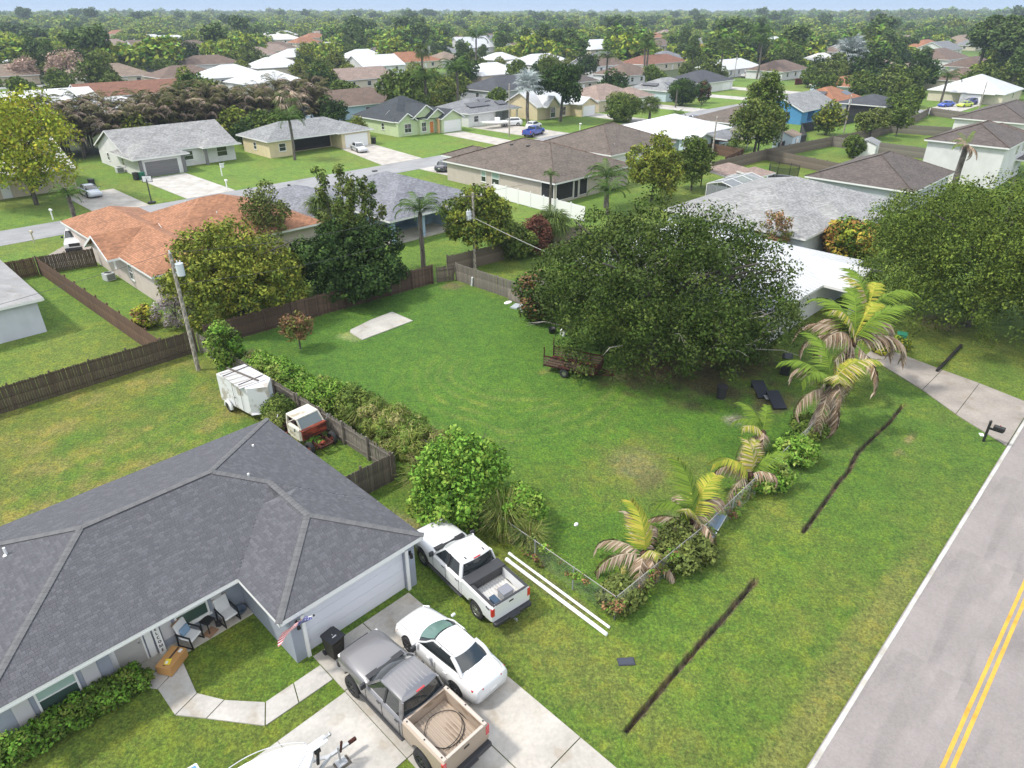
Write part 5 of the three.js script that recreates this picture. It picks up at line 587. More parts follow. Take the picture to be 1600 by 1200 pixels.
palm('queen_palm', 'queen palm with peeling trunk at the end of the brown fence', 'queen', 39.3, -50.6, 5.6, 0.95, 0.19); palm('queen_palm', 'feathery queen palm left of the bushy tree by the screened porch', 'queen', 70.6, -52.8, 3.6, 1.15, 0.16); palm('queen_palm', 'second feathery queen palm close to the screened porch lawn', 'queen', 68.0, -50.4, 2.6, 1.0, 0.15); palm('queen_palm', 'slim upright palm in front of the screened porch', 'queen', 63.2, -55.6, 4.6, 0.42, 0.13); palm('cabbage_palm', 'cabbage palm with fan leaves behind the copper shrub', 'sabal', 53.2, -46.2, 2.6, 1.25, 0.2); palm('cabbage_palm', 'cabbage palm against the light blue wall', 'sabal', 38.4, -66.6, 3.2, 1.15, 0.2); palm('queen_palm', 'queen palm on the lawn of the pale yellow house', 'queen', 59.3, -109.4, 6.2, 1.2, 0.2); palm('cabbage_palm', 'cabbage palm with dry fans behind the pale yellow house', 'dryfan', 71, -130.6, 6.6, 1.9, 0.25); palm('queen_palm', 'leaning street palm beside the white pickup and orange roof', 'queen', 19.6, -86.2, 4.4, 0.72, 0.2); palm('pygmy_palm', 'tiny yellow-green palm on the street verge behind the orange roof', 'queen', 22.9, -87.6, 1.3, 0.3, 0.09); palm('silver_palm', 'silvery blue fan palm beside the street oak', 'silver', 116.2, -109.3, 7.8, 1.55, 0.3); palm('cabbage_palm', 'cabbage palm by the street right of the ball tree', 'sabal', 139.4, -93.4, 3.2, 1.6, 0.25); palm('queen_palm', 'small palm beside the dark blue pickup', 'queen', 140.2, -86.6, 1.8, 0.7, 0.15); palm('dying_palm', 'dying palm with drooping brown fronds before the two storey house', 'dead', 111.5, -23.8, 6.2, 0.95, 0.34); palm('silver_palm', 'large silver fan palm left of the orange roofs on the right', 'silver', 262, -98, 9, 2.9, 0.4); palm('queen_palm', 'small palm on the lawn of the twin solar house', 'queen', 165.2, -103, 4.4, 0.6, 0.16); palm('queen_palm', 'queen palm in front of the white garage house', 'queen', 222, -56.5, 6.2, 1.5, 0.25);
[[150, -134, 9, 1.8], [172, -131, 10, 1.6], [205, -140, 11, 1.7], [232, -160, 12, 1.8], [108, -134, 8, 1.7], [122, -139, 9, 1.8], [242, -134, 11, 1.8], [258, -128, 12, 2.0], [190, -205, 13, 2], [146, -182, 11, 1.8], [300, -150, 14, 2.2], [320, -160, 13, 2.2]].forEach(([x, z, h, s], i) => palm('far_palm', ['tall far palm above the cream gable house', 'far palm above the pink roof', 'tall palm before the forest behind the pink roof', 'tall thin palm against the dark forest', 'palm behind the green gable house', 'palm behind the solar roof house', 'palm left of the white hip house', 'palm at the forest edge by the white hip house', 'far palm in the centre distance', 'far palm above the brown and blue house', 'tall palm at the forest edge right of centre', 'right one of two tall palms at the forest edge'][i], i % 3 ? 'queen' : 'sabal', x, z, h, s, 0.28, 'palms among the far houses'));
// areca hedge: clumps of canes with brown and green plumes, behind the pale grey roofed houses
const ORD = ['one', 'two', 'three', 'four', 'five', 'six', 'seven', 'eight', 'nine', 'ten', 'eleven', 'twelve', 'thirteen'];
{ const r = rng(610); let k = 0; for (let row = 0; row < 3; row++) for (let i = 0; i < 13; i++) {
  const x = 26 + i * 4.6 + (r() - 0.5) * 2 + row * 2.2, z = -137 - row * 4.4 + (r() - 0.5) * 2, h = 4.8 + row * 0.7 + r() * 1.2, t = thing('areca_clump', `brown plumed palm hedge clump, ${["front", "middle", "rear"][row]} row, number ${ORD[i]} from left`, 'palm hedge', [x, 0, z], r() * 6, row === 0 ? 'front clumps of the tall palm hedge' : 'rear clumps of the tall palm hedge');
  part('canes', cached('canes' + (k % 3), () => { const q = rng(620 + k), L = []; for (let m = 0; m < 9; m++) { const a = q() * 6.283, d = q() * 1.2; L.push(rod([Math.cos(a) * d * 0.5, 0, Math.sin(a) * d * 0.5], [Math.cos(a) * d * 1.4, 1, Math.sin(a) * d * 1.4], 0.07, 0.05, 5)); } return mg(L); }), M.palmBark, t).scale.y = h;
  for (let m = 0; m < 3; m++) { const c = part('plume', PK.areca[(k + m) % 3], leafMat, t); c.position.set((r() - 0.5) * 2.6, h * [1, 0.72, 0.4][m], (r() - 0.5) * 2.6); c.rotation.y = r() * 6; } k++; } }
// ---------- vehicles: local +x is forward, wheels on y = 0 ----------
const csg = new Evaluator(); csg.attributes = ['position', 'normal', 'uv']; csg.useGroups = false;
function loft(st, crease = 0.6) { // st: [{x, p:[[y,z] from bottom centre round to top centre]}], mirrored
  const n = st[0].p.length, loop = (s) => [...s.p.map(([y, z]) => [s.x, y, z]), ...s.p.slice(1, -1).reverse().map(([y, z]) => [s.x, y, -z])], R = st.map(loop), m = R[0].length, P = [], tri = (a, b, c) => P.push(...a, ...b, ...c);
  for (let i = 0; i + 1 < R.length; i++) for (let k = 0; k < m; k++) { const q = (k + 1) % m; tri(R[i][k], R[i][q], R[i + 1][k]); tri(R[i + 1][k], R[i][q], R[i + 1][q]); }
  for (const [e, f] of [[0, 1], [R.length - 1, -1]]) { const c = [R[e][0][0], R[e].reduce((a, v) => a + v[1], 0) / m, 0]; for (let k = 0; k < m; k++) { const q = (k + 1) % m; f > 0 ? tri(c, R[e][q], R[e][k]) : tri(c, R[e][k], R[e][q]); } }
  const g = new THREE.BufferGeometry(); g.setAttribute('position', new THREE.Float32BufferAttribute(P, 3)); g.setAttribute('uv', new THREE.Float32BufferAttribute(new Float32Array(P.length / 3 * 2), 2)); g.computeVertexNormals(); return toCreasedNormals(g, crease);
}
function cut(geo, cutters) { let b = new Brush(geo); b.updateMatrixWorld(); for (const c of cutters) { const k = new Brush(c); k.updateMatrixWorld(); b = csg.evaluate(b, k, SUBTRACTION); b.updateMatrixWorld(); } const g = b.geometry; return g; }
const sect = (x, y0, y1, w, r = 0.12, crown = 0.03, tuck = 0.06) => ({ x, p: [[y0, 0], [y0, w - tuck * 1.6], [y0 + 0.1, w - tuck * 0.3], [mix(y0, y1, 0.5), w], [y1 - r * 1.1, w - 0.02], [y1 - r * 0.35, w - 0.05 - r * 0.3], [y1, w - 0.05 - r], [y1 + crown * 0.7, w * 0.5], [y1 + crown, 0]] });
// cab glass and roof: plan outline at belt and at roof
function ringAt(y, x0, x1, w0, w1, bow) { const p = []; const n = 8; for (let i = 0; i <= n; i++) { const t = i / n * 2 - 1; p.push([x1 - bow * t * t, y, t * w1]); } for (let i = 0; i <= n; i++) { const t = 1 - i / n * 2; p.push([x0 + bow * 0.6 * t * t, y, t * w0]); } return p; }
function skin(rings, capTop = true) { const P = [], m = rings[0].length, tri = (a, b, c) => P.push(...a, ...b, ...c); for (let i = 0; i + 1 < rings.length; i++) for (let k = 0; k < m; k++) { const q = (k + 1) % m; tri(rings[i][k], rings[i + 1][k], rings[i][q]); tri(rings[i][q], rings[i + 1][k], rings[i + 1][q]); } if (capTop) { const T_ = rings[rings.length - 1], c = [0, 1, 2].map((a) => T_.reduce((s, v) => s + v[a], 0) / m); c[1] += 0.015; for (let k = 0; k < m; k++) tri(c, T_[(k + 1) % m], T_[k]); } const g = new THREE.BufferGeometry(); g.setAttribute('position', new THREE.Float32BufferAttribute(P, 3)); g.setAttribute('uv', new THREE.Float32BufferAttribute(new Float32Array(P.length / 3 * 2), 2)); g.computeVertexNormals(); return toCreasedNormals(g, 0.7); }
function wheelParts(g, x, z, R, w, rimM, far) {
  const q = sub(g, 'wheel', [x, R, z]); const prof = [[R * 0.62, -w / 2], [R * 0.9, -w / 2], [R * 0.98, -w / 2 + 0.03], [R, -w * 0.25], [R, w * 0.25], [R * 0.98, w / 2 - 0.03], [R * 0.9, w / 2], [R * 0.62, w / 2]].map(([a, b]) => new THREE.Vector2(a, b));
  part('tyre', cached(`ty${R}_${w}`, () => { const l = new THREE.LatheGeometry([...prof, prof[0]], far ? 16 : 28); l.rotateX(Math.PI / 2); return l; }), M.rubber, q);
  part('rim', cached(`rim${R}_${w}_${Math.sign(z)}`, () => { const s = Math.sign(z), L = [cyl(R * 0.63, R * 0.63, w * 0.5, 0, 0, 0, Math.PI / 2, 0, 20), xf(new THREE.TorusGeometry(R * 0.58, R * 0.05, 6, 20), 0, 0, s * w * 0.4), cyl(R * 0.16, R * 0.2, 0.05, 0, 0, s * w * 0.38, s * Math.PI / 2)]; for (let k = 0; k < 6; k++) { const a = k / 6 * 6.283; L.push(bar([Math.cos(a) * R * 0.12, Math.sin(a) * R * 0.12, s * w * 0.36], [Math.cos(a + 0.15) * R * 0.56, Math.sin(a + 0.15) * R * 0.56, s * w * 0.36], R * 0.14, 0.04)); } return mg(L); }), rimM, q);
}
function pickup(label, pos, turn, o = {}) {
  const t = thing(o.name ?? 'pickup_truck', label, 'pickup truck', pos, turn), far = o.far, R = o.R ?? 0.41, W = 1.0, lift = o.lift ?? 0, P1 = o.paint, P2 = o.bed ?? P1, ax = [1.98, -2.02];
  // front body and cab base, wheel arches cut out
  const K = (k, f) => cached('pk' + (o.key ?? '') + k, f), arch = (x, r) => xf(new THREE.CylinderGeometry(r, r, 2.6, 24), x, R + lift * 0.6, 0, Math.PI / 2);
  const y = (v) => v + lift;
  part('body', K('body', () => cut(loft([sect(3.0, y(0.5), y(1.0), 0.80, 0.1), sect(2.93, y(0.45), y(1.12), 0.90, 0.14), sect(2.6, y(0.42), y(1.2), 0.97, 0.16, 0.05), sect(1.9, y(0.42), y(1.25), 0.99, 0.16, 0.06), sect(1.25, y(0.42), y(1.28), 1.0, 0.14, 0.05), sect(1.1, y(0.42), y(1.24), 1.0, 0.1), sect(-0.4, y(0.42), y(1.26), 1.0, 0.1), sect(-1.02, y(0.42), y(1.28), 1.0, 0.1)]), [arch(ax[0], R + 0.1)])), P1, t);
  part('bed', K('bed', () => cut(loft([sect(-1.06, y(0.46), y(1.36), 1.0, 0.06, 0), sect(-2.0, y(0.46), y(1.36), 1.01, 0.06, 0), sect(-3.0, y(0.48), y(1.36), 1.0, 0.06, 0), sect(-3.12, y(0.52), y(1.35), 0.98, 0.06, 0)]), [arch(ax[1], R + 0.1), bx(1.86, 1.4, 1.56, -2.06, y(0.84 + 0.7), 0)])), P2, t);
  // ribbed bed floor
  { const fl = part('bed_floor', K('fl', () => bx(1.84, 0.03, 1.54, -2.06, y(0.858), 0)), o.floor ?? P2, t); if (!far) for (let k = 0; k < 11; k++) part('floor_rib', K('rib', () => rbx(1.82, 0.03, 0.075, 0.012, -2.06, y(0.885), 0)), o.floor ?? P2, fl).position.z = -0.7 + k * 0.14; }
  const belt = y(1.26), rf = y(1.86);
  part('window_band', K('glass', () => skin([ringAt(belt, -1.02, 1.24, 0.9, 0.9, 0.22), ringAt(rf, -0.84, 0.46, 0.74, 0.72, 0.1)], false)), M.glass, t);
  part('cab_roof', K('roof', () => skin([ringAt(rf - 0.03, -0.88, 0.5, 0.76, 0.745, 0.1), ringAt(rf + 0.035, -0.84, 0.42, 0.73, 0.70, 0.1), ringAt(rf + 0.075, -0.72, 0.28, 0.6, 0.58, 0.08)])), P1, t);
  for (const s of [-1, 1]) {
    part('pillar', K('pa' + s, () => bar([1.03, belt - 0.02, s * 0.91], [0.4, rf, s * 0.735], 0.08, 0.05)), P1, t); part('pillar', K('pb' + s, () => bar([0.02, belt - 0.02, s * 0.915], [-0.02, rf, s * 0.755], 0.09, 0.03)), o.pillar ?? M.plastic, t); part('pillar', K('pc' + s, () => bar([-0.9, belt - 0.02, s * 0.9], [-0.8, rf, s * 0.75], 0.2, 0.05)), P1, t);
    part('mirror', K('mi' + s, () => rbx(0.12, 0.24, 0.22, 0.04, 0.98, belt + 0.1, s * 1.1)), o.mirror ?? M.plastic, t);
    part('tail_lamp', K('tl' + s, () => rbx(0.12, 0.42, 0.16, 0.03, -3.08, y(1.08), s * 0.92)), M.red, t); part('headlamp', K('hl' + s, () => rbx(0.16, 0.24, 0.34, 0.04, 2.9, y(0.95), s * 0.7)), M.lamp, t);
    if (!far) for (const x of [0.28, -0.72]) part('door_handle', K('dh' + s + x, () => rbx(0.18, 0.035, 0.03, 0.01, x, y(1.09), s * 1.005)), M.plastic, t);
    if (!far) { part('door_seam', K('ds' + s, () => mg([bx(0.012, 0.7, 0.01, 0.1, y(0.9), s * 1.001), bx(0.012, 0.7, 0.01, 1.05, y(0.9), s * 1.001), bx(0.012, 0.7, 0.01, -0.88, y(0.9), s * 1.001)])), M.dark, t); part('running_board', K('rb' + s, () => rbx(2.5, 0.06, 0.16, 0.02, 0.2, y(0.4), s * 0.98)), M.plastic, t); part('bed_rail_cap', K('rc' + s, () => rbx(2.04, 0.035, 0.13, 0.012, -2.08, y(1.375), s * 0.86)), o.rail ?? M.plastic, t); }
    for (const x of ax) wheelParts(t, x, s * (W - 0.14 + (o.wide ?? 0)), R, 0.27, o.rim ?? M.rim, far);
  }
  part('rear_bumper', K('rbm', () => mg([rbx(0.22, 0.2, 1.9, 0.05, -3.2, y(0.5), 0), bx(0.3, 0.05, 0.5, -3.26, y(0.56), 0)])), M.plastic, t); part('front_bumper', K('fbm', () => rbx(0.2, 0.28, 1.84, 0.07, 3.0, y(0.55), 0)), o.bumper ?? M.plastic, t); part('grille', K('gr', () => rbx(0.08, 0.32, 1.0, 0.03, 2.98, y(0.95), 0)), M.plastic, t);
  part('underbody', K('un', () => bx(5.6, 0.2, 1.5, -0.1, y(0.38), 0)), M.dark, t);
  if (!far) { part('cowl', K('cw', () => rbx(0.22, 0.03, 1.56, 0.01, 1.2, y(1.305), 0)), M.plastic, t); part('brake_lamp', K('bl', () => rbx(0.06, 0.05, 0.34, 0.015, -0.86, rf + 0.03, 0)), M.red, t); part('tailgate_cap', K('tg', () => rbx(0.1, 0.035, 1.56, 0.012, -3.06, y(1.375), 0)), o.rail ?? M.plastic, t); part('tailgate_handle', K('th', () => rbx(0.03, 0.07, 0.22, 0.01, -3.125, y(1.2), 0)), M.black, t); const lp = part('licence_plate', K('lp', () => bx(0.01, 0.15, 0.3, -3.315, y(0.5), 0.0)), M.white, t); part('hitch', K('hi', () => mg([bx(0.3, 0.06, 0.06, -3.35, y(0.34), 0), xf(new THREE.SphereGeometry(0.035, 8, 6), -3.46, y(0.42), 0)])), M.steel, t); }
  o.more?.(t, y, belt, rf); return t;
}
function sedan(label, pos, turn, o = {}) {
  const t = thing(o.name ?? 'sedan', label, 'car', pos, turn), far = o.far, R = 0.335, suv = o.suv ?? 0, K = (k, f) => cached('sd' + suv + k, f), ax = [1.42, -1.38], arch = (x) => xf(new THREE.CylinderGeometry(R + 0.065, R + 0.065, 2.4, 24), x, R + 0.02, 0, Math.PI / 2), y = (v) => v + suv * 0.22, P = o.paint;
  part('body', K('body', () => cut(loft([sect(2.43, 0.34, y(0.55), 0.56, 0.1, 0.02), sect(2.38, 0.26, y(0.64), 0.74, 0.14, 0.03), sect(2.22, 0.2, y(0.70), 0.85, 0.16, 0.05), sect(1.85, 0.18, y(0.78), 0.88, 0.18, 0.07), sect(1.4, 0.18, y(0.85), 0.91, 0.18, 0.08), sect(0.95, 0.18, y(0.91), 0.92, 0.16, 0.07), sect(0.4, 0.18, y(0.93), 0.925, 0.12, 0.04), sect(-0.7, 0.18, y(0.95), 0.925, 0.12, 0.04), sect(-1.35, 0.18, y(0.98), 0.92, 0.16, 0.06), sect(-1.85, 0.2, y(1.0), 0.89, 0.18, 0.07), sect(-2.2, 0.24, y(0.98), 0.86, 0.16, 0.05), sect(-2.38, 0.3, y(0.93), 0.80, 0.14, 0.03), sect(-2.45, 0.36, y(0.74), 0.70, 0.12, 0.02)], 0.9), [arch(ax[0]), arch(ax[1])])), P, t);
  const bt = y(0.93), rf = y(1.40), rx = suv ? -2.0 : -1.72, rt = suv ? -1.75 : -1.0;
  part('window_band', K('gl', () => skin([ringAt(bt, rx, 1.12, 0.70, 0.78, 0.3), ringAt(mix(bt, rf, 0.55), mix(rx, rt, 0.5), 0.62, 0.68, 0.72, 0.24), ringAt(rf, rt, 0.16, 0.54, 0.56, 0.14)], false)), M.glass, t);
  part('windscreen', K('ws', () => { const P_ = [], r0 = ringAt(bt + 0.03, rx, 1.125, 0.70, 0.78, 0.3).slice(1, 8), r1 = ringAt(mix(bt, rf, 0.55), 0, 0.645, 0.68, 0.72, 0.24).slice(1, 8), r2 = ringAt(rf - 0.03, 0, 0.215, 0.54, 0.56, 0.14).slice(1, 8); for (const [A, B] of [[r0, r1], [r1, r2]]) for (let k = 0; k < 6; k++) P_.push(...A[k], ...B[k], ...A[k + 1], ...A[k + 1], ...B[k], ...B[k + 1]); const g = new THREE.BufferGeometry(); g.setAttribute('position', new THREE.Float32BufferAttribute(P_, 3)); g.computeVertexNormals(); return g; }), o.screen ?? M.glass, t);
  part('roof', K('rf', () => skin([ringAt(rf - 0.035, rt - 0.06, 0.24, 0.575, 0.595, 0.15), ringAt(rf + 0.02, rt, 0.14, 0.54, 0.55, 0.13), ringAt(rf + 0.06, rt + 0.25, -0.1, 0.38, 0.38, 0.08)])), P, t);
  for (const s of [-1, 1]) {
    part('pillar', K('pa' + s, () => tube([[0.86, bt - 0.02, s * 0.765], [0.42, mix(bt, rf, 0.55), s * 0.70], [0.1, rf, s * 0.57], [-0.3, rf + 0.01, s * 0.585]], 0.04, 10, 6)), P, t); part('pillar', K('pc' + s, () => suv ? bar([rx + 0.1, bt, s * 0.72], [rt + 0.05, rf, s * 0.57], 0.25, 0.06) : tube([[rx + 0.16, bt + 0.01, s * 0.70], [-1.3, mix(bt, rf, 0.6), s * 0.655], [-0.9, rf - 0.02, s * 0.57]], 0.085, 10, 6)), P, t);
    part('mirror', K('mi' + s, () => rbx(0.12, 0.12, 0.2, 0.05, 0.82, bt + 0.08, s * 0.98)), P, t); part('tail_lamp', K('tl' + s, () => rbx(0.12, 0.11, 0.46, 0.04, -2.27, y(0.86), s * 0.60, s * 0.5)), M.red, t); part('headlamp', K('hl' + s, () => rbx(0.3, 0.09, 0.26, 0.04, 2.17, y(0.62), s * 0.66, s * 0.7)), M.lamp, t);
    if (!far) { for (const x of [0.1, -0.85]) part('door_handle', K('dh' + s + x, () => rbx(0.18, 0.03, 0.03, 0.01, x, y(0.8), s * 0.925)), P, t); part('door_seam', K('ds' + s, () => mg([bx(0.014, 0.55, 0.01, -0.3, y(0.6), s * 0.926), bx(0.014, 0.55, 0.01, 0.85, y(0.58), s * 0.92)])), M.dark, t); part('side_marker', K('sm' + s, () => rbx(0.14, 0.04, 0.05, 0.015, 2.2, y(0.52), s * 0.80, s * 0.6)), M.amber, t); }
    for (const x of ax) wheelParts(t, x, s * 0.80, R, 0.22, o.rim ?? M.rim, far);
  }
  if (!far) { part('hood_seam', K('hs', () => mg([tube([[2.2, 0.735, -0.6], [1.5, 0.885, -0.72], [1.05, 0.945, -0.73]], 0.006, 10, 4), tube([[2.2, 0.735, 0.6], [1.5, 0.885, 0.72], [1.05, 0.945, 0.73]], 0.006, 10, 4)])), M.dark, t); part('boot_seam', K('bs', () => mg([tube([[-1.75, 1.03, -0.66], [-2.1, 1.01, -0.66], [-2.32, 0.95, -0.6]], 0.006, 10, 4), tube([[-1.75, 1.03, 0.66], [-2.1, 1.01, 0.66], [-2.32, 0.95, 0.6]], 0.006, 10, 4)])), M.dark, t); part('roof_channel', K('rch', () => mg([-1, 1].map((q) => tube([[0.1, 1.435, q * 0.53], [-0.4, 1.445, q * 0.53], [-0.9, 1.43, q * 0.52]], 0.01, 12, 4)))), M.dark, t); }
  part('licence_plate', K('lp', () => bx(0.012, 0.12, 0.32, -2.46, y(0.62), 0)), M.white, t); part('underbody', K('un', () => bx(4, 0.16, 1.4, 0, 0.24, 0)), M.dark, t); o.more?.(t, y); return t;
}
const HALF = Math.PI / 2, white = paint(0.66, 0.665, 0.67), font = await new FontLoader().loadAsync('fonts/droid/droid_sans_bold.typeface.json');
const text = (s, size, d = 0.008) => { const g = new TextGeometry(s, { font, size, depth: d, curveSegments: 3, bevelEnabled: false }); g.computeBoundingBox(); g.translate(-(g.boundingBox.max.x + g.boundingBox.min.x) / 2, 0, 0); return g; };
// grey cab, tan bed
const tanBed = rgb(0.42, 0.335, 0.26, 0.5, { map: T.dirty });
pickup('lifted pickup with grey cab and mismatched tan cargo bed', [8.72, 0.05, -13.72], HALF, { name: 'two_tone_pickup', key: 'g', paint: paint(0.20, 0.195, 0.20, 0.45), bed: tanBed, floor: tanBed, rail: rgb(0.47, 0.41, 0.35, 0.6), R: 0.45, lift: 0.16, wide: 0.05, rim: M.plastic, more: (t, y, b, rf) => {
  part('door_trim', bx(0.1, 0.02, 0.02, 0.5, rf + 0.08, 0.5), M.black, t); for (let k = 0; k < 7; k++) part('roof_rib', rbx(0.95, 0.012, 0.035, 0.005, -0.2, rf + 0.082, -0.45 + k * 0.15), paint(0.23, 0.225, 0.23, 0.45), t);
  for (const s of [-1, 1]) for (const x of [-1.2, -2.1, -2.95]) part('stake_pocket', cyl(0.03, 0.03, 0.02, x, y(1.395), s * 0.88), M.black, t);
} });
{ const pts = [[0.62, 0, 0.35], [0.3, 0.01, 0.62], [-0.2, 0.02, 0.66], [-0.62, 0.01, 0.35], [-0.66, 0.02, -0.15], [-0.3, 0.03, -0.55], [0.25, 0.03, -0.55], [0.6, 0.03, -0.2], [0.66, 0.05, 0.2], [0.4, 0.06, 0.52], [-0.1, 0.07, 0.6], [-0.5, 0.07, 0.45], [-0.75, 0.06, 0.2]]; one('black_hose', xf(tube(pts, 0.014, 90, 6), 8.72, 1.125, -11.75, 0, 0.6), M.black, 'thin black hose coiled in the tan cargo bed', 'hose'); }
sedan('white sedan parked on the driveway beside the grey pickup', [11.22, 0.05, -14.42], HALF, { name: 'white_sedan', paint: white, screen: M.glassGreen, rim: rgb(0.12, 0.12, 0.125, 0.35, { metalness: 0.7 }) });
// white work truck with tool box
const workTurn = HALF - 0.105;
pickup('white crew cab pickup with black toolbox parked on grass', [14.55, 0, -17.12], workTurn, { name: 'work_pickup', key: 'w', paint: white, floor: rgb(0.66, 0.65, 0.63, 0.6, { map: T.dirty }), mirror: M.plastic, R: 0.43, lift: 0.06, more: (t, y, b, rf) => {
  for (const s of [-1, 1]) part('roof_slot', rbx(0.16, 0.03, 0.06, 0.01, -0.66, rf + 0.07, s * 0.46), M.black, t); const f = text('4x4', 0.11); f.rotateY(0); for (const s of [-1, 1]) { const m = part('lettering', f, M.black, t); m.position.set(-2.85, y(1.14), s * 0.995); m.rotation.y = s > 0 ? 0 : Math.PI; }
} });
{
  const g = thing('truck_toolbox', 'black crossbed toolbox behind the white truck cab', 'toolbox', [14.55, 0, -17.12], workTurn); part('box', rbx(0.5, 0.42, 1.7, 0.03, -1.34, 1.24, 0), M.plastic, g); part('lid', rbx(0.54, 0.07, 1.86, 0.025, -1.34, 1.475, 0), rgb(0.035, 0.036, 0.04, 0.6), g); part('latch', bx(0.02, 0.06, 0.24, -1.065, 1.4, 0.0), M.chrome, g);
  const c = thing('tool_case', 'grey topped metal case in the white truck bed', 'case', [14.55, 0, -17.12], workTurn); part('case_body', rbx(0.42, 0.38, 0.5, 0.02, -2.6, 1.14, 0.12), rgb(0.3, 0.31, 0.32, 0.6), c); part('case_lid', rbx(0.46, 0.06, 0.54, 0.015, -2.6, 1.36, 0.12), rgb(0.2, 0.205, 0.23, 0.5), c);
  const d = thing('cooler', 'small dark blue cooler at the tailgate corner of the white truck', 'cooler', [14.55, 0, -17.12], workTurn); part('cooler_body', rbx(0.42, 0.3, 0.26, 0.04, -2.68, 1.1, -0.5), rgb(0.02, 0.045, 0.08, 0.5), d); part('cooler_lid', rbx(0.44, 0.06, 0.28, 0.02, -2.68, 1.28, -0.5), rgb(0.025, 0.055, 0.095, 0.5), d);
  const b = one('cardboard_tube', xf(new THREE.CylinderGeometry(0.05, 0.05, 0.4, 12), -2.3, 0.99, 0.28, 0, 0, HALF), rgb(0.55, 0.33, 0.17), 'short tan cardboard tube lying in the white truck bed', 'tube'); b.position.set(14.55, 0, -17.12); b.rotation.y = workTurn;
}
// far vehicles
pickup('white pickup parked beside the orange roof house', [18.3, 0.05, -82.6], -1.9, { key: 'f', far: true, paint: white }); pickup('bright blue pickup at the street edge by the boat driveway', [106.2, 0.05, -98.2], 0.25, { key: 'f', far: true, paint: paint(0.02, 0.06, 0.36), R: 0.41 }); pickup('dark blue pickup in front of the umber roof house', [141.8, 0.05, -83.4], 0.1, { key: 'f', far: true, paint: paint(0.02, 0.03, 0.08) });
sedan('silver sedan in front of the white garage of the pale yellow house', [71.6, 0.05, -108.6], HALF + 2.9, { far: true, paint: paint(0.55, 0.56, 0.57, 0.5) }); sedan('dark grey sedan on the driveway beside the tan stucco house', [71.6, 0.05, -85.2], 0.5, { far: true, paint: paint(0.07, 0.075, 0.09, 0.3) }); sedan('white sport utility car behind the bright blue pickup', [112.4, 0.05, -110.8], 2.6, { far: true, suv: 1, paint: white }); sedan('silver car on the driveway under the yellow-green street tree', [26.9, 0.05, -106.4], -HALF, { far: true, paint: paint(0.5, 0.53, 0.56, 0.4) }); sedan('white sport utility car next to the bright blue pickup bed', [112.4, 0.05, -104.0], 0.3, { far: true, suv: 1, paint: white }); sedan('white sport utility car at the right edge on the cross street', [212.5, 0.05, -35.2], 2.7, { far: true, suv: 1, paint: white }); sedan('second white car behind it at the right edge of the cross street', [215.5, 0.05, -31.6], 2.7, { far: true, paint: white });
const blueCar = sedan('blue show car on the driveway of the white garage house', [216, 0.06, -53.6], 2.8, { far: true, paint: paint(0.03, 0.08, 0.45) }); sedan('yellow-green show car beside the blue show car', [219, 0.06, -50.0], 2.8, { far: true, paint: paint(0.5, 0.6, 0.03) }); sedan('dark blue and white show truck nearest the white garage', [225.5, 0.06, -50.4], 2.8, { far: true, suv: 1, paint: paint(0.05, 0.05, 0.22) });
pickup('white truck far away in front of the white hip house', [262, 0.05, -134], 0, { key: 'f', far: true, paint: white });
// ---------- fences ----------
const plank = (w, h, t) => { const s = new THREE.Shape([[-w / 2, 0], [w / 2, 0], [w / 2, h - 0.05], [w / 2 - 0.04, h], [-w / 2 + 0.04, h], [-w / 2, h - 0.05]].map((p) => new THREE.Vector2(...p))); const g = new THREE.ExtrudeGeometry(s, { depth: t, bevelEnabled: false }); g.translate(0, 0, -t / 2); return uvBox(g); };
const vary = (c, seed) => { const r = rng(seed); return [0, 1, 2, 3].map(() => { const k = 0.86 + r() * 0.6, w = (r() - 0.5) * 0.06; return rgb(c[0] * k * (1 + w), c[1] * k, c[2] * k * (1 - w), 0.92, { map: T.wood }); }); };
const WOOD = { olive: vary([0.135, 0.105, 0.072], 1), brown: vary([0.20, 0.12, 0.08], 2), grey: vary([0.29, 0.26, 0.225], 3), red: vary([0.19, 0.125, 0.093], 4), old: vary([0.245, 0.21, 0.175], 5), slate: vary([0.07, 0.072, 0.08], 6), rust: vary([0.3, 0.06, 0.035], 7) };
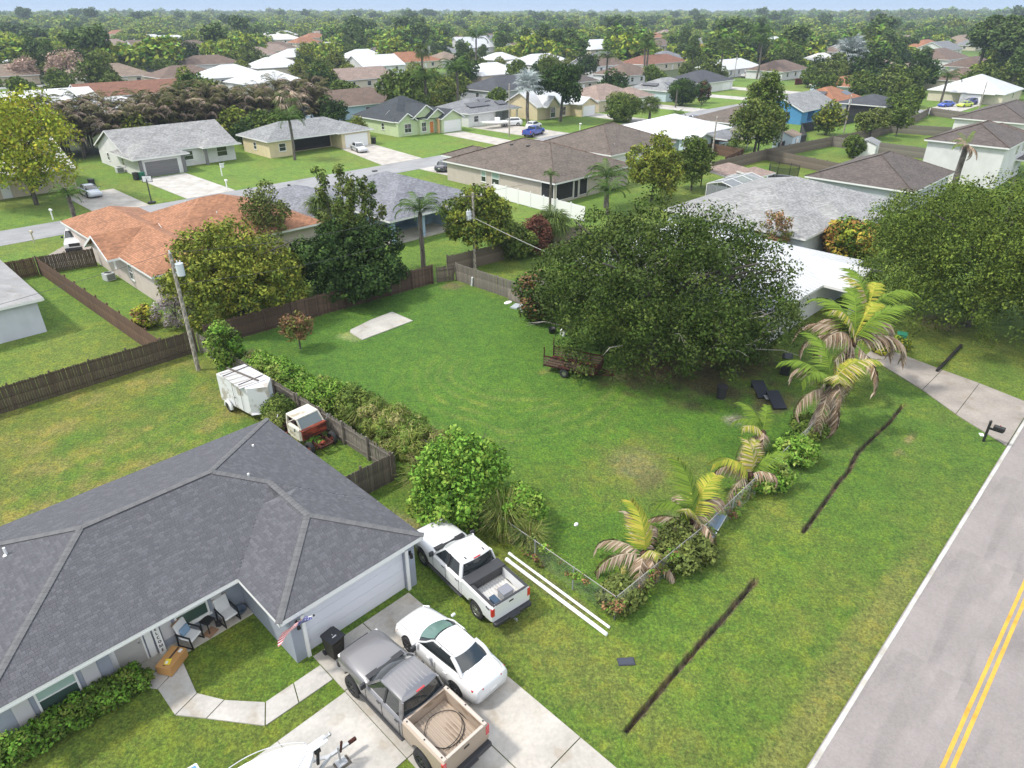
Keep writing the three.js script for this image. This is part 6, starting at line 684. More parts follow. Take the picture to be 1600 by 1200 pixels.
function fence(name, label, pts, o = {}) {
  const t = thing(name, label, 'fence', [pts[0][0], 0, pts[0][1]]), r = rng(Math.round(pts[0][0] * 13 + pts[0][1] * 7 + 999)), w = o.w ?? 0.145, h = o.h ?? 1.8, ms = o.mats ?? WOOD.olive, side = o.rail ?? 1, join = [];
  const geos = [0, 1, 2].map((k) => cached(`pl${w}_${h}_${k}`, () => plank(w - 0.008, h + (k - 1) * 0.02, 0.02)));
  for (let i = 0; i + 1 < pts.length; i++) {
    const [ax, az] = pts[i], [bx_, bz] = pts[i + 1], L = Math.hypot(bx_ - ax, bz - az), dx = (bx_ - ax) / L, dz = (bz - az) / L, ry = Math.atan2(-dz, dx), n = Math.round(L / w), ox = ax - pts[0][0], oz = az - pts[0][1];
    for (let k = 0; k < n; k++) {
      if (o.miss && r() < o.miss) continue; const s = (k + 0.5) * L / n, x = ox + dx * s, z = oz + dz * s, tilt = (r() - 0.5) * (o.tilt ?? 0.012), y = -0.02 - r() * (o.drop ?? 0.03);
      if (o.joined) { const g = geos[Math.floor(r() * 3)].clone(); xf(g, x, y, z, 0, ry, tilt); join.push(g); } else { const m = part('picket', geos[Math.floor(r() * 3)], ms[Math.floor(r() * 4)], t); m.position.set(x, y, z); m.rotation.set(0, ry, tilt, 'YXZ'); }
    }
    const nx = -dz * side * 0.035, nz = dx * side * 0.035;
    for (const y of o.rails ?? [0.3, 0.95, 1.6]) part('rail', uvBox(bar([ox + nx, y, oz + nz], [ox + dx * L + nx, y, oz + dz * L + nz], 0.04, 0.09)), ms[1], t);
    const np = Math.max(1, Math.round(L / 2.4)); for (let k = 0; k <= np; k++) { const s = Math.min(L - 0.05, k * L / np); part('post', cached(`po${h}`, () => uvBox(bx(0.1, h + 0.06, 0.1, 0, h / 2 + 0.02, 0))), ms[2], t).position.set(ox + dx * s + nx * 3, 0, oz + dz * s + nz * 3); t.children[t.children.length - 1].rotation.y = ry; }
  }
  if (o.joined) part('picket_panel', mg(join), ms[0], t, 'stuff'); return t;
}
fence('wood_fence', 'dark brown picket fence running to the left edge past the pole', [[-7, -48.2], [16.2, -48.2]], { mats: WOOD.olive, rail: -1 });
fence('wood_fence', 'reddish brown fence with visible rails behind the concrete pad', [[17.0, -48.5], [37.5, -47.05]], { mats: WOOD.red, rail: 1 });
fence('wood_fence', 'short leaning weathered fence by the vine covered post', [[37.9, -46.95], [39.45, -46.35]], { mats: WOOD.old, tilt: 0.12, rail: 1, h: 1.5, rails: [0.4, 1.2] });
fence('wood_fence', 'grey weathered picket fence at the back right corner of the lot', [[39.55, -46.2], [39.9, -35.6]], { mats: WOOD.grey, rail: -1, tilt: 0.05, drop: 0.12, h: 1.65 });
fence('wood_fence', 'brown fence seen from its rail side between the two left yards', [[13.8, -48.5], [12.95, -75.2]], { mats: WOOD.brown, rail: 1, h: 1.75 });
fence('wood_fence', 'dark fence panel beside the white pickup and orange roof house', [[12.9, -75.35], [17.6, -74.4]], { mats: WOOD.olive, rail: -1 });
fence('wood_fence', 'short brown fence behind the light grey roof house', [[9.6, -75.6], [12.8, -75.4]], { mats: WOOD.brown, rail: 1 });
fence('wood_fence', 'grey vine grown lot fence beside the cargo trailer', [[16.35, -47.9], [16.75, -35]], { mats: WOOD.grey, rail: 1, tilt: 0.05, h: 1.5, rails: [0.3, 1.2] });
fence('wood_fence', 'grey broken picket fence beside the rusty truck', [[16.8, -34.8], [17.0, -25.4]], { mats: WOOD.grey, rail: 1, tilt: 0.08, drop: 0.18, miss: 0.02, h: 1.55, rails: [0.3, 1.2] });
fence('wood_fence', 'short grey gate fence between the near house and lot fence', [[13.0, -25.3], [16.75, -25.25]], { mats: WOOD.old, rail: -1, tilt: 0.03, h: 1.75 });
fence('wood_fence', 'dark fence behind the leafy tree by the transformer pole', [[40.2, -48.0], [57.5, -45.8]], { mats: WOOD.old, rail: -1, joined: true });
const J = (label, pts, mats, h = 1.8) => fence('yard_fence', label, pts, { mats, h, joined: true, rail: -1, w: 0.16 });
J('long grey rear fence of the right hand yards', [[98.6, -53.8], [114.7, -53.2], [135.8, -50.6], [152, -48.4], [182, -49.8], [195, -51.6]], WOOD.old); J('grey cross fence beside the trampoline', [[114.7, -53.0], [110.6, -37.4]], WOOD.old); J('grey cross fence behind the white shed', [[135.6, -50.4], [134.2, -31.6]], WOOD.grey); J('grey cross fence left of the brown roof house', [[160, -49.0], [163.6, -37.4]], WOOD.grey); J('grey fence at the far end of the right yards', [[195, -51.4], [189, -38.6]], WOOD.grey); J('brown fence enclosing the shaded patio yard', [[100.5, -62.6], [113.4, -62.6], [112, -56], [103.6, -54.6]], WOOD.brown); J('dark slate fence below the bright blue house', [[147, -61.5], [181, -58.6]], WOOD.slate, 1.9); J('red fence at the far lawn right of the tan hip roof', [[247, -108.4], [268, -103]], WOOD.rust, 2); J('brown fence in the yard right of the white shed fence', [[148, -62], [134, -55], [122, -54.6]], WOOD.slate);
{ const t = thing('vinyl_fence', 'white vinyl privacy fence beside the tan stucco house', 'fence', [64.5, 0, -66.7]); const a = [0, 0], b = [-1.0, 16.4], L = Math.hypot(...b), n = 7; for (let i = 0; i < n; i++) { const s0 = i / n, s1 = (i + 1) / n, g = bar([b[0] * s0, 0.95, b[1] * s0 + 0.06], [b[0] * s1, 0.95, b[1] * s1 - 0.06], 0.05, 1.75); part('panel', bar([b[0] * s0, 0.93, b[1] * s0 + 0.07], [b[0] * s1, 0.93, b[1] * s1 - 0.07], 1.75, 0.05).applyMatrix4(new THREE.Matrix4()), M.white, t); part('post', bx(0.13, 1.95, 0.13, b[0] * s0, 0.97, b[1] * s0), M.white, t); } for (const c of t.children) if (c.name === 'panel') { c.geometry = bx(0.05, 1.75, 2.2, c.geometry.boundingBox ? 0 : 0, 0, 0); } let k = 0; for (const c of t.children) if (c.name === 'panel') { const s = (k + 0.5) / n; c.position.set(b[0] * s, 0.93, b[1] * s); c.rotation.y = Math.atan2(b[0], b[1]); k++; } }
// chain link
{
  const t = thing('chain_link_fence', 'sagging chain link fence around the near corner of the lot', 'fence', [17.3, 0, -11.1]), runs = [[[0.3, -9.2], [0, 0]], [[0, 0], [6.6, 0.25]], [[6.6, 0.25], [19.5, 0.0]]], wires = [];
  for (const [[ax, az], [bx_, bz]] of runs) { const L = Math.hypot(bx_ - ax, bz - az), n = Math.round(L / 2.6); for (let k = 0; k <= n; k++) part('post', cached('clp', () => cyl(0.03, 0.03, 1.3, 0, 0.65, 0, 0, 0, 8)), rgb(0.27, 0.28, 0.28, 0.7), t).position.set(mix(ax, bx_, k / n), 0, mix(az, bz, k / n)); part('top_rail', rod([ax, 1.27, az], [bx_, 1.27, bz], 0.018), rgb(0.3, 0.29, 0.27, 0.8), t); const q = Math.round(L / 0.075); for (let k = -16; k < q; k++) for (const s of [0, 1]) { let a = k, b = k + 16, y0 = 0.04, y1 = 1.24; if (a < 0) { y0 = mix(0.04, 1.24, -a / 16); a = 0; } if (b > q) { y1 = mix(0.04, 1.24, 1 - (b - q) / 16); b = q; } if (s) [y0, y1] = [1.28 - y0, 1.28 - y1]; const A_ = [mix(ax, bx_, a / q), y0, mix(az, bz, a / q)], B_ = [mix(ax, bx_, b / q), y1, mix(az, bz, b / q)]; wires.push(rod(A_, B_, 0.0014, 0.0014, 3)); } }
  part('wire_mesh', mg(wires), M.steel, t, 'stuff');
  const vr = rng(88), vc = []; for (let k = 0; k < 60; k++) { const u = vr(), onSide = vr() < 0.45; vc.push(onSide ? { x: 0.3 * u + (vr() - 0.5) * 0.2, y: 1.25 * Math.pow(vr(), 0.6), z: -9.2 * u, r: 0.1 + vr() * 0.2, f: 0.9 } : { x: 18 * u, y: 1.2 * Math.pow(vr(), 0.7), z: 0.15 + (vr() - 0.5) * 0.25, r: 0.12 + vr() * 0.28, f: 0.9 }); } const vine = one('climbing_vine', leafCloud(vr, vc, 5200, 0.13, PAL.olive.concat(PAL.vine, PAL.dead), { inner: 0.1 }), leafMat, 'scraggly vine climbing the chain link fence', 'vine'); vine.position.set(17.3, 0, -11.1);
}
// ---------- poles and wires ----------
function pole(label, x, z, h, turn, o = {}) {
  const t = thing('utility_pole', label, 'utility pole', [x, 0, z], turn); part('shaft', uvBox(rod([0, -0.1, 0], [0, h, 0], 0.15, 0.105, 12)), M.pole, t);
  if (o.arm !== false) { part('crossarm', bx(1.9, 0.1, 0.1, 0, h - 0.35, 0.15), M.woodGrey, t); for (const s of [-0.8, 0.8]) part('insulator', cyl(0.04, 0.06, 0.16, s, h - 0.22, 0.15), M.trim, t); }
  else part('insulator', cyl(0.04, 0.06, 0.2, 0, h + 0.08, 0), M.trim, t);
  if (o.can) { const c = part('transformer', mg([cyl(0.24, 0.24, 0.78, 0.42, o.can, 0, 0, 0, 18), cyl(0.25, 0.25, 0.05, 0.42, o.can + 0.4, 0, 0, 0, 18), bx(0.3, 0.1, 0.08, 0.18, o.can + 0.15, 0), bx(0.3, 0.1, 0.08, 0.18, o.can - 0.2, 0)]), rgb(0.6, 0.64, 0.68, 0.45), t); for (const s of [-0.1, 0.1]) part('bushing', cyl(0.03, 0.05, 0.22, 0.42 + s, o.can + 0.52, 0), M.trim, c); }
  return t;
}
pole('wooden utility pole with grey transformer at the left fence corner', 14.93, -45.35, 8.4, -0.78, { can: 7.3, arm: false }); pole('wooden pole with crossarm and transformer at the back right fence', 42.95, -47.27, 7.3, -0.6 + 3.14, { can: 5.2 }); pole('thin leaning pole beside the shaded patio', 103.46, -56.86, 7.4, 0.3, { arm: false }); pole('thin pole by the blue shed and tall upright tree', 121.35, -53.86, 7.2, 0.3, { arm: false }); pole('thin pole beside the banana plants and dark fence', 153.93, -55.5, 7.0, 0.4, { can: 5.8, arm: false }); pole('pole in front of the white garage house', 214.5, -45.6, 6.6, 0.4, { arm: false }); pole('dark pole by the boat driveway on the far side of the street', 101.6, -100.6, 9.6, 0.2, { arm: false }); pole('pole beside the white hip house', 258.8, -137.4, 7.6, 0.2, { can: 6.4, arm: false }); pole('far pole in the middle of the background houses', 239.5, -164, 9, 0.2, { arm: false });
const wire = (label, a, b, sag, r = 0.012) => { const p = []; for (let i = 0; i <= 12; i++) { const t = i / 12; p.push([mix(a[0], b[0], t), mix(a[1], b[1], t) - sag * 4 * t * (1 - t), mix(a[2], b[2], t)]); } one('overhead_wire', tube(p, r, 24, 4), M.wire, label, 'wire'); };
wire('upper power line between the two wooden poles', [14.93, 8.45, -45.35], [42.95, 7.2, -47.27], 0.9); wire('lower cable between the two wooden poles', [14.93, 6.3, -45.35], [42.95, 5.3, -47.27], 0.9); wire('power line leaving the left pole over the left yard', [14.93, 8.45, -45.35], [-20, 8.2, -44], 0.8); one('service_cable', tube([[42.95, 5.0, -47.27], [43.6, 4.0, -43], [44.1, 3.2, -38.5], [44.4, 3.0, -36]], 0.03, 20, 5), rgb(0.35, 0.34, 0.32), 'pale service cable from the transformer pole to the white metal roof', 'cable'); wire('guy wire running down from the transformer pole', [42.95, 6.4, -47.27], [46.6, 0.05, -44.2], 0, 0.01); wire('power line from the transformer pole toward the right yards', [42.95, 7.2, -47.27], [103.46, 7.3, -56.86], 1.4); wire('power line over the right hand yards', [103.46, 7.3, -56.86], [121.35, 7.1, -53.86], 0.4);
// ---------- trailers, wreck, boats ----------
{
  const t = thing('cargo_trailer', 'white enclosed cargo trailer with sloped nose by the vine fence', 'trailer', [14.9, 0, -37.6]); const plan = [[-0.97, -1.72], [0.86, -1.68], [1.08, 1.15], [0.42, 2.05], [-0.58, 1.42]];
  const s = new THREE.Shape(plan.map(([x, z]) => new THREE.Vector2(x, -z))), g = new THREE.ExtrudeGeometry(s, { depth: 1.8, bevelEnabled: true, bevelSize: 0.02, bevelThickness: 0.02, bevelSegments: 2 }); g.rotateX(-HALF); g.translate(0, 0.48, 0); part('box', uvBox(g), M.whiteMetal, t);
  const roofM = rgb(0.56, 0.56, 0.57, 0.6, { map: T.dirty }); for (let k = 0; k < 5; k++) part('roof_panel', bx(1.72, 0.03, 0.56, -0.03, 2.325, -1.38 + k * 0.585, -0.02), roofM, t); part('roof_batten', bar([-0.2, 2.38, -1.9], [0.35, 2.38, 1.1], 0.12, 0.05), M.woodGrey, t); part('roof_strap', bar([-0.9, 2.36, -1.0], [0.9, 2.36, -1.2], 0.05, 0.02), M.rustDark, t); part('roof_strap', bar([-0.75, 2.36, 0.75], [0.95, 2.36, 0.6], 0.05, 0.02), M.rustDark, t);
  part('nose_guard', mg([bar([-0.6, 0.62, 1.46], [0.42, 0.62, 2.1], 0.02, 0.3), bar([0.42, 0.62, 2.1], [1.11, 0.62, 1.16], 0.02, 0.3)]), M.steel, t); part('door_seam', mg([bx(0.015, 1.7, 0.02, -0.86, 1.38, 0.0), bx(0.015, 1.7, 0.02, -0.74, 1.38, 0.78)]), M.dark, t); part('door_latch', bx(0.05, 0.12, 0.08, -0.86, 1.3, 0.12), M.steel, t);
  const fd = new THREE.TorusGeometry(0.4, 0.09, 6, 14, Math.PI); part('fender', xf(fd, -1.02, 0.32, -0.75, 0, HALF, 0, [1, 1, 1.2]), M.whiteMetal, t); for (const x of [-0.98, 0.95]) { const w = sub(t, 'wheel', [x, 0.33, -0.75], HALF); part('tyre', cached('trt', () => { const q = new THREE.TorusGeometry(0.25, 0.09, 8, 20); q.scale(1, 1, 1.1); return q; }), M.rubber, w); part('rim', cached('trr', () => cyl(0.18, 0.18, 0.08, 0, 0, 0, HALF)), M.rim, w); }
  part('tongue', mg([bar([-0.3, 0.45, 1.5], [0.5, 0.45, 2.9], 0.08), bar([0.9, 0.45, 1.5], [0.55, 0.45, 2.9], 0.08), rod([0.52, 0.02, 2.7], [0.52, 0.75, 2.7], 0.03)]), M.rustDark, t);
}
{
  const t = thing('wrecked_truck', 'stripped old truck with white cab, rusty firewall and bare front axle', 'truck wreck', [15.6, 0, -31.9], 0.06), cabW = rgb(0.72, 0.68, 0.59, 0.6, { map: T.dirty });
  part('cab', cut(mg([uvBox(xf(new RoundedBoxGeometry(1.62, 0.78, 1.5, 3, 0.12), 0, 0.93, -0.1))]), [bx(1.3, 0.9, 1.2, 0, 1.4, -0.1)]), cabW, t);
  part('cab_roof', rbx(1.5, 0.12, 1.05, 0.055, 0, 1.82, -0.28, 0, 0, 0, 3), cabW, t); part('windscreen', bar([0, 1.27, 0.6], [0, 1.8, 0.24], 1.42, 0.02), rgb(0.16, 0.19, 0.19, 0.12), t);
  for (const s of [-1, 1]) { part('pillar', bar([s * 0.75, 1.25, 0.62], [s * 0.7, 1.8, 0.24], 0.07), cabW, t); part('pillar', bar([s * 0.77, 1.25, -0.72], [s * 0.7, 1.8, -0.72], 0.1), cabW, t); part('door', rbx(0.06, 0.72, 1.0, 0.02, s * 0.81, 0.92, 0.02), cabW, t); part('mirror', mg([rod([s * 0.84, 1.15, 0.5], [s * 1.1, 1.4, 0.55], 0.012), bx(0.1, 0.2, 0.03, s * 1.1, 1.45, 0.55)]), M.galv, t); }
  part('firewall', rbx(1.6, 0.62, 0.12, 0.04, 0, 0.98, 0.74), M.rust, t); part('cowl', rbx(1.62, 0.08, 0.34, 0.03, 0, 1.27, 0.66), M.rust, t); part('dash', rbx(1.3, 0.2, 0.2, 0.04, 0, 1.1, 0.4), M.rustDark, t); part('bench_seat', rbx(1.2, 0.5, 0.3, 0.08, 0, 1.1, -0.55), rgb(0.06, 0.03, 0.03), t);
  part('chassis', mg([bar([-0.38, 0.5, -2.6], [-0.38, 0.5, 1.9], 0.08, 0.14), bar([0.38, 0.5, -2.6], [0.38, 0.5, 1.9], 0.08, 0.14), bar([-0.4, 0.5, 1.85], [0.4, 0.5, 1.85], 0.1, 0.12), bar([-0.4, 0.5, 1.0], [0.4, 0.5, 1.0], 0.1, 0.12), bar([-0.4, 0.5, -2.2], [0.4, 0.5, -2.2], 0.1, 0.1)]), M.rustDark, t); part('axle', mg([rod([-0.72, 0.36, 1.28], [0.72, 0.36, 1.28], 0.06), xf(new THREE.SphereGeometry(0.15, 10, 8), 0.1, 0.36, 1.28), rod([-0.6, 0.42, 1.6], [0.55, 0.42, 1.5], 0.025), cyl(0.12, 0.12, 0.3, -0.2, 0.55, 1.65)]), M.rust, t);
  for (const s of [-1, 1]) { const w = sub(t, 'wheel', [s * 0.76, 0.4, 1.28], HALF); part('tyre', cached('wkt', () => { const q = new THREE.TorusGeometry(0.285, 0.115, 9, 22); q.scale(1, 1, 1.2); return q; }), M.rubber, w); part('hub', cached('wkh', () => cyl(0.2, 0.2, 0.12, 0, 0, 0, HALF)), M.rust, w); }
}
tree('engine_bay_weeds', 'green weeds growing through the bare chassis of the wreck', 15.6, -31.1, 0.55, 0.75, 0, 140, { pal: PAL.bright, leaves: 900, size: 0.13, clumps: 12, cr: 0.22, limbs: 3, tr: 0.02 }, 'weeds');
{ const t = thing('scrap_pile', 'small heap of rusty pipes and dark scrap behind the white cab', 'scrap', [14.7, 0, -33.9]); part('pipe', rod([-0.6, 0.1, 0.5], [0.3, 1.1, -0.2], 0.03), M.galv, t); part('pipe', rod([-0.7, 0.1, 0.1], [0.2, 0.7, 0.6], 0.03), M.rustDark, t); part('drum', cyl(0.28, 0.28, 0.6, 0.5, 0.3, 0.1, 0.3), M.rustDark, t); part('axle_piece', rod([-0.4, 0.35, 0.9], [0.6, 0.35, 0.8], 0.06), M.rust, t); part('tyre', xf(new THREE.TorusGeometry(0.26, 0.1, 8, 18), -0.3, 0.12, -0.4, HALF), M.rubber, t); }
{
  const t = thing('utility_trailer', 'rusty open utility trailer with slatted sides under the oak edge', 'trailer', [33.0, 0, -26.5], -1.255), L = 3.7, W = 1.7; part('deck', uvBox(bx(L, 0.08, W, 0, 0.5, 0)), M.rustDark, t);
  for (const s of [-1, 1]) { for (let k = 0; k < 5; k++) part('stake', bx(0.05, 0.85, 0.05, -L / 2 + 0.03 + k * (L - 0.06) / 4, 0.9, s * (W / 2 - 0.02)), M.rustDark, t); for (let k = 0; k < 4; k++) part('slat', uvBox(bx(L, 0.11, 0.025, 0, 0.66 + k * 0.19, s * (W / 2 + 0.018)), 2), k === 3 ? M.rustDark : rgb(0.24, 0.17, 0.125, 0.9, { map: T.wood }), t); part('tall_post', bx(0.06, 1.5, 0.06, -L / 2, 1.15, s * (W / 2 - 0.02)), M.rustDark, t); const w = sub(t, 'wheel', [-0.25, 0.34, s * (W / 2 + 0.2)]); part('tyre', cached('utt', () => xf(new THREE.TorusGeometry(0.245, 0.095, 8, 20), 0, 0, 0)), M.rubber, w); part('rim', cached('utr', () => cyl(0.17, 0.17, 0.07, 0, 0, 0, HALF)), M.rim, w); part('fender', rbx(0.95, 0.03, 0.28, 0.01, -0.25, 0.74, s * (W / 2 + 0.18)), M.rustDark, t); }
  for (let k = 0; k < 3; k++) part('slat', uvBox(bx(0.025, 0.11, W - 0.1, L / 2 + 0.02, 0.66 + k * 0.19, 0), 2), M.rustDark, t); part('axle', rod([-0.25, 0.34, -W / 2 - 0.15], [-0.25, 0.34, W / 2 + 0.15], 0.04), M.rustDark, t); part('tongue', mg([bar([L / 2, 0.48, -0.5], [L / 2 + 1.2, 0.45, 0], 0.07), bar([L / 2, 0.48, 0.5], [L / 2 + 1.2, 0.45, 0], 0.07), rod([L / 2 + 1.0, 0.02, 0], [L / 2 + 1.0, 0.6, 0], 0.03)]), M.rustDark, t);
}
function boat(name, label, pos, turn, s, o = {}) {
  const t = thing(name, label, 'boat', pos, turn), hs = [], gel = o.gel ?? rgb(0.80, 0.80, 0.79, 0.25);
  const half = (x) => 1.16 * Math.pow(cl01(1 - Math.pow(cl01((x + 0.6) / 3.5), 2.6)), 0.62), rows = [-3, -2.2, -1.2, -0.4, 0.4, 1.1, 1.7, 2.2, 2.55, 2.78, 2.88];
  part('hull', loft(rows.map((x) => { const w = Math.max(0.05, half(x)), k = 0.62 + 0.34 * Math.pow(cl01((x + 1) / 3.9), 1.6), sh = 1.18 + 0.22 * Math.pow(cl01((x + 1) / 3.9), 1.5); return { x, p: [[k, 0], [k + 0.06, w * 0.45], [k + 0.22, w * 0.8], [sh - 0.2, w * 0.97], [sh - 0.02, w], [sh + 0.02, w - 0.03], [sh + 0.03, w * 0.5], [sh + 0.05, 0]] }; }), 0.5), gel, t);
  part('bow_pulpit', rbx(0.75, 0.06, 0.3, 0.025, 3.0, 1.43, 0), gel, t); part('anchor_roller', mg([bx(0.3, 0.05, 0.08, 3.4, 1.47, 0), cyl(0.05, 0.05, 0.1, 3.5, 1.48, 0, HALF)]), M.steel, t); for (const q of [-0.28, 0.28]) part('cleat', mg([bx(0.16, 0.03, 0.03, 2.2, 1.49, q), cyl(0.015, 0.02, 0.05, 2.2, 1.46, q)]), M.chrome, t); part('deck_hatch', rbx(0.5, 0.03, 0.5, 0.015, 1.4, 1.43, 0), rgb(0.74, 0.74, 0.73, 0.4), t); part('console', rbx(0.9, 0.8, 0.8, 0.1, -0.9, 1.6, 0), gel, t); part('rail', tube([[0.2, 1.6, -0.98], [1.3, 1.72, -0.85], [2.3, 1.72, -0.45], [2.75, 1.72, 0], [2.3, 1.72, 0.45], [1.3, 1.72, 0.85], [0.2, 1.6, 0.98]], 0.016, 30, 6), M.chrome, t);
  if (o.top) { part('canopy', rbx(1.9, 0.06, 1.7, 0.03, -1.1, 2.75, 0), rgb(0.10, 0.26, 0.62, 0.8), t); part('canopy_frame', mg([tube([[-0.15, 2.78, -0.85], [-0.15, 2.78, 0.85], [-2.05, 2.78, 0.85], [-2.05, 2.78, -0.85], [-0.15, 2.78, -0.85]], 0.03, 40, 6), rod([-0.4, 1.3, -0.75], [-0.4, 2.74, -0.75], 0.025), rod([-0.4, 1.3, 0.75], [-0.4, 2.74, 0.75], 0.025), rod([-1.9, 1.3, -0.75], [-1.9, 2.74, -0.75], 0.025), rod([-1.9, 1.3, 0.75], [-1.9, 2.74, 0.75], 0.025)]), M.white, t); }
  t.scale.setScalar(s); return t;
}
boat('motor_boat', 'white motor boat with blue canopy entering at the bottom edge', [2.35, 0.05, -14.2], -0.06, 1.0, { top: true });
{ const t = thing('boat_trailer', 'galvanised boat trailer with rusty tongue jack under the white boat', 'trailer', [2.35, 0.05, -14.2], -0.06); part('frame', mg([bar([-2.8, 0.5, -0.6], [2.2, 0.5, -0.5], 0.08, 0.12), bar([-2.8, 0.5, 0.6], [2.2, 0.5, 0.5], 0.08, 0.12), bar([2.2, 0.5, -0.5], [3.4, 0.48, 0], 0.08, 0.1), bar([2.2, 0.5, 0.5], [3.4, 0.48, 0], 0.08, 0.1), bar([3.2, 0.48, 0], [4.1, 0.46, 0], 0.09, 0.1), bar([-1, 0.5, -0.6], [-1, 0.5, 0.6], 0.08)]), M.galv, t); part('winch_post', mg([bar([2.95, 0.5, 0], [3.05, 1.25, 0], 0.08), bx(0.2, 0.16, 0.2, 3.0, 1.2, 0)]), M.black, t); part('coupler', mg([rbx(0.3, 0.12, 0.12, 0.03, 4.2, 0.46, 0), bar([3.7, 0.5, 0.12], [3.8, 0.95, 0.12], 0.06)]), M.rustDark, t); part('tongue_jack', mg([rod([3.62, 0.05, 0.18], [3.62, 0.9, 0.18], 0.035), bx(0.36, 0.06, 0.3, 3.64, 0.08, 0.18)]), M.galv, t); part('wood_block', uvBox(bx(0.5, 0.1, 0.36, 3.66, -0.0, 0.2)), M.woodGrey, t); for (const s of [-1, 1]) { const w = sub(t, 'wheel', [-1, 0.31, s * 1.0]); part('tyre', cached('utt', () => 0), M.rubber, w); part('rim', cached('utr', () => 0), M.rim, w); } }
boat('far_boat', 'white boat on the driveway beside the carport house', [107.6, 0, -111.2], 2.9, 1.05);
// ---------- near house surroundings ----------
{
  const t = thing('refuse_bin', 'black wheeled refuse bin in front of the garage door', 'bin', [8.28, 0.05, -17.75], 0.12), b = new THREE.CylinderGeometry(0.42, 0.33, 0.95, 4, 1); b.rotateY(Math.PI / 4); b.scale(1, 1, 1.1); b.translate(0, 0.53, 0); part('bin_body', toCreasedNormals(b, 0.3), rgb(0.03, 0.026, 0.02, 0.6), t); part('lid', rbx(0.66, 0.06, 0.74, 0.025, 0, 1.03, 0.02, 0, -0.05), M.plastic, t); part('handle', rod([-0.26, 1.0, -0.38], [0.26, 1.0, -0.38], 0.018), M.plastic, t); part('emblem', mg([bx(0.18, 0.005, 0.05, 0, 1.066, 0.12), bx(0.02, 0.005, 0.07, 0, 1.066, 0.0)]), rgb(0.6, 0.6, 0.6), t); for (const s of [-1, 1]) part('wheel', cyl(0.12, 0.12, 0.05, s * 0.27, 0.12, -0.3, 0, HALF), M.rubber, t); part('front_rib', mg([bx(0.3, 0.02, 0.02, 0, 0.78, 0.32), bx(0.3, 0.02, 0.02, 0, 0.5, 0.295)]), rgb(0.05, 0.045, 0.035), t);
}
{
  const t = thing('cardboard_box', 'large brown cardboard box with yellow label by the front door', 'box', [3.66, 0.09, -21.72], 0.55), card = rgb(0.46, 0.245, 0.085, 0.85); part('box', rbx(1.0, 0.42, 0.62, 0.015, 0, 0.21, 0), card, t); part('tape', bx(0.9, 0.005, 0.08, 0.03, 0.424, 0), rgb(0.07, 0.04, 0.03, 0.5), t); part('yellow_label', bx(0.26, 0.006, 0.22, -0.22, 0.427, 0.04, 0.3), rgb(0.8, 0.62, 0.03), t); part('shipping_label', bx(0.16, 0.005, 0.12, 0.34, 0.424, 0.16), M.white, t); part('shipping_label', bx(0.12, 0.006, 0.09, -0.26, 0.434, 0.02, 0.3), M.white, t);
  const porchChair = (label, x, z, turn, cushion) => { const c = thing('porch_chair', label, 'chair', [x, 0.09, z], turn, 'white porch chairs'), fab = rgb(0.72, 0.72, 0.73, 0.9); part('seat', rbx(0.56, 0.1, 0.56, 0.04, 0, 0.4, 0.06), fab, c); part('backrest', rbx(0.56, 0.66, 0.1, 0.04, 0, 0.72, -0.3, 0, -0.28), fab, c); part('top_rail', bx(0.6, 0.05, 0.06, 0, 1.04, -0.42), rgb(0.3, 0.18, 0.1), c); for (const s of [-1, 1]) part('side_frame', mg([bar([s * 0.31, 0, 0.34], [s * 0.31, 0.6, 0.28], 0.045), bar([s * 0.31, 0, -0.34], [s * 0.31, 0.62, -0.3], 0.045), bar([s * 0.31, 0.6, 0.3], [s * 0.31, 0.62, -0.36], 0.05), bar([s * 0.31, 0.03, 0.36], [s * 0.31, 0.03, -0.36], 0.04)]), M.black, c); if (cushion) part('cushion', rbx(0.44, 0.34, 0.12, 0.05, 0, 0.62, -0.16, 0, -0.3), rgb(0.22, 0.33, 0.47, 0.9), c); return c; };
  porchChair('white porch chair with blue cushion nearer the front door', 4.6, -22.28, 0.5, true); porchChair('white porch chair without cushion in the porch corner', 6.15, -22.3, 0.1, false);
  const k = thing('side_table', 'small black table between the two porch chairs', 'table', [5.38, 0.09, -22.4], 0.4); part('table_top', rbx(0.44, 0.03, 0.44, 0.01, 0, 0.5, 0), M.black, k); for (const [x, z] of [[-1, -1], [1, -1], [1, 1], [-1, 1]]) part('leg', bx(0.03, 0.5, 0.03, x * 0.19, 0.25, z * 0.19), M.black, k); one('doormat', bx(0.5, 0.015, 0.42, 5.34, 0.098, -22.2, 0.4), rgb(0.3, 0.18, 0.11), 'brown mat on the porch in front of the small table', 'mat');
  const w = thing('welcome_board', 'tall white welcome board leaning beside the front door', 'sign', [3.62, 0.09, -22.52]); w.rotation.x = -0.1; part('board', bx(0.24, 1.6, 0.025, 0, 0.8, 0), M.white, w); 'WELCOME'.split('').forEach((ch, i) => { const m = part('lettering', text(ch, 0.13, 0.006), M.black, w); m.position.set(0, 1.36 - i * 0.205, 0.013); });
  one('plant_pot', (() => { const g = new THREE.LatheGeometry([[0, 0], [0.09, 0], [0.12, 0.2], [0.1, 0.2], [0, 0.17]].map((p) => new THREE.Vector2(...p)), 16); g.translate(5.74, 0.09, -22.3); return g; })(), M.plastic, 'small dark pot on the porch floor between the chairs', 'pot'); one('wash_tub', (() => { const g = new THREE.LatheGeometry([[0, 0], [0.2, 0], [0.26, 0.14], [0.24, 0.14], [0, 0.03]].map((p) => new THREE.Vector2(...p)), 20); g.translate(6.7, 0.09, -22.4); return g; })(), rgb(0.12, 0.16, 0.22), 'shallow blue-grey tub in the porch corner', 'tub');
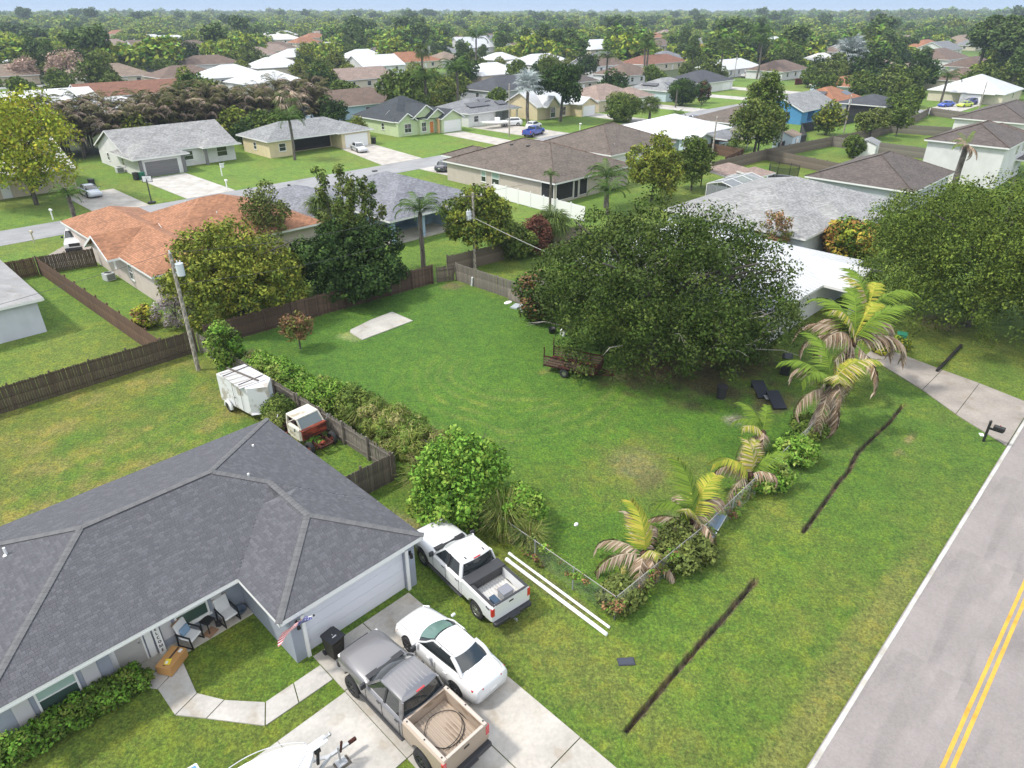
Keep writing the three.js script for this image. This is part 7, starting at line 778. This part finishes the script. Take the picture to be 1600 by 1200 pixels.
  const num = part('house_number', text('738', 0.15, 0.02), M.black, scene.getObjectByName('near_house')); num.position.set(10.0 - 5.5, 2.42, -18.45 + 25);
}
{
  const n = 96, m = 64, fl = tex(n, (u, v) => { const s = Math.floor((1 - v) * 13); return u < 0.4 && v > 6 / 13 ? ((Math.floor(u * 27) + Math.floor(v * 19)) % 2 === 0 && (u * 27) % 1 < 0.55 && (v * 19) % 1 < 0.6 ? [225, 225, 230] : [38, 44, 105]) : s % 2 === 0 ? [190, 40, 55] : [232, 228, 226]; }, true, 1, m);
  const t = thing('flag', 'striped red, white and blue flag on a short wall pole', 'flag', [7.3, 0, -18.42]); part('flag_pole', rod([0.02, 2.1, 0.02], [0.3, 2.86, 0.92], 0.014), M.white, t); part('finial', xf(new THREE.SphereGeometry(0.045, 10, 8), 0.3, 2.88, 0.94), M.black, t); part('bracket', bx(0.07, 0.12, 0.05, 0.02, 2.08, 0.03), M.black, t);
  const g = new THREE.PlaneGeometry(1.25, 0.8, 26, 16), p = g.attributes.position; for (let i = 0; i < p.count; i++) { const u = p.getX(i) / 1.25 + 0.5, v = p.getY(i) / 0.8 + 0.5, k = 0.25 + 0.75 * v; const ax = 0.28 - (1 - v) * 0.2, ay = 2.78 - (1 - v) * 0.5, az = 0.86 - (1 - v) * 0.62; p.setXYZ(i, ax - u * 1.02 + Math.sin(u * 9) * 0.02, ay - u * 0.42 + Math.sin(u * 11 + v * 4) * 0.06 - u * u * 0.12, az - u * 0.62 * v + Math.cos(u * 8 + v * 5) * 0.07); } g.computeVertexNormals(); part('cloth', g, new THREE.MeshStandardMaterial({ map: fl, side: THREE.DoubleSide, roughness: 0.9 }), t);
}
// ---------- lot and verge ----------
for (const [x0, z0, x1, z1, r, l] of [[16.62, -16.7, 16.40, -10.8, 0.085, 'thicker white plastic pipe lying beside the white pickup'], [17.0, -16.9, 16.78, -10.95, 0.06, 'thinner white plastic pipe lying nearest the chain link fence']]) { const t = thing('plastic_pipe', l, 'pipe', [x0, 0, z0]); part('pipe_length', rod([0, r, 0], [x1 - x0, r, z1 - z0], r, r, 14), rgb(0.80, 0.82, 0.81, 0.4), t); part('socket_end', rod([0, r + 0.006, 0], [-0.004, r + 0.006, 0.22], r + 0.014, r + 0.014, 14), rgb(0.80, 0.82, 0.81, 0.4), t); }
{ const t = thing('meter_cover', 'dark blue-grey meter box lid set in the grass', 'cover', [15.93, 0, -9.5], -0.72); part('rim', rbx(0.66, 0.06, 0.36, 0.025, 0, 0.02, 0), rgb(0.035, 0.04, 0.055, 0.7), t); part('lid', rbx(0.58, 0.03, 0.28, 0.012, 0, 0.05, 0), rgb(0.045, 0.05, 0.07, 0.7), t); }
{ const t = thing('mailbox', 'black mailbox on a black post beside the right driveway', 'mailbox', [43.05, 0, -3.85]); part('post', bx(0.13, 1.35, 0.13, 0, 0.67, 0), M.black, t); part('post_cap', xf(new THREE.ConeGeometry(0.11, 0.1, 4), 0, 1.4, 0, 0, Math.PI / 4), M.black, t); part('arm', bx(0.1, 0.1, 0.75, 0, 0.92, 0.35), M.black, t); const s = new THREE.Shape(); s.moveTo(-0.11, 0); s.lineTo(0.11, 0); s.lineTo(0.11, 0.14); s.absarc(0, 0.14, 0.11, 0, Math.PI); s.lineTo(-0.11, 0); const g = new THREE.ExtrudeGeometry(s, { depth: 0.55, bevelEnabled: true, bevelSize: 0.01, bevelThickness: 0.01, bevelSegments: 2 }); g.translate(0, 0.99, 0.22); part('box', g, M.black, t); part('flag', bx(0.01, 0.14, 0.05, 0.125, 1.18, 0.5), M.red, t); }
one('utility_box', rbx(0.34, 0.05, 0.24, 0.02, 43.75, 0.02, -4.1, 0.5), rgb(0.62, 0.7, 0.62), 'small pale green utility box set beside the black mailbox', 'box');
function rock(name, label, x, z, s, c, cat, seed) { const g = new THREE.IcosahedronGeometry(1, 2), p = g.attributes.position; for (let i = 0; i < p.count; i++) { const v = V3().fromBufferAttribute(p, i), k = 0.8 + 0.45 * vnoise(v.x * 1.6 + seed, v.y * 1.6 + v.z, 401); p.setXYZ(i, v.x * k * s[0], Math.max(-0.02, v.y * k * s[1] + s[1] * 0.5), v.z * k * s[2]); } g.computeVertexNormals(); g.translate(x, 0, z); return one(name, g, c, label, cat); }
rock('white_lump', 'single white plastic lump lying on the near lawn', 20.75, -16.0, [0.14, 0.08, 0.09], M.white, 'debris', 3); rock('limestone_rock', 'pale rock beside the low coconut palm and blue board', 25.8, -12.2, [0.34, 0.24, 0.28], M.concreteNew, 'rock', 8); rock('limestone_rock', 'small pale stone on the grass behind the near house', 14.3, -29.3, [0.16, 0.08, 0.13], M.concreteNew, 'rock', 12);
{ const t = thing('blue_board', 'blue-grey sheet metal board leaning at the end of the bush', 'board', [24.9, 0, -11.0], 0.15); part('sheet', bar([-0.55, 0.12, 0], [0.65, 0.75, 0.1], 0.04, 0.5), rgb(0.2, 0.28, 0.36, 0.4, { metalness: 0.3 }), t); part('edge', bar([-0.55, 0.15, 0.26], [0.65, 0.78, 0.36], 0.05, 0.03), M.galv, t); part('brace', bar([0.35, 0, 0.05], [0.4, 0.62, 0.08], 0.05), M.galv, t); }
function condenser(label, x, z, turn, s = 1) { const t = thing('air_conditioner', label, 'air conditioner', [x, 0, z], turn); part('cabinet', rbx(0.85 * s, 0.7 * s, 0.85 * s, 0.05, 0, 0.36 * s, 0), rgb(0.5, 0.52, 0.53, 0.6), t); part('fan_grille', cyl(0.3 * s, 0.3 * s, 0.03, 0, 0.72 * s, 0, 0, 0, 20), M.black, t); part('fan_ring', xf(new THREE.TorusGeometry(0.31 * s, 0.025, 6, 20), 0, 0.73 * s, 0, HALF), M.galv, t); part('coil', bx(0.7 * s, 0.5 * s, 0.02, 0, 0.36 * s, 0.43 * s), rgb(0.2, 0.21, 0.21), t); return t; }
condenser('discarded grey air conditioner with round fan by the back fence', 38.5, -36.2, 0.4); condenser('air conditioner with grey cabinet beside the orange roof house', 17.0, -69.2, 0.2); one('metal_sheet', bx(1.0, 0.12, 0.6, 38.75, 0.07, -37.6, 0.3), rgb(0.38, 0.42, 0.45, 0.5), 'flat blue-grey metal panel on the grass by the back fence', 'panel'); rock('white_bag', 'white plastic bag on the grass beside the blue-grey panel', 38.9, -38.7, [0.4, 0.1, 0.22], M.white, 'bag', 21); one('plywood_sheet', uvBox(bx(0.04, 1.0, 3.4, 39.45, 0.55, -37.6, -0.03)), rgb(0.42, 0.38, 0.33, 0.9, { map: T.wood }), 'weathered grey plywood sheet leaning on the back fence', 'board'); one('white_cooler_box', rbx(0.5, 0.5, 0.4, 0.03, 37.2, 0.25, -31.0, 0.4), M.white, 'white plastic box on the grass left of the oak', 'box');
{ const pg = new THREE.LatheGeometry([[0, 0], [0.22, 0], [0.3, 0.42], [0.26, 0.42], [0.2, 0.3], [0, 0.3]].map((p) => new THREE.Vector2(...p)), 16); [[36.9, -31.9, 'black plant pot nearest the white box'], [37.5, -34.0, 'black plant pot at the foot of the dark reddish shrub']].forEach(([x, z, l]) => { const m = one('plant_pot', pg, M.black, l, 'pot'); m.position.set(x, 0, z); }); one('rubbish_barrel', mg([cyl(0.34, 0.28, 0.85, 36.95, 0.43, -17.35, 0, 0, 18), xf(new THREE.TorusGeometry(0.34, 0.03, 6, 18), 36.95, 0.85, -17.35, HALF)]), rgb(0.03, 0.03, 0.033), 'black barrel under the front edge of the oak', 'barrel'); one('white_post_cap', mg([rod([40.6, 0, -45.4], [40.6, 0.75, -45.3], 0.09), xf(new THREE.SphereGeometry(0.1, 8, 6), 40.6, 0.78, -45.3)]), rgb(0.6, 0.63, 0.64), 'short pale leaning post at the back corner of the lot', 'post').position.set(-1.05, 0, 1.4); }
{ [[39.35, -15.85, 0.4, 'black folded ramp panel with white end nearest the oak'], [38.75, -14.5, 0.4, 'black folded ramp panel nearest the coconut palms']].forEach(([x, z, a, l], i) => { const t = thing('ramp_panel', l, 'panel', [x, 0, z], a + 0.4); part('panel', rbx(1.7, 0.07, 0.85, 0.02, 0, 0.28, 0, 0, 0, 0.22), rgb(0.02, 0.021, 0.028, 0.5), t); part('support', mg([bx(0.05, 0.46, 0.8, 0.7, 0.22, 0), bx(0.05, 0.12, 0.8, -0.75, 0.06, 0)]), M.black, t); if (!i) part('end_board', bx(0.5, 0.05, 0.3, -0.95, 0.2, 0.1), M.galv, t); }); }
{ const t = thing('black_grill', 'black covered grill behind the coconut palms', 'grill', [43.2, 0, -16.0], 0.4); part('hood', rbx(1.2, 0.5, 0.7, 0.18, 0, 1.05, 0), M.black, t); part('cart', bx(1.1, 0.75, 0.6, 0, 0.45, 0), M.black, t); part('side_shelf', bx(0.4, 0.04, 0.5, 0.75, 0.82, 0), M.plastic, t); }
{ const t = thing('garden_bin', 'green plastic bin at the driveway bed under the fig tree', 'bin', [53.6, 0, -11.9], 0.3); part('bin_body', rbx(0.6, 0.85, 0.6, 0.05, 0, 0.43, 0), rgb(0.02, 0.2, 0.12, 0.5), t); part('lid', rbx(0.66, 0.08, 0.68, 0.03, 0, 0.9, 0), rgb(0.02, 0.17, 0.1, 0.5), t); const e = thing('bed_edging', 'black timber edging along the bed under the fig tree', 'edging', [50.6, 0, -8.5]); for (let k = 0; k < 3; k++) part('timber', uvBox(bx(1.9, 0.22, 0.16, 0.97 + k * 1.94, 0.11, 0.0)), rgb(0.03, 0.025, 0.022, 0.9, { map: T.wood }), e); }
// ---------- street and yard objects farther off ----------
{ const t = thing('basketball_hoop', 'basketball hoop with white backboard at the street edge', 'basketball hoop', [31, 0, -96.2], 2.6); part('base', rbx(0.9, 0.25, 0.7, 0.06, 0, 0.12, 0), M.black, t); part('pole', bar([0, 0.2, 0], [0, 3.0, 0.25], 0.12), M.black, t); part('backboard', bx(1.15, 0.75, 0.05, 0, 3.0, 0.6), M.white, t); part('backboard_frame', mg([bx(1.2, 0.06, 0.07, 0, 2.62, 0.6), bx(1.2, 0.06, 0.07, 0, 3.38, 0.6), bx(0.06, 0.7, 0.07, -0.57, 3, 0.6), bx(0.06, 0.7, 0.07, 0.57, 3, 0.6), bx(0.45, 0.04, 0.07, 0, 3.1, 0.6)]), M.black, t); part('rim', xf(new THREE.TorusGeometry(0.23, 0.02, 6, 16), 0, 2.75, 0.9, HALF), rgb(0.6, 0.15, 0.04), t); }
function mailPost(label, x, z, c, h = 1.1) { const t = thing('street_mailbox', label, 'mailbox', [x, 0, z], 0.2); part('post', bx(0.11, h, 0.11, 0, h / 2, 0), c, t); part('box', rbx(0.24, 0.26, 0.5, 0.08, 0, h + 0.1, 0.1), c, t); return t; }
mailPost('white mailbox at the street before the pale grey roofed garage house', 41.2, -96.1, M.white, 1.3); mailPost('white mailbox at the street before the street tree on the far left', 19.6, -96.4, M.white); mailPost('black mailbox on the near street edge behind the blue house', 46, -87.6, M.black, 1.2); mailPost('white mailbox on the cream house lawn edge', 118.2, -96.2, M.white, 1.2); mailPost('dark mailbox beside the driveway of the twin solar house', 166.6, -96.4, M.black, 1.2); mailPost('pale mailbox at the street left edge beside the grey roof', 15.4, -87.6, rgb(0.45, 0.4, 0.3), 1.1);
{ const t = thing('sale_sign', 'white post sign on the lawn of the garage wing house', 'sign', [45.0, 0, -105.8], 0.4); part('post', bx(0.12, 1.9, 0.12, 0, 0.95, 0), M.white, t); part('arm', bx(0.9, 0.1, 0.1, 0.4, 1.75, 0), M.white, t); part('panel', bx(0.6, 0.5, 0.04, 0.45, 1.4, 0), M.white, t); }
{ const h = thing('fire_hydrant', 'orange red fire hydrant near the dark street pole', 'hydrant', [104.6, 0, -97.2]); part('barrel', mg([cyl(0.14, 0.16, 0.7, 0, 0.35, 0), xf(new THREE.SphereGeometry(0.15, 10, 8), 0, 0.7, 0)]), rgb(0.5, 0.07, 0.02), h); part('nozzle', mg([cyl(0.06, 0.06, 0.5, 0, 0.5, 0, HALF), cyl(0.06, 0.06, 0.5, 0, 0.5, 0, 0, HALF)]), rgb(0.5, 0.07, 0.02), h); }
function wheelie(label, x, z, c) { const t = thing('wheelie_bin', label, 'bin', [x, 0, z], 0.3); part('bin_body', bx(0.6, 1.0, 0.65, 0, 0.52, 0), c, t); part('lid', rbx(0.68, 0.08, 0.74, 0.03, 0, 1.06, 0), c, t); }
wheelie('black bin beside the dark grey garage door', 34.9, -112.2, M.plastic); wheelie('green bin beside the dark grey garage door', 35.6, -111.7, rgb(0.01, 0.12, 0.07)); wheelie('black bin at the side of the tan house on the left', 28.8, -112, M.plastic); wheelie('black bin beside the white garage of the pale yellow house', 78.2, -113.4, M.plastic); condenser('dark air conditioner on the side lawn of the garage wing house', 35.1, -119.6, 0, 1.2);
{ const t = thing('trampoline', 'round black trampoline with safety net in the fenced yard', 'trampoline', [99.3, 0, -42.9]); part('mat', cyl(1.9, 1.9, 0.03, 0, 0.85, 0, 0, 0, 32), M.black, t); part('rim_pad', xf(new THREE.TorusGeometry(2.05, 0.13, 6, 32), 0, 0.86, 0, HALF, 0, 0, [1, 1, 0.5]), rgb(0.36, 0.4, 0.45), t); for (let k = 0; k < 8; k++) { const a = k / 8 * 6.283; part('net_pole', rod([Math.cos(a) * 2.1, 0, Math.sin(a) * 2.1], [Math.cos(a) * 2.15, 2.7, Math.sin(a) * 2.15], 0.03), M.black, t); } part('safety_net', new THREE.CylinderGeometry(2.1, 2.02, 1.7, 32, 1, true).translate(0, 1.75, 0), new THREE.MeshStandardMaterial({ color: new THREE.Color().setRGB(0.02, 0.02, 0.022), transparent: true, opacity: 0.45, side: THREE.DoubleSide, roughness: 1 }), t); }
function shed(label, x, z, w, d, h, wallM, roofM, turn = 0) { const t = thing('garden_shed', label, 'shed', [x, 0, z], turn); part('wall', bx(w, h, d, 0, h / 2, 0), wallM, t); const rs = roofShape([-w / 2 - 0.15, w / 2 + 0.15, -d / 2 - 0.15, d / 2 + 0.15], h + 0.02, 0.4, 'gx'); part('roof', quadGeo(rs.P, rs.U), roofM, t); for (const s of [-1, 1]) { const q = new THREE.Shape([new THREE.Vector2(-d / 2, 0), new THREE.Vector2(d / 2, 0), new THREE.Vector2(0, d * 0.2)]), g = new THREE.ExtrudeGeometry(q, { depth: 0.06, bevelEnabled: false }); g.rotateY(HALF); g.translate(s > 0 ? w / 2 - 0.07 : -w / 2 + 0.01, h - 0.01, 0); part('gable_wall', g, wallM, t); } part('door', bx(w * 0.36, h * 0.85, 0.05, w * 0.1, h * 0.43, d / 2 + 0.02), M.trim, t); part('trim', mg([bx(0.06, h * 0.85, 0.07, w * 0.1 - w * 0.19, h * 0.43, d / 2 + 0.02), bx(0.06, h * 0.85, 0.07, w * 0.1 + w * 0.19, h * 0.43, d / 2 + 0.02)]), M.dark, t); return t; }
shed('white garden shed with grey roof in the fenced yard', 130.2, -42.4, 4.6, 3.0, 2.2, M.white, RF.lightGrey, 0.2); shed('pale blue garden shed with tan roof beside the rear fence', 126.6, -55.2, 4.4, 3.4, 2.5, WL.paleBlue, RF.tan, 0.1);
for (const [x, z, w, d, l] of [[92.6, -48.2, 7, 4, 'open shelter with tan roof beside the patio fence'], [93.8, -44.4, 4.6, 3.4, 'smaller open shelter with tan roof beside the trampoline']]) { const t = thing('open_shelter', l, 'shelter', [x, 0, z], -0.06); part('roof', uvBox(bx(w, 0.12, d, 0, 2.25, 0, 0, 0.1)), RF.pink, t); part('fascia', mg([bx(w + 0.02, 0.14, 0.04, 0, 2.05, d / 2 + 0.02), bx(0.04, 0.14, d, -w / 2 - 0.02, 2.24, 0, 0, 0.1)]), M.trim, t); for (const a of [-1, 1]) for (const b of [-1, 1]) part('post', bx(0.12, 2.15, 0.12, a * (w / 2 - 0.15), 1.07, b * (d / 2 - 0.2)), M.woodDark, t); }
{ const t = thing('pool_cage', 'pale screened pool cage behind the pale shingle roof', 'pool cage', [86, 0, -43.2]), bars = []; for (let i = 0; i <= 3; i++) { const x = -4 + i * 2.667; bars.push(bar([x, 0, 2], [x, 2.4, 2], 0.07), bar([x, 0, -2], [x, 2.4, -2], 0.07), bar([x, 2.4, -2], [x, 2.9, 0], 0.07), bar([x, 2.9, 0], [x, 2.4, 2], 0.07)); } for (const z of [-2, 0, 2]) bars.push(bar([-4, z ? 2.4 : 2.9, z], [4, z ? 2.4 : 2.9, z], 0.07)); part('frame', mg(bars), M.white, t); const net = new THREE.MeshStandardMaterial({ color: new THREE.Color().setRGB(0.3, 0.32, 0.34), transparent: true, opacity: 0.5, side: THREE.DoubleSide, roughness: 1 }); part('screen', mg([bar([0, 2.4, -2], [0, 2.9, 0], 8, 0.01), bar([0, 2.4, 2], [0, 2.9, 0], 8, 0.01), bx(8, 2.4, 0.01, 0, 1.2, -2.02), bx(0.01, 2.4, 4, -4.02, 1.2, 0)]), net, t); }
{ const t = thing('patio_umbrella', 'orange patio umbrella under the shaded patio roof', 'umbrella', [116.6, 0, -62.4]); part('canopy', new THREE.ConeGeometry(1.5, 0.5, 8, 1, true).translate(0, 2.15, 0), rgb(0.6, 0.12, 0.03, 0.9, { side: THREE.DoubleSide }), t); part('pole', rod([0, 0, 0], [0, 2.3, 0], 0.03), M.white, t); part('base', cyl(0.3, 0.32, 0.1, 0, 0.05, 0), M.dark, t); }
// ---------- trees among and beyond the far houses ----------
{
  const kinds = [
    ['rounded_tree', 'rounded mid green tree', 'rounded green trees among the distant houses', treeGeos(701, 5, 8.6, 0.8, { pal: PAL.mid, leaves: 2600, size: 0.8, lobes: 9, cr: 1.3 })],
    ['dark_tree', 'dense dark green tree', 'dark green trees among the distant houses', treeGeos(702, 5.4, 9.6, 0.8, { pal: PAL.dark, leaves: 2800, size: 0.8, lobes: 10, cr: 1.4 })],
    ['light_tree', 'light yellow-green tree', 'light green trees among the distant houses', treeGeos(703, 4.6, 8.8, 1.0, { pal: PAL.yellow.concat(PAL.olive), leaves: 2200, size: 0.75, lobes: 8, cr: 1.2, inner: 0.2 })],
    ['pine_tree', 'tall bare trunked pine', 'tall pines among the distant houses', treeGeos(704, 3.9, 15.5, 7.2, { pal: PAL.pine, leaves: 2200, size: 0.75, lobes: 9, cr: 1.1, inner: 0.15, tr: 0.24 })],
    ['broad_tree', 'broad olive green tree', 'olive green trees among the distant houses', treeGeos(705, 6.2, 9.4, 1.0, { pal: PAL.olive.concat(PAL.mid), leaves: 3000, size: 0.85, lobes: 11, cr: 1.5 })],
  ];
  const protos = kinds.map(([n, l, g, geo]) => ({ n, l, g, geo })), r = rng(900), pts = [];
  const inView = (x, z, m = 0.74) => { const v = -z, f = x * Math.cos(YAW) + v * Math.sin(YAW), s = x * Math.sin(YAW) - v * Math.cos(YAW); return f > 20 && Math.abs(s) < f * (m + 4 / f) + 8; };
  const open = [[-60, 236, -113, -84], [20, 250, -56, -2], [200, 260, -60, -40], [205, 236, -140, -95], [236, 262, -137, -118], [60, 240, -84, -60]];
  const clear = (x, z, m) => { for (const [a, b, c, d] of KEEPOUT) if (x > a - m && x < b + m && z > c - m && z < d + m + 3) return false; for (const [a, b, c, d] of open) if (x > a && x < b && z > c && z < d) return false; for (const zz of [-179.5, -286.5]) if (Math.abs(z - zz) < 5) return false; return true; };
  const MARKS = [[44, -124, 'the garage wing house'], [67, -118, 'the pale yellow house'], [93, -122, 'the green gable house'], [112, -122, 'the solar roof house'], [131, -117, 'the cream gable house'], [152, -117, 'the pink roofed house'], [182, -118, 'the twin solar house'], [210, -123, 'the charcoal roofed house'], [267, -145, 'the white hip house'], [167, -72, 'the bright blue house'], [236, -86, 'the long orange roofed house'], [239, -53, 'the white garage house'], [271, -182, 'the long rust roofed house'], [203, -264, 'the wide orange roof'], [84, -276, 'the wide tan roof on the left'], [70, -212, 'the rust red gabled roof'], [44, -206, 'the long white metal roof'], [114, -246, 'the white roof beyond the hedge'], [139, -208, 'the pinkish gable roof'], [99, -151, 'the blue walled house'], [237, -216, 'the far white roof behind the oak'], [309, -339, 'the tall white porch house'], [343, -80, 'the brown roof by the right pines'], [214, -155, 'the small brown hip roof'], [283, -86, 'the far tan house on the right'], [135, -310, 'the brown roof above the white metal roofs']];
  const whereIs = (x, z) => { let b = MARKS[0], bd = 1e9; for (const m of MARKS) { const d = Math.hypot(m[0] - x, m[1] - z); if (d < bd) { bd = d; b = m; } } const f = (p, q) => p * Math.cos(YAW) - q * Math.sin(YAW), s = (p, q) => p * Math.sin(YAW) + q * Math.cos(YAW), df = f(x, z) - f(b[0], b[1]), ds = s(x, z) - s(b[0], b[1]); return (Math.abs(ds) > Math.abs(df) ? (ds < 0 ? 'left of ' : 'right of ') : df > 0 ? 'behind ' : 'in front of ') + b[2]; };
  const put = (k, x, z, s, hs) => { const p = protos[k], t = thing(p.n, p.l + ' ' + whereIs(x, z), 'tree', [x, 0, z], r() * 6.28, p.g); part('trunk', p.geo.trunk, M.bark, t); part('crown', p.geo.crown, leafMat, t); t.scale.set(s, s * hs, s); pts.push([x, z]); };
  // most far roofs show above lower planting: keep tall trees out of the strip just in front of each house
  const hides = (x, z) => { const d = Math.hypot(x, z); for (const [a, b, c, e] of KEEPOUT) { const hx = (a + b) / 2, hz = (c + e) / 2, hd = Math.hypot(hx, hz); if (hd < 120 || d > hd + 4 || d < hd - Math.max(60, Math.min(230, hd * 0.36))) continue; const k = (x * hx + z * hz) / hd, off = Math.abs(x * hz - z * hx) / hd; if (off < (b - a) * 0.4 && r() < 0.88) return true; } return false; };
  // roofs scattered through the woods almost to the horizon
  { const roofs = [[RF.white, 'white'], [RF.tan, 'tan'], [RF.brown, 'brown'], [RF.cream, 'cream'], [RF.pink, 'pinkish'], [RF.grey, 'grey'], [RF.terracotta, 'orange'], [RF.white, 'white']], walls = [WL.white, WL.cream, WL.beige]; let c = 0, tr = 0; const spots = [];
    while (c < 105 && tr++ < 4000) { const d = 230 + Math.pow(r(), 1.15) * 950, a = (r() - 0.5) * 1.24, f = d * Math.cos(a), s = d * Math.sin(a), x = f * Math.cos(YAW) + s * Math.sin(YAW); let z = -(f * Math.sin(YAW) - s * Math.cos(YAW)); z = Math.round(z / 28) * 28 + 6; if (z > -60 || !clear(x, z, 12) || spots.some((q) => Math.hypot(q[0] - x, q[1] - z) < 26)) continue; spots.push([x, z]); const [rm, nm] = roofs[c % 8], t = house('distant_house', `small distant house with ${nm} roof ${whereIs(x, z)}`, { at: [x, z], walls: [[-10, 10, -6.5, 6.5]], roofs: [{ r: [-10, 10, -6.5, 6.5], t: c % 3 ? 'hip' : 'gx' }], roof: rm, wall: walls[c % 3], eave: 2.9, pitch: 0.48, wins: [['s', 6.5, -5, 0.9, 1.6, 1.4, 'window'], ['s', 6.5, 4, 0.9, 1.6, 1.4, 'window'], ['w', -10, 0, 0.9, 1.6, 1.4, 'window']], group: 'small distant houses in the woods' }); KEEPOUT.push([x - 11, x + 11, z - 7.5, z + 7.5]); c++; } }
  let n = 0, tries = 0;
  while (n < 285 && tries++ < 40000) {
    const d = 125 + Math.pow(r(), 0.8) * 260, a = (r() - 0.5) * 1.36, f = d * Math.cos(a), s = d * Math.sin(a), x = f * Math.cos(YAW) + s * Math.sin(YAW), z = -(f * Math.sin(YAW) - s * Math.cos(YAW));
    if (!inView(x, z) || !clear(x, z, 3.2) || hides(x, z)) continue; let ok = true; for (const [px, pz] of pts) if ((px - x) ** 2 + (pz - z) ** 2 < 42) { ok = false; break; } if (!ok) continue;
    const right = x > 230 && z > -150, east = x > 200, u = r(); let k = u < 0.32 ? 0 : u < 0.46 ? 1 : u < 0.74 ? 2 : u < 0.93 ? 4 : 3; if (east && r() < 0.4) k = r() < 0.5 ? 3 : 1; if (!east && k === 1 && r() < 0.4) k = 2;
    put(k, x, z, 0.6 + r() * 0.5, 0.75 + r() * 0.35); n++;
  }
  for (const [k, x, z, sc] of [[0, 181, -53.5, 0.7], [0, 189, -55, 0.8], [4, 208, -62, 0.8], [0, 216, -76, 0.9], [4, 226, -72, 0.95], [1, 234, -74, 1], [0, 242, -70, 0.9], [1, 258, -74, 1.1], [4, 262, -58, 0.9], [0, 212, -84, 0.8], [2, 200, -99, 0.5], [1, 256, -88, 1.2], [1, 262, -96, 1.1], [4, 244, -100, 0.8], [0, 148, -57, 0.5], [2, 150, -127, 0.8], [0, 124, -127, 0.7], [1, 141, -128, 0.8], [1, 168, -126, 0.85], [0, 196, -131, 0.9], [4, 226, -128, 0.9], [1, 82, -134, 0.7], [0, 104, -134, 0.75], [1, 60, -127, 0.5], [2, 81, -122, 0.45]]) put(k, x, z, sc, 0.95);
  // the stand of tall pines at the right edge and the bare pinkish trees on the left
  [[296, -52], [301, -58], [306, -64], [311, -70], [316, -60], [305, -50], [322, -66], [328, -74]].forEach(([x, z], i) => { const t = thing('tall_pine', `very tall bare trunked pine in the right edge stand, number ${['one', 'two', 'three', 'four', 'five', 'six', 'seven', 'eight'][[7, 5, 4, 1, 3, 6, 2, 0].indexOf(i)]} from left`, 'tree', [x, 0, z], i, 'tall pines at the right edge'); part('trunk', protos[3].geo.trunk, M.bark, t); part('crown', protos[3].geo.crown, leafMat, t); t.scale.set(1.7, 1.35, 1.7); });
  [[77, -292, 7.5, 10, 'bare pinkish tree behind the wide tan roof on the left, larger one'], [66, -300, 5.5, 8, 'bare pinkish tree behind the wide tan roof on the left, smaller one']].forEach(([x, z, R, h, l], i) => tree('bare_pink_tree', l, x, z, R, h, 0.6, 930 + i, { pal: PAL.pinkbare, leaves: 3200, size: 0.6, lobes: 11, cr: 1.6, inner: 0.2 }));
  // beyond: woods that read as one mass, sunlight and cloud shade painted into leaf colour
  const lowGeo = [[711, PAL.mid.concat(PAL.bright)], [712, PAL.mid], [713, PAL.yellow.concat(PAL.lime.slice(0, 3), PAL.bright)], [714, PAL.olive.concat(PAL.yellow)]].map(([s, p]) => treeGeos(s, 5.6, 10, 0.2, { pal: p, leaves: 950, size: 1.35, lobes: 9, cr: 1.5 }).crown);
  const D = new THREE.Object3D(); lowGeo.push(mergeGeometries([treeGeos(715, 3.8, 15, 6.5, { pal: PAL.pine, leaves: 900, size: 1.1, lobes: 8, cr: 1.2, inner: 0.15 }).crown])); const lists = lowGeo.map(() => []); let m = 0, q = 0;
  while (m < 21000 && q++ < 400000) {
    const t = r(), d = 330 + t * t * 3900, a = (r() - 0.5) * 1.5; if (r() > 0.25 + d / 3000) { if (d > 1200) continue; } const f = d * Math.cos(a), s = d * Math.sin(a), x = f * Math.cos(YAW) + s * Math.sin(YAW), z = -(f * Math.sin(YAW) - s * Math.cos(YAW));
    if (z > 6 || (d < 950 && r() < 0.4)) continue; if (d < 720 && (!clear(x, z, 4) || hides(x, z))) continue; const g = fbm(x * 0.006, z * 0.006, 950, 3); if (d > 500 && d < 1800 && g < 0.36) continue;
    const east = s / f, sun = fbm(x * 0.0022 + 5, z * 0.0022, 951, 2), u = r() * 0.5 + (sun - 0.5) * 1.3 - east * 0.28 + 0.25, k = d < 1500 && r() < 0.1 ? 4 : u > 0.4 ? 2 : u > 0.22 ? 0 : u > 0.02 ? 3 : 1, big = d > 1500 ? 1.7 : d > 900 ? 1.3 : 1; lists[k].push([x, z, (0.6 + Math.pow(r(), 1.6) * 1.3) * big, 0.65 + r() * 0.5]); m++;  // sun noise picks the palette, painting sunlit and cloud-shaded patches as leaf colour
  }
  lists.forEach((L, k) => { const im = new THREE.InstancedMesh(lowGeo[k], leafMat, L.length); im.name = numbered(k === 4 ? 'distant_pines' : 'distant_woods'); UD(im, ['mid green distant woods reaching to the horizon', 'dark green distant woods reaching to the horizon', 'yellow-green distant woods reaching to the horizon, sunlight painted into the leaf colour', 'olive green distant woods reaching to the horizon', 'tall pine crowns standing above the distant woods'][k], 'woods', null, 'stuff'); L.forEach(([x, z, s, h], i) => { D.position.set(x, 0, z); D.rotation.y = i; D.scale.set(s, s * h / (s > 1.3 ? 1.3 : 1), s); D.updateMatrix(); im.setMatrixAt(i, D.matrix); }); im.castShadow = im.receiveShadow = true; scene.add(im); });
}
// thin sea air that pales the far woods
scene.fog = new THREE.FogExp2(0xcfdeee, 0.00022);
renderer.render(scene, camera);
